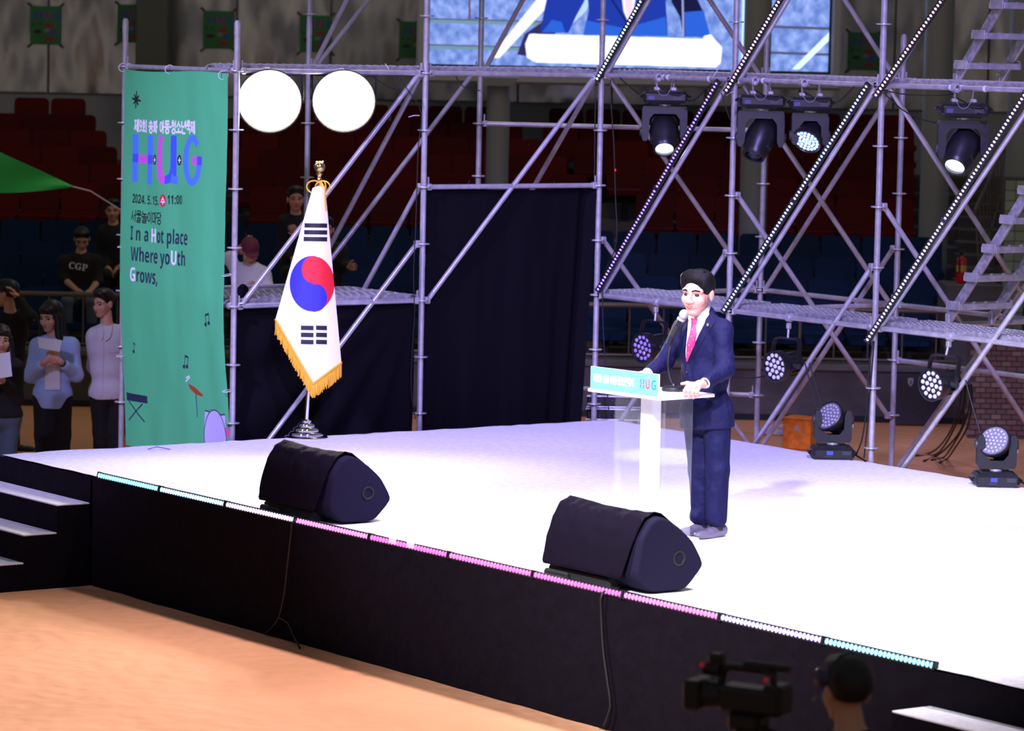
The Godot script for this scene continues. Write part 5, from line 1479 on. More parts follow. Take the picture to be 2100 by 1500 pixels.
	# grey barrier panel with an emblem
	var sc := on_d(1872, 872, 38.75)
	t = thing("barrier_panel", "dark grey moulded barrier panel with a pale shield emblem", "panel", Vector3(sc.x, 0.0, sc.z), yaw_bg)
	m = MB.new(); m.prism(PackedVector2Array([Vector2(-0.22, 0.02), Vector2(0.24, 0.02), Vector2(0.26, 0.50), Vector2(0.12, 0.555), Vector2(-0.14, 0.555), Vector2(-0.22, 0.50)]), -0.06, 0.06); obj("shell", m, M("dark grey plastic"), t)
	var sh := PackedVector2Array([Vector2(-0.13, 0.47), Vector2(-0.13, 0.28), Vector2(-0.08, 0.18), Vector2(0.0, 0.10), Vector2(0.09, 0.18), Vector2(0.17, 0.30), Vector2(0.19, 0.47), Vector2(0.175, 0.47), Vector2(0.155, 0.30), Vector2(0.08, 0.19), Vector2(0.0, 0.12), Vector2(-0.07, 0.19), Vector2(-0.115, 0.28), Vector2(-0.115, 0.47)])
	m = MB.new(); m.prism(sh, 0.06, 0.072); obj("raised_shield", m, M("barrier rib", Color(0.21, 0.21, 0.22), 0.5), t)
	m = MB.new(); m.prism(PackedVector2Array([Vector2(-0.075, 0.515), Vector2(-0.072, 0.46), Vector2(-0.045, 0.425), Vector2(-0.018, 0.46), Vector2(-0.015, 0.515), Vector2(-0.045, 0.52)]), 0.06, 0.066); var em := obj("emblem_plate", m, M("emblem", Color(0.62, 0.62, 0.62), 0.5), t)
	m = MB.new(); m.prism(PackedVector2Array([Vector2(-0.056, 0.50), Vector2(-0.03, 0.485), Vector2(-0.04, 0.47), Vector2(-0.032, 0.45), Vector2(-0.055, 0.455), Vector2(-0.048, 0.475)]), 0.066, 0.068); obj("emblem_mark", m, M("dark grey plastic"), em)
	# orange box and wire coil
	var ob := on_y(1642, 921, 0.0)
	t = thing("orange_box", "bright orange metal box with a handle on the court behind the stage", "box", ob, yaw_bg - 0.45)
	var om := M("orange paint", Color(0.95, 0.52, 0.07), 0.5); om.albedo_texture = noise_tex(33, 0.02, Color(0.72, 0.70, 0.68), Color(1, 1, 1)); om.uv1_triplanar = true; om.uv1_scale = Vector3.ONE * 2.0
	m = MB.new(); m.box(Vector3(0, 0.155, 0), Vector3(0.30, 0.30, 0.25), Basis.IDENTITY, 0.008); obj("body", m, om, t)
	m = MB.new(); m.box(Vector3(0, 0.315, 0), Vector3(0.31, 0.025, 0.26), Basis.IDENTITY, 0.008); m.box(Vector3(0, 0.332, 0), Vector3(0.16, 0.016, 0.03), Basis.IDENTITY, 0.005); obj("lid", m, om, t)
	m = MB.new(); m.box(Vector3(0.0, 0.22, 0.128), Vector3(0.04, 0.05, 0.01)); obj("latch", m, M("galvanised steel"), t)
	m = MB.new(); var cc := on_y(1583, 893, 0.0); var pts := []
	var rr := RandomNumberGenerator.new(); rr.seed = 2
	for i in 80: var w := TAU * i / 9.0; pts.append(cc + rh * (0.15 * cos(w) * rr.randf_range(0.6, 1.1)) + Vector3(0, 0.02 + 0.10 * absf(sin(w * 0.37)) * rr.randf(), 0) + fh * 0.09 * sin(w))
	m.path(pts, 0.006, 5)
	solo("wire_coil", m, M("pale wire", Color(0.72, 0.72, 0.74), 0.5), "tangled coil of pale wire on the court by the orange box", "wire", cc)

func build_speaker() -> void:
	var D := 23.86
	var p := func(x: float, y: float, o := 0.0) -> Vector3: return on_d(x, y, D + o)
	var fw := Vector3(-0.985, 0, 0.17).normalized(); var rx := Vector3.UP.cross(fw).normalized()   # rx: towards his left
	var foot := on_y(1462, 1096, STAGE)
	var t := thing("person", "man in a navy suit and pink tie speaking at the lectern", "person", Vector3(foot.x, STAGE, foot.z))
	var head: Vector3 = p.call(1431, 600, -0.06); var neck: Vector3 = p.call(1441, 655, 0.0)
	var face := (-rh * 0.50 - fh * 0.84 + Vector3(0, -0.10, 0)).normalized()
	var fx := Vector3.UP.cross(face).normalized(); fx = (fx + Vector3(0, -0.03, 0)).normalized()
	var H := Transform3D(Basis(fx, face.cross(fx).normalized(), face).orthonormalized(), head)
	var hs := 1.20
	var ls: Vector3 = p.call(1481, 676, -0.13); var rs: Vector3 = p.call(1402, 672, 0.13)
	var le: Vector3 = p.call(1487, 757, -0.24); var lw: Vector3 = p.call(1446, 786, -0.41)
	var re: Vector3 = p.call(1362, 744, 0.02); var rw: Vector3 = p.call(1326, 768, -0.20)
	var pel: Vector3 = p.call(1449, 838, 0.0); var up := (neck - pel).normalized()
	var B := Basis(rx, up, rx.cross(up)).orthonormalized()
	var lk: Vector3 = p.call(1471, 965, -0.07); var rk: Vector3 = p.call(1436, 965, 0.05)
	var la: Vector3 = p.call(1470, 1070, -0.05); var ra: Vector3 = p.call(1438, 1064, 0.07)
	var hip_l := pel + rx * 0.09 - up * 0.05; var hip_r := pel - rx * 0.09 - up * 0.05
	# skin: one surface from head to hands and feet
	var m := MB.new()
	var body := [["c", ls, rs, 0.06, 0.06], ["e", neck.lerp(pel, 0.3), B, Vector3(0.17, 0.20, 0.11)], ["e", neck.lerp(pel, 0.65), B, Vector3(0.155, 0.18, 0.11)], ["e", pel, B, Vector3(0.165, 0.12, 0.115)], ["c", neck - up * 0.02, H * (Vector3(0, -0.085, -0.015) * hs), 0.062, 0.060],
		["c", ls, le, 0.054, 0.042], ["c", le, lw, 0.042, 0.030], ["c", rs, re, 0.054, 0.042], ["c", re, rw, 0.042, 0.030], ["c", hip_l, lk, 0.078, 0.055], ["c", lk, la, 0.052, 0.038], ["c", hip_r, rk, 0.078, 0.055], ["c", rk, ra, 0.052, 0.038]]
	sdf(body, 0.016, m, 0.03)
	var hp := head_prims(H, hs)
	sdf(hp, 0.0042, m, 0.016, 0.008)
	# left hand closed over the near edge of the lectern
	var hl := [["c", lw, p.call(1434, 789, -0.44), 0.027, 0.030], ["e", p.call(1423, 793, -0.455), Basis(rh, Vector3.UP, -fh).orthonormalized(), Vector3(0.048, 0.026, 0.040)]]
	var fx0 := [1405.0, 1413.5, 1422.5, 1431.0]; var tip := [812.0, 815.5, 816.5, 813.0]
	for i in 4:
		var a: Vector3 = p.call(fx0[i] + 3.0, 794.0 + 0.6 * i, -0.470); var b: Vector3 = p.call(fx0[i] - 1.0, 801.5 + i, -0.500); var c: Vector3 = p.call(fx0[i] - 0.5, tip[i], -0.490)
		hl.append(["c", a, b, 0.0115, 0.0105]); hl.append(["c", b, c, 0.0105, 0.009])
	hl.append(["c", p.call(1424, 788, -0.44), p.call(1409, 786, -0.43), 0.014, 0.012]); hl.append(["c", p.call(1409, 786, -0.43), p.call(1398, 787.5, -0.43), 0.012, 0.0095])
	sdf(hl, 0.0035, m, 0.009)
	# right hand resting on the sign board
	var hr := [["c", rw, p.call(1316, 769, -0.235), 0.026, 0.026], ["e", p.call(1311, 768.5, -0.25), Basis(rh, Vector3.UP, -fh).orthonormalized(), Vector3(0.038, 0.018, 0.036)]]
	for i in 4:
		var a: Vector3 = p.call(1309.0 - 3.0 * i, 766.5 + 0.4 * i, -0.27 + 0.02 * i); var b: Vector3 = p.call(1300.0 - 2.5 * i, 766.0 + 0.5 * i, -0.30 + 0.02 * i); var c: Vector3 = p.call(1294.0 - 1.5 * i, 769.5 + 0.5 * i, -0.31 + 0.02 * i)
		hr.append(["c", a, b, 0.0105, 0.0095]); hr.append(["c", b, c, 0.0095, 0.008])
	hr.append(["c", p.call(1318, 770, -0.25), p.call(1307, 774, -0.285), 0.013, 0.010])
	sdf(hr, 0.0038, m, 0.009)
	obj("body", m, M("speaker skin", Color(0.80, 0.57, 0.49), 0.5), t, true)
	var hairm := M("speaker hair", Color(0.034, 0.026, 0.040), 0.5)
	hairm.metallic_specular = 0.25; hairm.normal_enabled = true; hairm.normal_texture = bump_tex(41, 0.08, 12.0); hairm.uv1_triplanar = true; hairm.uv1_scale = Vector3(14, 5, 14); hairm.normal_scale = 0.8
	head_extras(t, H, hs, hairm, "quiff", 0.0045)
	# trousers
	var suit := M("navy suit", Color(0.072, 0.076, 0.205), 0.7); suit.metallic_specular = 0.25
	suit.normal_enabled = true; suit.normal_texture = bump_tex(44, 0.015, 14.0); suit.uv1_triplanar = true; suit.uv1_world_triplanar = true; suit.uv1_scale = Vector3(2.2, 1.3, 2.2); suit.normal_scale = 0.7
	var tro := [["c", hip_l, lk, 0.096, 0.080], ["c", lk, la + Vector3(0, 0.02, 0), 0.080, 0.068], ["c", hip_r, rk, 0.096, 0.078], ["c", rk, ra + Vector3(0, 0.01, 0), 0.078, 0.066], ["e", pel - up * 0.03, B, Vector3(0.180, 0.14, 0.13)],
		["c", lk + fw * 0.03 + Vector3(0, -0.10, 0), la + fw * 0.04 + Vector3(0, 0.03, 0), 0.05, 0.048], ["c", ra - fw * 0.02 + Vector3(0, 0.03, 0), ra + fw * 0.05 + Vector3(0, 0.02, 0), 0.052, 0.048], ["p", Vector3.DOWN, -(STAGE + 0.055)]]
	m = MB.new(); sdf(tro, 0.011, m, 0.022); obj("trousers", m, suit, t, true)
	# jacket
	var jk := [["c", ls - up * 0.012, neck + rx * 0.05 - up * 0.01, 0.070, 0.062], ["c", rs - up * 0.012, neck - rx * 0.05 - up * 0.01, 0.070, 0.062], ["e", neck.lerp(pel, 0.30), B, Vector3(0.195, 0.215, 0.135)], ["e", neck.lerp(pel, 0.62), B, Vector3(0.180, 0.20, 0.132)], ["e", pel - up * 0.03, B, Vector3(0.202, 0.20, 0.155)], ["e", pel - up * 0.12, B, Vector3(0.200, 0.14, 0.150)],
		["c", ls, le, 0.070, 0.060], ["c", le, lw - (lw - le).normalized() * 0.03, 0.060, 0.046], ["c", rs, re, 0.068, 0.058], ["c", re, rw - (rw - re).normalized() * 0.04, 0.058, 0.044],
		["c", le + (ls - le) * 0.35 - fh * 0.02, le + (ls - le) * 0.30 + rh * 0.05, 0.018, 0.012], ["c", le + (lw - le) * 0.22 + Vector3(0, 0.05, 0), le + (lw - le) * 0.18 - Vector3(0, 0.055, 0) - fh * 0.03, 0.014, 0.012],
		["p", -up, -up.dot(pel) + 0.125], ["-c", neck + up * 0.03 + fw * 0.03, neck + up * 0.2 + fw * 0.03, 0.062, 0.10]]
	m = MB.new(); sdf(jk, 0.0095, m, 0.03, 0.008); obj("jacket", m, suit, t, true)
	var js := jk.filter(func(e: Array) -> bool: return e[0] == "c" or e[0] == "e") + body.slice(4, 5)
	# shirt, tie, lapels laid on the chest
	var shirt := M("speaker shirt", Color(0.90, 0.88, 0.92), 0.7)
	m = MB.new()
	patch(m, js, 0.03, D, [[1416, 645], [1411, 662], [1409, 690], [1406, 722], [1407, 742]], [[1457, 630], [1444, 664], [1431, 690], [1418, 720], [1409, 742]], 22, 8, 0.002)
	obj("shirt_front", m, shirt, t, true)
	m = MB.new()
	patch(m, js, 0.03, D, [[1413, 641], [1411, 652], [1413, 664]], [[1417, 645], [1419, 653], [1418, 660]], 6, 2, 0.010)
	patch(m, js, 0.03, D, [[1430, 650], [1432, 656], [1438, 664]], [[1456, 626], [1458, 638], [1442, 663]], 8, 4, 0.010)
	obj("shirt_collar", m, shirt, t, true)
	var tie := M("pink tie", Color(0.86, 0.20, 0.38), 0.5)
	m = MB.new()
	patch(m, js, 0.03, D, [[1417, 655], [1418, 664], [1414, 685], [1408, 705], [1407, 725], [1407, 740]], [[1428, 656], [1426, 664], [1428, 685], [1424, 708], [1415, 728], [1409, 741]], 20, 4, 0.012, 0.006)
	obj("tie", m, tie, t, true)
	m = MB.new(); patch(m, js, 0.03, D, [[1416.5, 653], [1418, 663]], [[1429, 654], [1427, 664]], 3, 3, 0.020, 0.008); obj("tie_knot", m, tie, t, true)
	m = MB.new()
	for q in [[1420, 676], [1417, 690], [1422, 697], [1413, 708], [1418, 716], [1411, 725]]: m.ball(on_surf(js, 0.03, q[0], q[1], D, 0.014), Vector3.ONE * 0.0028, Basis.IDENTITY, 6, 5)
	obj("tie_dots", m, shirt, t, true).set_meta("kind", "stuff")
	m = MB.new(); patch(m, js, 0.03, D, [[1458, 630], [1447, 664], [1433, 692], [1420, 720], [1410, 744]], [[1466, 642], [1467, 660], [1452, 682], [1432, 715], [1412, 745]], 20, 4, 0.006, 0.005); obj("lapel", m, suit, t, true)
	m = MB.new(); patch(m, js, 0.03, D, [[1407, 648], [1398, 672], [1395, 700], [1399, 728], [1407, 746]], [[1413, 646], [1408, 668], [1406, 694], [1404, 724], [1408, 744]], 20, 3, 0.006, 0.005); obj("lapel", m, suit, t, true)
	m = MB.new(); patch(m, js, 0.03, D, [[1456, 628], [1470, 645]], [[1463, 632], [1473, 650]], 4, 2, 0.008, 0.004); obj("coat_collar", m, suit, t, true)
	m = MB.new(); m.ball(on_surf(js, 0.03, 1452, 667, D, 0.012), Vector3.ONE * 0.0115, Basis.IDENTITY, 12, 8); obj("lapel_pin", m, M("gold metal", Color(0.86, 0.78, 0.55), 0.15, 1.0), t, true)
	for q in [[1409, 764], [1410, 800]]:
		m = MB.new(); m.ball(on_surf(js, 0.03, q[0], q[1], D, 0.004), Vector3.ONE * 0.009, Basis.IDENTITY, 10, 6); obj("jacket_button", m, M("black plastic"), t, true)
	# cuffs, watch, shoes
	for q in [[le, lw], [re, rw]]:
		var d: Vector3 = (q[1] - q[0]).normalized(); m = MB.new(); m.tube(q[1] - d * 0.05, q[1] + d * 0.004, 0.040, 0.036, 20); obj("shirt_cuff", m, shirt, t, true)
	m = MB.new(); var dl := (lw - le).normalized(); m.tube(lw + dl * 0.006, lw + dl * 0.018, 0.033, 0.032, 18); obj("wristwatch", m, M("chrome"), t, true)
	var sh := M("polished shoe", Color(0.36, 0.34, 0.39), 0.15)
	for q in [la, ra]:
		m = MB.new(); var an := Vector3(q.x, STAGE + 0.09, q.z)
		sdf(shoe_prims(an, fw, 1.05), 0.008, m, 0.02); obj("shoe", m, sh, t, true)
	for q in [la, ra]:
		m = MB.new(); m.tube(Vector3(q.x, STAGE + 0.05, q.z), q + Vector3(0, 0.02, 0), 0.045, 0.042, 14); obj("sock", m, M("black clothing", Color(0.045, 0.045, 0.052), 0.85), t, true)

func skin(i := 0) -> StandardMaterial3D: return M("skin %d" % i, [Color(0.86, 0.66, 0.57), Color(0.80, 0.60, 0.50), Color(0.74, 0.54, 0.44)][i], 0.5)
func sdf_at(prims: Array, p: Vector3, k: float) -> float:
	var f := 1.0
	for e in prims:
		if e[0] == "c":
			var a: Vector3 = e[1]; var ab: Vector3 = e[2] - a; var t := clampf((p - a).dot(ab) / maxf(ab.length_squared(), 1e-9), 0.0, 1.0)
			var d: float = (p - a - ab * t).length() - e[3] - (e[4] - e[3]) * t
			var h := maxf(k - absf(f - d), 0.0) / k; f = minf(f, d) - h * h * k * 0.25
		elif e[0] == "e":
			var q: Vector3 = (e[2] as Basis).transposed() * (p - e[1]); var rad: Vector3 = e[3]; var qa := q / rad; var l := qa.length()
			var d := (l - 1.0) * minf(rad.x, minf(rad.y, rad.z)) if l < 0.05 else l * (l - 1.0) / (qa / rad).length()
			var h := maxf(k - absf(f - d), 0.0) / k; f = minf(f, d) - h * h * k * 0.25
	return f
func on_surf(prims: Array, k: float, px: float, py: float, dist: float, off: float) -> Vector3:   # the point of a figure's surface behind a pixel
	var d := ray(px, py); var l := d.length(); d /= l
	var t := (dist - 0.8) / d.dot(fh)
	for i in 90:
		var s := sdf_at(prims, CAM + d * t, k)
		if s < 0.0008: break
		t += minf(s, 0.1) * 0.8
		if t > (dist + 0.7) / d.dot(fh): t = dist / d.dot(fh); break
	return CAM + d * (t - off)
func patch(m: MB, prims: Array, k: float, dist: float, lft: Array, rgt: Array, rows: int, cols: int, off: float, thick := 0.003) -> void:   # cloth laid on a figure between two edge lines
	var pts := PackedVector3Array()
	for j in rows + 1:
		var a := _along(lft, float(j) / rows); var b := _along(rgt, float(j) / rows)
		for i in cols + 1:
			var q := a.lerp(b, float(i) / cols)
			pts.append(on_surf(prims, k, q.x, q.y, dist, off))
	m.sheet(cols, rows, pts, thick)
func _along(a: Array, s: float) -> Vector2:
	var f := s * (a.size() - 1); var i := mini(int(f), a.size() - 2)
	return Vector2(a[i][0], a[i][1]).lerp(Vector2(a[i + 1][0], a[i + 1][1]), f - i)

func head_prims(xf: Transform3D, s: float) -> Array:   # origin between the eyes, z towards the face
	var b := xf.basis
	var e := func(c: Vector3, r: Vector3) -> Array: return ["e", xf * (c * s), b, r * s]
	return [e.call(Vector3(0, 0.032, -0.018), Vector3(0.077, 0.084, 0.097)), e.call(Vector3(0, -0.04, 0.022), Vector3(0.064, 0.080, 0.070)), e.call(Vector3(0, -0.098, 0.052), Vector3(0.036, 0.026, 0.034)),
		e.call(Vector3(0.042, -0.032, 0.052), Vector3(0.028, 0.03, 0.028)), e.call(Vector3(-0.042, -0.032, 0.052), Vector3(0.028, 0.03, 0.028)),
		["c", xf * (Vector3(0, 0.0, 0.088) * s), xf * (Vector3(0, -0.036, 0.106) * s), 0.008 * s, 0.0125 * s], e.call(Vector3(0.013, -0.040, 0.094), Vector3(0.010, 0.008, 0.012)), e.call(Vector3(-0.013, -0.040, 0.094), Vector3(0.010, 0.008, 0.012)),
		["c", xf * (Vector3(0.018, 0.020, 0.078) * s), xf * (Vector3(0.052, 0.018, 0.058) * s), 0.014 * s, 0.012 * s], ["c", xf * (Vector3(-0.018, 0.020, 0.078) * s), xf * (Vector3(-0.052, 0.018, 0.058) * s), 0.014 * s, 0.012 * s],
		e.call(Vector3(0, -0.066, 0.082), Vector3(0.026, 0.016, 0.016)),
		e.call(Vector3(0.080, -0.012, -0.012), Vector3(0.011, 0.033, 0.020)), e.call(Vector3(-0.080, -0.012, -0.012), Vector3(0.011, 0.033, 0.020)),
		["-e", xf * (Vector3(0.033, 0.001, 0.092) * s), b, Vector3(0.016, 0.0065, 0.013) * s], ["-e", xf * (Vector3(-0.033, 0.001, 0.092) * s), b, Vector3(0.016, 0.0065, 0.013) * s]]
func head_extras(t: Node3D, xf: Transform3D, s: float, hair: Material, style: String, cell: float) -> void:
	var m := MB.new(); var b := xf.basis
	for sx in [-1.0, 1.0]:
		m = MB.new(); m.ball(xf * (Vector3(sx * 0.033, -0.003, 0.0715) * s), Vector3(0.0135, 0.0085, 0.0125) * s, b, 10, 8)
		obj("eye", m, M("eye", Color(0.10, 0.07, 0.06), 0.25), t, true)
	for sx in [-1.0, 1.0]:
		m = MB.new(); m.path([xf * (Vector3(sx * 0.014, 0.021, 0.094) * s), xf * (Vector3(sx * 0.032, 0.027, 0.088) * s), xf * (Vector3(sx * 0.052, 0.020, 0.072) * s)], 0.0042 * s, 6)
		obj("eyebrow", m, hair, t, true)
	m = MB.new(); m.ball(xf * (Vector3(0, -0.062, 0.0955) * s), Vector3(0.022, 0.0045, 0.006) * s, b, 12, 6); m.ball(xf * (Vector3(0, -0.070, 0.0945) * s), Vector3(0.018, 0.005, 0.006) * s, b, 12, 6)
	obj("lips", m, M("lips", Color(0.66, 0.36, 0.34), 0.45), t, true)
	var e := func(c: Vector3, r: Vector3) -> Array: return ["e", xf * (c * s), b, r * s]
	var ce := func(c: Vector3, r: Vector3) -> Array: return ["-e", xf * (c * s), b, r * s]
	var pr := []
	match style:
		"short": pr = [e.call(Vector3(0, 0.045, -0.026), Vector3(0.087, 0.092, 0.100)), e.call(Vector3(0, 0.098, 0.03), Vector3(0.07, 0.038, 0.06)), ce.call(Vector3(0, -0.055, 0.10), Vector3(0.080, 0.120, 0.105)), ce.call(Vector3(0, -0.14, 0.0), Vector3(0.12, 0.115, 0.09))]
		"quiff": pr = [e.call(Vector3(0, 0.042, -0.026), Vector3(0.084, 0.086, 0.100)), e.call(Vector3(0.0, 0.086, 0.024), Vector3(0.072, 0.034, 0.058)), ["c", xf * (Vector3(-0.05, 0.105, 0.06) * s), xf * (Vector3(0.0, 0.122, 0.05) * s), 0.012 * s, 0.010 * s], ["c", xf * (Vector3(-0.02, 0.11, 0.05) * s), xf * (Vector3(0.045, 0.126, 0.03) * s), 0.014 * s, 0.009 * s], ["c", xf * (Vector3(0.01, 0.11, 0.02) * s), xf * (Vector3(0.07, 0.108, 0.0) * s), 0.016 * s, 0.010 * s], ["c", xf * (Vector3(-0.06, 0.09, 0.05) * s), xf * (Vector3(-0.03, 0.118, 0.03) * s), 0.012 * s, 0.009 * s], e.call(Vector3(0.066, 0.055, 0.015), Vector3(0.022, 0.05, 0.045)), e.call(Vector3(-0.066, 0.055, 0.015), Vector3(0.022, 0.05, 0.045)), ce.call(Vector3(0, -0.048, 0.112), Vector3(0.078, 0.118, 0.108)), ce.call(Vector3(0, -0.145, 0.0), Vector3(0.12, 0.118, 0.10))]
		"long": pr = [e.call(Vector3(0, 0.045, -0.026), Vector3(0.092, 0.102, 0.104)), ["c", xf * (Vector3(0.072, 0.0, 0.0) * s), xf * (Vector3(0.105, -0.30, 0.05) * s), 0.036 * s, 0.034 * s], ["c", xf * (Vector3(-0.072, 0.0, 0.0) * s), xf * (Vector3(-0.10, -0.28, 0.05) * s), 0.036 * s, 0.034 * s], ["c", xf * (Vector3(0, 0, -0.07) * s), xf * (Vector3(0, -0.30, -0.08) * s), 0.07 * s, 0.075 * s], e.call(Vector3(0, 0.075, 0.055), Vector3(0.065, 0.03, 0.045)), ce.call(Vector3(0, -0.055, 0.105), Vector3(0.066, 0.100, 0.075))]
		"cap": pr = [e.call(Vector3(0, 0.055, -0.015), Vector3(0.090, 0.085, 0.108)), e.call(Vector3(0, 0.030, 0.11), Vector3(0.07, 0.008, 0.06)), ce.call(Vector3(0, -0.09, 0.0), Vector3(0.16, 0.105, 0.2))]
	m = MB.new(); sdf(pr, cell, m, 0.025 * s, 0.008)
	var o := obj("hair" if style != "cap" else "cap", m, hair, t, true)
func hand_prims(w: Vector3, dir: Vector3, palm: Vector3, s: float, curl: float, thumb: float) -> Array:   # a relaxed hand: wrist, direction of the fingers, the way the palm faces
	dir = dir.normalized(); palm = (palm - dir * palm.dot(dir)).normalized(); var side := dir.cross(palm)
	var out := [["c", w, w + dir * 0.03 * s, 0.026 * s, 0.030 * s], ["e", w + dir * 0.055 * s, Basis(side, dir, palm), Vector3(0.042, 0.052, 0.017) * s]]
	var ln := [0.068, 0.078, 0.072, 0.058]
	for i in 4:
		var a := w + dir * (0.095 - 0.006 * absf(i - 1.2)) * s + side * (0.030 - 0.020 * i) * s
		var d1 := (dir + palm * curl * 0.5 + side * (0.10 - 0.07 * i)).normalized(); var d2 := (dir * (1.0 - curl * 0.5) + palm * curl * 1.2).normalized()
		var kn: Vector3 = a + d1 * ln[i] * 0.5 * s
		out.append(["c", a, kn, 0.0098 * s, 0.009 * s]); out.append(["c", kn, kn + d2 * ln[i] * 0.55 * s, 0.009 * s, 0.0075 * s])
	var ta := w + dir * 0.035 * s + side * 0.034 * s * thumb; var tb := ta + (dir * 0.6 + side * thumb * 0.6 + palm * 0.35).normalized() * 0.042 * s
	out.append(["c", ta, tb, 0.0125 * s, 0.0105 * s]); out.append(["c", tb, tb + (dir * 0.85 + side * thumb * 0.15 + palm * 0.4).normalized() * 0.034 * s, 0.0105 * s, 0.0085 * s])
	return out
func shoe_prims(an: Vector3, fw: Vector3, s := 1.0) -> Array:
	var g := Vector3(an.x, an.y - 0.045, an.z); fw = Vector3(fw.x, 0, fw.z).normalized()
	return [["c", g - fw * 0.045 * s, g + fw * 0.06 * s + Vector3(0, -0.012, 0), 0.042 * s, 0.038 * s], ["e", g + fw * 0.12 * s + Vector3(0, -0.016, 0), Basis(fw.cross(Vector3.UP), Vector3.UP, -fw), Vector3(0.044, 0.030, 0.085) * s], ["p", Vector3.DOWN, -(an.y - 0.09)]]

func figure(label: String, D: float, J: Dictionary, o: Dictionary) -> Node3D:
	var P := {}
	for k in J:
		if k != "face": P[k] = on_d(J[k][0], J[k][1], D + (J[k][2] if J[k].size() > 2 else 0.0))
	var ground: float = o.get("ground", 0.0)
	var t := thing("person", label, "person", Vector3(P.pelvis.x, ground, P.pelvis.z))
	var s: float = o.get("s", 1.0)
	var rx: Vector3 = (P.ls - P.rs).normalized(); var up: Vector3 = (P.neck - P.pelvis).normalized(); rx = (rx - up * rx.dot(up)).normalized()
	var fw := rx.cross(up); var B := Basis(rx, up, fw)
	var face: Vector3 = o.get("face", fw)
	var fz := face.normalized(); var fx := Vector3.UP.cross(fz).normalized(); var H := Transform3D(Basis(fx, fz.cross(fx), fz), P.head)
	var hs: float = o.get("hs", 1.0)
	var torso := func(e: float) -> Array:
		return [["c", P.ls - up * 0.02, P.rs - up * 0.02, 0.058 * s + e, 0.058 * s + e], ["e", P.neck.lerp(P.pelvis, 0.32), B, Vector3(0.165, 0.19, 0.108) * s + Vector3.ONE * e], ["e", P.neck.lerp(P.pelvis, 0.68), B, Vector3(0.148, 0.17, 0.10) * s + Vector3.ONE * e], ["e", P.pelvis, B, Vector3(0.165, 0.125, 0.115) * s + Vector3.ONE * e]]
	var arm := func(a: String, e: float, to: float) -> Array:
		var q: Vector3 = (P[a + "e"] as Vector3).lerp(P[a + "w"], to)
		return [["c", P[a + "s"], P[a + "e"], 0.054 * s + e, 0.043 * s + e]] + ([["c", P[a + "e"], q, 0.043 * s + e, lerpf(0.043, 0.030, to) * s + e]] if to > 0.0 else [])
	var body: Array = torso.call(0.0) + arm.call("l", 0.0, 1.0) + arm.call("r", 0.0, 1.0) + [["c", P.neck - up * 0.03, H * (Vector3(0, -0.08, -0.02) * hs), 0.058 * s, 0.052 * s]]
	var low := []
	for a in ["l", "r"]:
		var hip: Vector3 = P.pelvis + rx * (0.085 if a == "l" else -0.085) * s - up * 0.04
		low.append([hip, P[a + "k"], P[a + "a"]])
		body += [["c", hip, P[a + "k"], 0.080 * s, 0.055 * s], ["c", P[a + "k"], P[a + "a"], 0.052 * s, 0.038 * s]]
	var sk := skin(o.get("skin", 1))
	var m := MB.new(); sdf(body, 0.017, m, 0.035)
	sdf(head_prims(H, hs), o.get("hc", 0.0075), m, 0.016 * hs, 0.008)
	for a in ["l", "r"]:
		var hd: Vector3 = o.get(a + "dir", (P[a + "w"] - P[a + "e"]).normalized()); var pm: Vector3 = o.get(a + "palm", -fw)
		if not o.get("nohands", false): sdf(hand_prims(P[a + "w"], hd, pm, s * 0.95, 0.6, 1.0 if a == "l" else -1.0), 0.006, m, 0.008)
	obj("body", m, sk, t, true)
	head_extras(t, H, hs, o.hair, o.style, o.get("hc", 0.0075))
	# clothes
	var slv: float = o.get("sleeve", 1.0)
	var top: Array = torso.call(0.016) + arm.call("l", 0.016, slv) + arm.call("r", 0.016, slv)
	if o.has("hem"): top += [["e", P.pelvis - up * o.hem * 0.5, B, Vector3(0.170, 0.10 + o.hem * 0.7, 0.120) * s], ["p", -up, -up.dot(P.pelvis) + o.hem]]
	else: top += [["p", -up, -up.dot(P.pelvis) + 0.04]]
	top += [["-c", P.neck + up * 0.03 + fw * 0.015, P.neck + up * 0.16 + fw * 0.02, 0.058 * s, 0.085 * s]]
	for a in ["l", "r"]:
		if slv >= 1.0: top.append(["-c", P[a + "w"] + (P[a + "w"] - P[a + "e"]).normalized() * 0.035, P[a + "w"] + (P[a + "w"] - P[a + "e"]).normalized() * 0.2, 0.05, 0.06])
	m = MB.new(); sdf(top, 0.014, m, 0.04, 0.008); obj(o.get("topname", "shirt"), m, o.top, t, true)
	var leg := []
	for q in low: leg += [["c", q[0], q[1], (0.088 + o.get("wide", 0.0) * 0.3) * s, (0.066 + o.get("wide", 0.0)) * s], ["c", q[1], q[2], (0.064 + o.get("wide", 0.0)) * s, (0.054 + o.get("wide", 0.0)) * s]]
	leg += [["e", P.pelvis - up * 0.02, B, Vector3(0.172, 0.13, 0.122) * s]]
	m = MB.new(); sdf(leg, 0.017, m, 0.03); obj("trousers", m, o.legs, t, true)
	if o.has("shoes"):
		for a in ["l", "r"]:
			m = MB.new(); sdf(shoe_prims(P[a + "a"], o.get("toe", fw)), 0.012, m, 0.02); obj("shoe", m, o.shoes, t, true)
	t.set_meta("label", label)
	P["fw"] = fw; P["up"] = up; P["rx"] = rx; P["torso"] = top
	t.set_meta("pose", 0); t.remove_meta("pose")
	posed = P
	return t
var posed := {}

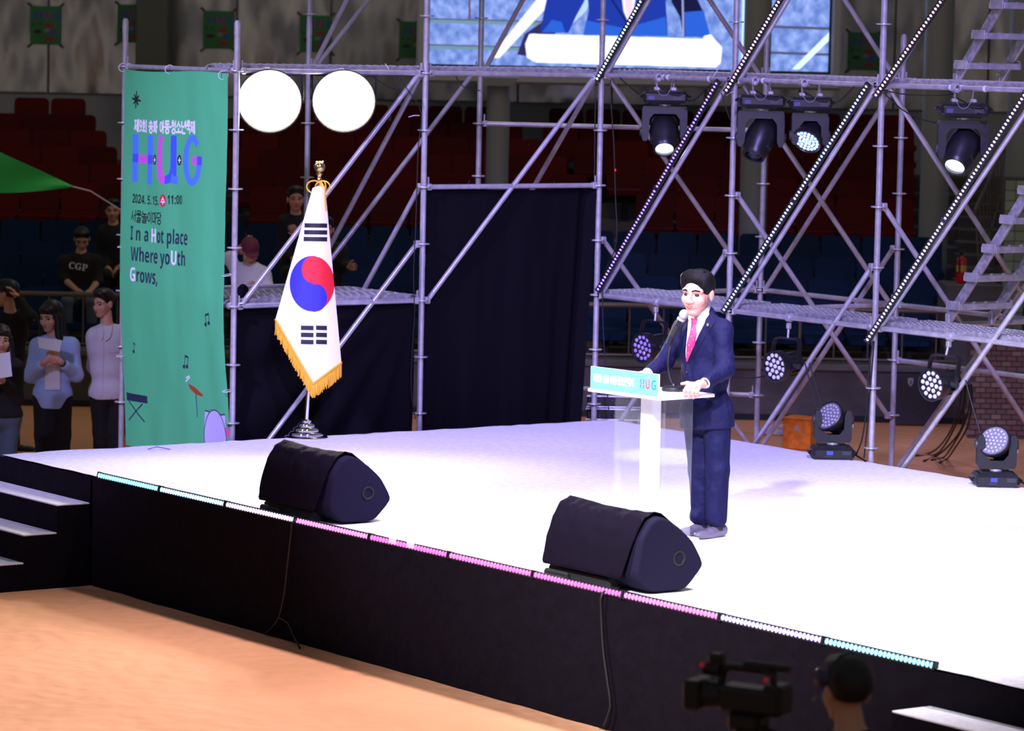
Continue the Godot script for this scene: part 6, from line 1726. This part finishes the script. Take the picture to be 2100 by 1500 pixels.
func build_people() -> void:
	var black := M("black hair", Color(0.035, 0.03, 0.03), 0.45)
	var bk := M("black clothing", Color(0.045, 0.045, 0.052), 0.85)
	var denim := M("faded denim", Color(0.30, 0.36, 0.42), 0.85)
	var shoe := M("black shoe", Color(0.05, 0.05, 0.055), 0.5)
	# woman reading a sheet of paper
	var sky := M("light blue shirt", Color(0.62, 0.72, 0.90), 0.8)
	var t := figure("woman in an open light blue shirt reading a sheet of paper", 33.0, {"head": [104, 650], "neck": [110, 692], "ls": [146, 707], "rs": [78, 708], "le": [157, 770, -0.03], "re": [62, 772, -0.03], "lw": [124, 742, -0.26], "rw": [92, 742, -0.26], "pelvis": [108, 806], "lk": [124, 892], "rk": [92, 892], "la": [124, 968], "ra": [92, 968]},
		{"hair": black, "style": "long", "hs": 1.08, "face": -fh * 0.82 - rh * 0.5 + Vector3(0, -0.18, 0), "top": sky, "hem": 0.14, "legs": bk, "wide": 0.03, "shoes": shoe, "sleeve": 0.72, "topname": "open_shirt", "ldir": -rh * 0.75 + Vector3(0, 0.5, 0), "rdir": rh * 0.75 + Vector3(0, 0.5, 0), "lpalm": fh, "rpalm": fh})
	var m := MB.new()
	patch(m, posed.torso, 0.04, 33.0, [[102, 704], [94, 740], [92, 775], [92, 800]], [[121, 704], [122, 740], [123, 775], [123, 800]], 14, 5, 0.012)
	obj("white_tee", m, M("white cotton", Color(0.85, 0.85, 0.87), 0.85), t, true)
	m = MB.new()
	for e in [[[[101, 696], [97, 712], [104, 718]], [[106, 694], [108, 706], [106, 716]]], [[[112, 694], [114, 706], [116, 716]], [[118, 696], [124, 710], [118, 718]]]]: patch(m, posed.torso, 0.04, 33.0, e[0], e[1], 4, 2, 0.02)
	obj("collar", m, sky, t, true)
	m = MB.new(); m.sheet(4, 4, _page(77, 692, 127, 698, 122, 722, 80, 714, 33.0 - 0.34), 0.002)
	solo("paper_sheet", m, M("paper", Color(0.80, 0.79, 0.80), 0.8), "sheet of paper held up by the woman in light blue", "paper", on_d(100, 706, 32.66))
	m = MB.new(); var wp: Vector3 = posed.lw; m.lathe([[0.034, -0.01], [0.037, -0.006], [0.037, 0.006], [0.034, 0.01]], Transform3D(frame_to(posed.lw - posed.le), wp - (posed.lw - posed.le).normalized() * 0.03), 16); obj("wristwatch", m, shoe, t, true)
	# man in a white shirt
	var wsh := M("white shirt", Color(0.80, 0.79, 0.84), 0.8)
	t = figure("young man in an untucked white shirt with hands behind his back", 33.2, {"head": [212, 622], "neck": [219, 664], "ls": [250, 682, 0.05], "rs": [194, 688, -0.05], "le": [262, 745, 0.12], "re": [192, 752, 0.06], "lw": [240, 790, 0.26], "rw": [214, 792, 0.22], "pelvis": [222, 800], "lk": [238, 885], "rk": [208, 885], "la": [240, 966], "ra": [206, 968]},
		{"hair": black, "style": "short", "hs": 1.02, "face": -fh * 0.75 - rh * 0.62 + Vector3(0, -0.12, 0), "top": wsh, "hem": 0.08, "legs": bk, "wide": 0.012, "shoes": shoe, "s": 1.02})
	m = MB.new()
	for e in [[[[198, 676], [202, 694], [208, 700]], [[208, 664], [212, 680], [212, 690]]], [[[212, 690], [218, 684], [224, 668]], [[216, 700], [226, 694], [231, 668]]]]: patch(m, posed.torso, 0.04, 33.2, e[0], e[1], 5, 3, 0.012)
	obj("collar", m, wsh, t, true)
	m = MB.new(); patch(m, posed.torso, 0.04, 33.2, [[209, 700], [207, 760], [206, 812]], [[213, 700], [211, 760], [210, 812]], 14, 1, 0.005); obj("button_placket", m, wsh, t, true)
	m = MB.new(); patch(m, posed.torso, 0.04, 33.2, [[222, 700], [222, 725]], [[243, 697], [244, 722]], 4, 4, 0.004); obj("chest_pocket", m, wsh, t, true)
	# person at the end of the row with a paper
	t = figure("person in a black top and faded jeans holding a white paper", 31.6, {"head": [2, 698], "neck": [4, 738], "ls": [30, 752], "rs": [-30, 752], "le": [34, 815], "re": [-40, 815], "lw": [6, 782, -0.22], "rw": [-16, 785, -0.22], "pelvis": [4, 850], "lk": [18, 935], "rk": [-8, 935], "la": [18, 1012], "ra": [-8, 1012]},
		{"hair": black, "style": "long", "hs": 1.0, "face": -fh * 0.9 + rh * 0.2, "top": bk, "hem": 0.02, "legs": denim, "shoes": shoe, "sleeve": 1.0, "topname": "black_top"})
	m = MB.new(); m.sheet(4, 4, _page(-14, 728, 20, 722, 25, 772, -8, 778, 31.6 - 0.32), 0.002)
	solo("paper_sheet", m, M("paper"), "white paper held by the person in jeans and black top", "paper", on_d(6, 750, 31.28))
	# man in a striped track jacket, hand at his ear
	t = figure("man in a black track jacket with white sleeve stripes, hand at his ear", 34.8, {"head": [14, 602], "neck": [22, 640], "ls": [42, 650, 0.03], "rs": [-20, 655, 0.02], "le": [64, 652, -0.22], "re": [-28, 715], "lw": [37, 612, -0.10], "rw": [-15, 760], "pelvis": [16, 762], "lk": [26, 842], "rk": [0, 842], "la": [30, 908], "ra": [0, 908]},
		{"hair": black, "style": "short", "hs": 1.04, "face": -rh * 0.85 + fh * 0.3, "top": bk, "hem": 0.06, "legs": bk, "shoes": shoe, "topname": "track_jacket", "toe": rh, "ldir": Vector3(0, 0.8, 0) - rh * 0.5, "lpalm": -rh})
	for i in 3:
		m = MB.new(); m.path([posed.ls + Vector3(0, 0.066, 0) - fh * (0.02 + 0.012 * i), posed.ls.lerp(posed.le, 0.5) - fh * (0.05 + 0.010 * i) + Vector3(0, 0.045 - 0.012 * i, 0), posed.le - fh * 0.055 + rh * (0.02 + 0.008 * i) + Vector3(0, -0.01 * i, 0), posed.le.lerp(posed.lw, 0.6) + rh * (0.04 - 0.01 * i) - fh * 0.03], 0.007, 6)
		obj("sleeve_stripe", m, M("white cotton", Color(0.85, 0.85, 0.87), 0.85), t, true)
	# seated man with lettered shirt
	t = figure("seated man in a black shirt lettered CGP", 40.0, {"head": [168, 490], "neck": [166, 521], "ls": [196, 534], "rs": [132, 536], "le": [201, 577, -0.05], "re": [130, 572, -0.05], "lw": [186, 596, -0.30], "rw": [158, 596, -0.30], "pelvis": [163, 612], "lk": [188, 618, -0.45], "rk": [138, 618, -0.45], "la": [188, 690, -0.40], "ra": [138, 690, -0.40]},
		{"hair": black, "style": "short", "hs": 1.0, "face": -fh * 0.9 + rh * 0.1 + Vector3(0, -0.5, 0), "top": bk, "legs": denim, "sleeve": 0.15, "ground": 0.6, "skin": 2, "topname": "lettered_shirt"})
	var fo := SystemFont.new(); fo.font_names = PackedStringArray(["Droid Serif"]); fo.font_weight = 700
	var tm := TextMesh.new(); tm.font = fo; tm.text = "CGP"; tm.font_size = 64; tm.pixel_size = 0.0016; tm.depth = 0.004
	var sp := on_surf(posed.torso, 0.04, 160, 547, 40.0, 0.018)
	inst("shirt_lettering", tm, M("white cotton"), t, Transform3D(Basis(Vector3.UP, yaw_bg) * Basis(Vector3.BACK, -0.14), sp - t.position))
	# dark seated people among the blue seats
	figure("seated figure in black half hidden by the banner post", 40.6, {"head": [232, 432], "neck": [232, 462], "ls": [258, 474], "rs": [214, 474], "le": [262, 516], "re": [208, 520], "lw": [246, 545, -0.15], "rw": [220, 548, -0.15], "pelvis": [234, 556], "lk": [250, 565, -0.4], "rk": [215, 565, -0.4], "la": [250, 636, -0.35], "ra": [215, 636, -0.35]},
		{"hair": black, "style": "short", "hs": 1.0, "top": bk, "legs": bk, "ground": 0.9, "skin": 2, "topname": "black_jacket"})
	t = figure("man in a dark pink cap and white tee leaning on the walkway", 35.2, {"head": [512, 516], "neck": [512, 548], "ls": [540, 562], "rs": [490, 562], "le": [552, 598, -0.1], "re": [470, 530, 0.05], "lw": [530, 590, -0.3], "rw": [496, 506, 0.10], "pelvis": [515, 640], "lk": [530, 730], "rk": [500, 730], "la": [530, 815], "ra": [500, 815]},
		{"hair": M("cap pink", Color(0.42, 0.12, 0.22), 0.7), "style": "cap", "hs": 1.0, "face": -fh * 0.85 + rh * 0.25 + Vector3(0, -0.45, 0), "top": M("white cotton"), "legs": bk, "sleeve": 0.1, "skin": 2, "topname": "white_tee"})
	t = figure("dark figure in black sitting behind the flag's shoulder", 37.5, {"head": [606, 408], "neck": [607, 440], "ls": [636, 454], "rs": [584, 454], "le": [640, 500], "re": [580, 505], "lw": [612, 478, -0.25], "rw": [600, 530, -0.2], "pelvis": [608, 548], "lk": [628, 560, -0.3], "rk": [592, 560, -0.3], "la": [628, 640, -0.3], "ra": [592, 640, -0.3]},
		{"hair": black, "style": "short", "hs": 1.02, "face": -fh + rh * 0.2, "top": bk, "legs": bk, "ground": 0.9, "skin": 2, "topname": "black_jacket"})
	t = figure("person in black reaching out beside the flag", 37.8, {"head": [668, 470], "neck": [668, 500], "ls": [698, 512], "rs": [648, 512], "le": [704, 548, -0.05], "re": [640, 555], "lw": [716, 548, -0.25], "rw": [650, 590, -0.1], "pelvis": [672, 600], "lk": [690, 612, -0.3], "rk": [655, 612, -0.3], "la": [690, 690, -0.3], "ra": [655, 690, -0.3]},
		{"hair": black, "style": "short", "hs": 1.0, "top": bk, "legs": bk, "ground": 0.6, "skin": 2, "topname": "black_jacket"})
	# cameraman at the front
	var vc := Vector3(0, 0, 0)
	t = figure("cameraman in black with a headset seen from behind", 13.2, {"head": [1736, 1418, 0.03], "neck": [1746, 1508, 0], "ls": [1660, 1540, 0.05], "rs": [1880, 1545, 0.0], "le": [1620, 1650, 0.15], "re": [1900, 1700, 0.0], "lw": [1600, 1600, 0.40], "rw": [1850, 1780, 0.2], "pelvis": [1775, 1800], "lk": [1740, 2060], "rk": [1810, 2060], "la": [1735, 2330], "ra": [1815, 2330]},
		{"hair": M("camera hair", Color(0.02, 0.02, 0.022), 0.6), "style": "short", "hs": 1.0, "face": fh * 0.95 - rh * 0.36, "top": bk, "legs": bk, "shoes": shoe, "skin": 2, "hc": 0.006, "topname": "black_jacket"})
	var hp: Vector3 = posed.head
	m = MB.new(); m.lathe([[0, -0.014], [0.036, -0.012], [0.038, 0.0], [0.030, 0.012], [0, 0.014]], Transform3D(frame_to(-rh * 0.8 - fh * 0.5), on_d(1682, 1391, 13.12)), 16)
	var band := []
	for i in 13: var a := PI * i / 12.0; band.append(hp + (-rh * 0.78 - fh * 0.45).normalized() * 0.092 * cos(a) + Vector3(0, 0.03 + 0.11 * sin(a), 0))
	m.path(band, 0.007, 6); m.path([on_d(1683, 1400, 13.1), on_d(1676, 1420, 13.15), on_d(1668, 1436, 13.3)], 0.004, 5)
	obj("headset", m, M("headset", Color(0.16, 0.12, 0.30), 0.4), t, true)
	video_camera()

func _page(x0: float, y0: float, x1: float, y1: float, x2: float, y2: float, x3: float, y3: float, dd: float) -> PackedVector3Array:
	var o := PackedVector3Array()
	for j in 5:
		for i in 5:
			var u := i / 4.0; var v := j / 4.0
			var q := Vector2(x0, y0).lerp(Vector2(x1, y1), u).lerp(Vector2(x3, y3).lerp(Vector2(x2, y2), u), v)
			o.append(on_d(q.x, q.y, dd + 0.012 * sin(PI * u) - 0.05 * v))
	return o

func video_camera() -> void:
	var c := on_d(1536, 1434, 13.6)
	var t := thing("video_camera", "black professional video camera on a tripod below the stage edge", "camera", Vector3(c.x, 0, c.z), 0.0)
	var bl := M("camera black", Color(0.022, 0.024, 0.028), 0.5)
	# lens points to the speaker: screen left and away
	var f := (-rh * 0.86 + fh * 0.5).normalized(); var s := f.cross(Vector3.UP).normalized(); var bs := Basis(f, Vector3.UP, s)
	var m := MB.new(); m.box(c + f * -0.02, Vector3(0.26, 0.10, 0.12), bs, 0.015); m.box(c + f * -0.12 + Vector3(0, 0.01, 0), Vector3(0.08, 0.12, 0.11), bs, 0.01); wob("body", m, bl, t)
	m = MB.new(); m.lathe([[0, 0], [0.05, 0], [0.052, 0.06], [0.058, 0.08], [0.06, 0.13], [0.05, 0.13], [0.045, 0.11], [0, 0.11]], Transform3D(frame_to(f), c + f * 0.10), 20); wob("lens", m, bl, t)
	m = MB.new(); m.box(c + f * 0.215 + Vector3(0, 0.0, 0), Vector3(0.07, 0.115, 0.15), bs, 0.01); wob("lens_hood", m, bl, t)
	m = MB.new(); m.path([c + f * -0.10 + Vector3(0, 0.05, 0), c + f * -0.10 + Vector3(0, 0.105, 0), c + f * -0.06 + Vector3(0, 0.115, 0), c + f * 0.08 + Vector3(0, 0.115, 0), c + f * 0.11 + Vector3(0, 0.10, 0), c + f * 0.12 + Vector3(0, 0.05, 0)], 0.016, 8); wob("top_handle", m, bl, t)
	m = MB.new(); m.tube(c + f * 0.02 + Vector3(0, 0.130, 0) , c + f * -0.17 + Vector3(0, 0.132, 0), 0.018, 0.014, 12); wob("microphone_tube", m, bl, t)
	m = MB.new(); m.box(c + f * 0.14 + Vector3(0, 0.135, 0.0), Vector3(0.06, 0.055, 0.05), bs, 0.01); m.tube(c + f * 0.12 + Vector3(0, 0.10, 0), c + f * 0.19 + Vector3(0, 0.10, 0), 0.03, 0.026, 12); wob("viewfinder", m, bl, t)
	for e in [[0.190, 0.122], [-0.08, 0.092]]:
		m = MB.new(); m.ball(c + f * e[0] + Vector3(0, e[1], 0) + s * -0.03 - fh * 0.04, Vector3.ONE * 0.008, Basis.IDENTITY, 8, 6); wob("tally_light", m, glow("tally", Color(1.0, 0.08, 0.04), 0.25), t)
	m = MB.new(); m.box(c + Vector3(0, -0.085, 0), Vector3(0.14, 0.07, 0.11), bs, 0.015); m.tube(c + Vector3(0, -0.11, 0), c + Vector3(0, -0.24, 0), 0.06, 0.045, 16); wob("tripod_head", m, bl, t)
	for i in 3:
		var w := TAU * i / 3.0 + 0.4; m = MB.new(); m.tube(c + Vector3(0, -0.2, 0), Vector3(c.x + cos(w) * 0.5, 0.02, c.z + sin(w) * 0.5), 0.022, 0.016, 10); wob("tripod_leg", m, bl, t)
	m = MB.new(); m.tube(c + Vector3(0, -0.1, 0) - f * 0.05, c + Vector3(0, -0.2, 0) - f * 0.35, 0.012, -1, 8); wob("pan_handle", m, bl, t)

func cable(pts: Array, r: float, label: String, m := "wire") -> void:
	# a smooth line through the points
	var c := Curve3D.new()
	for i in pts.size():
		var a: Vector3 = pts[maxi(i - 1, 0)]; var b: Vector3 = pts[mini(i + 1, pts.size() - 1)]
		c.add_point(pts[i], (a - b) * 0.16, (b - a) * 0.16)
	var mb := MB.new(); var q := []
	for p in c.tessellate_even_length(5, 0.08): q.append(p)
	mb.path(q, r, 6)
	solo("cable", mb, M(m), label, "cable", pts[-1], "loose cables")

func build_details() -> void:
	var xs := func(list: Array, x: float) -> Array: return list.map(func(e: Array) -> Vector3: return on_x(e[0], e[1], x))
	var zs := func(list: Array, z: float) -> Array: return list.map(func(e: Array) -> Vector3: return on_z(e[0], e[1], z))
	# leads over the front of the stage
	cable([Vector3(-5.80, STAGE + 0.02, 4.62)] + xs.call([[603, 1068], [598, 1090], [590, 1160], [583, 1220], [572, 1268], [556, 1290]], -5.975) + [on_y(545, 1300, 0.012)], 0.008, "black cable running down the stage skirt below the flag's monitor")
	cable(xs.call([[573, 1268], [590, 1278], [600, 1300]], -5.975) + [on_y(615, 1330, 0.012)], 0.007, "short black cable branching off at the foot of the stage skirt")
	cable([Vector3(-5.80, STAGE + 0.02, 8.06)] + xs.call([[1236, 1216], [1233, 1250], [1237, 1330], [1246, 1400], [1252, 1450]], -5.975) + [on_x(1238, 1490, -5.99)], 0.008, "black cable hanging down the stage skirt below the lectern's monitor")
	# leads on the scaffold
	cable(zs.call([[935, 157], [950, 178], [985, 186]], 0.04).map(func(v: Vector3) -> Vector3: return v) , 0.005, "thin lead looped under the pipe over the curtain")
	cable(zs.call([[812, 154], [822, 180], [800, 180], [762, 156]], 0.04), 0.005, "thin lead looping under the pipe beside the second floodlight")
	cable(zs.call([[818, 155], [840, 190], [860, 218], [864, 250], [858, 300], [855, 380], [852, 480], [848, 560], [850, 640], [845, 720], [843, 800], [852, 860]], 0.05), 0.004, "long thin lead hanging beside the post between flag and curtain")
	cable(xs.call([[1222, 168], [1220, 260], [1219, 380]], -0.05), 0.005, "lead dropping from the first slanting LED bar")
	cable(xs.call([[1252, 163], [1253, 210], [1259, 300], [1262, 400], [1264, 500], [1240, 560], [1236, 640], [1242, 760], [1250, 860]], -0.05), 0.005, "long lead hanging beside the curtain's post")
	cable(xs.call([[1271, 160], [1300, 185], [1318, 200]], -0.04), 0.006, "lead into the moving head nearest the curtain")
	cable(xs.call([[1406, 206], [1425, 205], [1445, 185], [1460, 172]], -0.04), 0.007, "lead looping out of the moving head nearest the curtain")
	cable(xs.call([[1479, 190], [1490, 225], [1497, 245]], -0.04), 0.005, "short lead beside the middle post under the pipe")
	cable(xs.call([[1700, 218], [1725, 205], [1745, 185], [1752, 178]], -0.04), 0.006, "lead looping out of the blue wash light")
	cable(xs.call([[1700, 224], [1722, 232], [1740, 228]], -0.04), 0.005, "short lead under the blue wash light")
	cable(xs.call([[1812, 186], [1860, 194], [1920, 196], [1958, 192]], -0.04), 0.005, "lead strung between the post and the last moving head")
	cable(xs.call([[1812, 190], [1850, 225], [1890, 245], [1920, 252]], -0.04), 0.005, "slack lead drooping towards the last moving head")
	cable(xs.call([[2012, 212], [2026, 222], [2020, 236], [2005, 232]], -0.04), 0.006, "curled lead on the last moving head")
	cable(xs.call([[1790, 700], [1782, 760], [1778, 830], [1768, 900], [1755, 935]], -0.05), 0.006, "black lead hanging from the slanting bar to the deck")
	cable(xs.call([[1793, 700], [1786, 780], [1780, 860], [1772, 940]], -0.03), 0.006, "second black lead hanging beside the post to the deck")
	cable(xs.call([[1650, 742], [1665, 800], [1678, 850]], -0.1), 0.006, "lead from the middle par can towards the small moving head")
	cable(xs.call([[1660, 745], [1676, 800], [1688, 846]], -0.1), 0.006, "second lead from the middle par can")
	cable(xs.call([[1500, 774], [1540, 776], [1568, 772]], -0.02), 0.006, "lead slung between the posts behind the speaker")
	cable(xs.call([[1980, 780], [1996, 840], [2008, 880], [2012, 910]], -0.1), 0.006, "lead from the last par can to the moving head below")
	# bundle of leads beyond the stage by the brick ramp
	for i in 5:
		var w := 4.0 * sin(i * 2.3)
		cable([on_d(1972 + 5 * i, 788 + w, 33.2), on_d(1968 + 6 * i + w, 830, 33.4), on_d(1952 + 8 * i - w, 878, 33.8), on_d(1930 + 7 * i, 912 + 2 * i, 34.4), on_y(1905 + 9 * i + w, 930 + 3 * i, 0.012), on_y(1862 + 16 * i, 934 + 4 * i - w, 0.012)], 0.009, "%s of the black leads bundled in front of the brick ramp" % ["first", "second", "third", "fourth", "fifth"][i])
	# leads along the deck between the small moving heads
	cable([on_y(1748, 930, STAGE + 0.008), on_y(1762, 938, STAGE + 0.008), on_y(1775, 946, STAGE + 0.008)], 0.007, "lead lying on the deck beside the small moving head")
	cable([on_y(2086, 985, STAGE + 0.008), on_y(2100, 992, STAGE + 0.008), on_y(2115, 1004, STAGE + 0.008)], 0.007, "lead lying on the deck beside the outer moving head")
	# black strip lights lying behind the stage under the walkway
	for e in [[1258, 822, 0, "upper"], [1256, 848, 1, "lower"]]:
		var c := on_d(e[0], e[1], 31.6)
		var t := thing("strip_light_case", "black strip light unit with pale edges, %s of two beside the curtain" % e[3], "light unit", Vector3(c.x, 0.0, c.z), yaw_bg, "strip light units behind the stage")
		var h := c.y
		var m := MB.new(); m.box(Vector3(0, h, 0), Vector3(0.46, 0.085, 0.2), Basis.IDENTITY, 0.012); obj("casing", m, M("black plastic"), t)
		m = MB.new(); m.box(Vector3(0, h + 0.046, 0.09), Vector3(0.47, 0.012, 0.03)); obj("edge_strip", m, M("zip tie"), t)
		m = MB.new(); m.box(Vector3(0, h - 0.046, 0.09), Vector3(0.47, 0.010, 0.03)); obj("edge_strip", m, M("zip tie"), t)
		m = MB.new()
		for i in 20: m.ball(Vector3(-0.2 + 0.021 * i, h + 0.012 * (1 if i % 2 else -1), 0.101), Vector3.ONE * 0.004, Basis.IDENTITY, 6, 4)
		obj("led_dots", m, M("gold dots", Color(0.45, 0.42, 0.30), 0.4), t).set_meta("kind", "stuff")
		m = MB.new()
		for sx in [-0.2, 0.2]: m.box(Vector3(sx, h * 0.5 - 0.02, 0.0 if e[2] else -0.16), Vector3(0.04, h - 0.04, 0.06)); 
		if e[2] == 1: obj("foot", m, M("black plastic"), t)
		else: obj("stand_leg", m, M("black plastic"), t)
	# white tape tags on the LED bars and a purple tie on the deck
	for e in [[805, 1110], [842, 1119]]:
		var a := on_x(e[0], e[1], -5.962); var m := MB.new(); m.box(a, Vector3(0.006, 0.036, 0.085), Basis.IDENTITY, 0.002)
		solo("tape_tag", m, M("white paint"), "white tape tag on the pink LED bars %s" % ("nearer the flag" if e[0] < 820 else "nearer the lectern"), "tape", a, "white tape tags")
	var k := on_y(322, 922, STAGE + 0.006); var mm := MB.new(); mm.path([k + Vector3(-0.06, 0, -0.04), k + Vector3(0, 0.02, 0), k + Vector3(0.09, 0, 0.05)], 0.004, 5)
	solo("cut_tie", mm, M("violet plastic", Color(0.35, 0.28, 0.6), 0.5), "snipped plastic tie lying on the deck in front of the banner", "cable tie", k)
	# cable ties round the pipes
	var bands := ["over the first moving head", "just beside the first moving head", "before the middle post", "over the unlit moving head", "just beside the unlit moving head", "over the blue wash light", "over the last moving head", "just beside the last moving head", "under the scaffold stairs"]
	var bi := 0
	for e in [[1372, 160], [1362, 160], [1456, 164], [1548, 168], [1567, 169], [1658, 172], [1952, 182], [1972, 183], [2022, 184]]:
		var c := on_x(e[0], e[1], 0.0); c.y = 0.92 + 2.85; c.x = 0; mm = MB.new()
		mm.lathe([[0.0225, -0.012], [0.025, -0.012], [0.025, 0.012], [0.0225, 0.012]], Transform3D(frame_to(Vector3.BACK), c), 14)
		solo("pipe_clamp", mm, M("zip tie"), "pale band round the upper pipe " + bands[bi], "clamp", c, "pale bands on the upper pipe"); bi += 1
	# red tally diode on the hanging lead, lit dots by the curtain
	mm = MB.new(); var rd := on_x(1262, 349, -0.055); mm.ball(rd, Vector3(0.006, 0.012, 0.006), Basis.IDENTITY, 8, 6); solo("red_indicator_light", mm, glow("red indicator", Color(1, 0.1, 0.05), 1.5), "tiny red indicator on the lead by the curtain's post", "indicator light", rd)
	# black cloth bundle on the walkway beside the banner, loose tails of cable ties
	mm = MB.new(); var bc := on_z(498, 612, -0.12); bc.y = 1.93
	sdf([["e", bc + Vector3(0, 0.05, 0), Basis.IDENTITY, Vector3(0.045, 0.06, 0.05)], ["e", bc + Vector3(0.02, 0.025, 0.02), Basis.IDENTITY, Vector3(0.05, 0.03, 0.05)]], 0.008, mm, 0.02)
	solo("cloth_bundle", mm, M("black curtain"), "small black cloth bundle on the walkway beside the banner", "cloth", bc)
	for e in [[838, 240, 860, 237, 0.03, "post between flag and curtain", 0], [790, 131, 798, 143, 0.02, "pipe beside the second floodlight", 0], [1478, 133, 1462, 160, -0.03, "pipe before the middle post", 1], [1490, 196, 1505, 188, -0.03, "middle post under the pipe", 1]]:
		var a := on_z(e[0], e[1], e[4]) if e[6] == 0 else on_x(e[0], e[1], e[4]); var b := on_z(e[2], e[3], e[4]) if e[6] == 0 else on_x(e[2], e[3], e[4])
		mm = MB.new(); mm.path([a, a.lerp(b, 0.5) + Vector3(0, 0.006, 0), b], 0.0035, 5)
		solo("cable_tie_tail", mm, M("zip tie"), "white cable tie tail sticking out from the " + e[5], "cable tie", b, "cable tie tails")
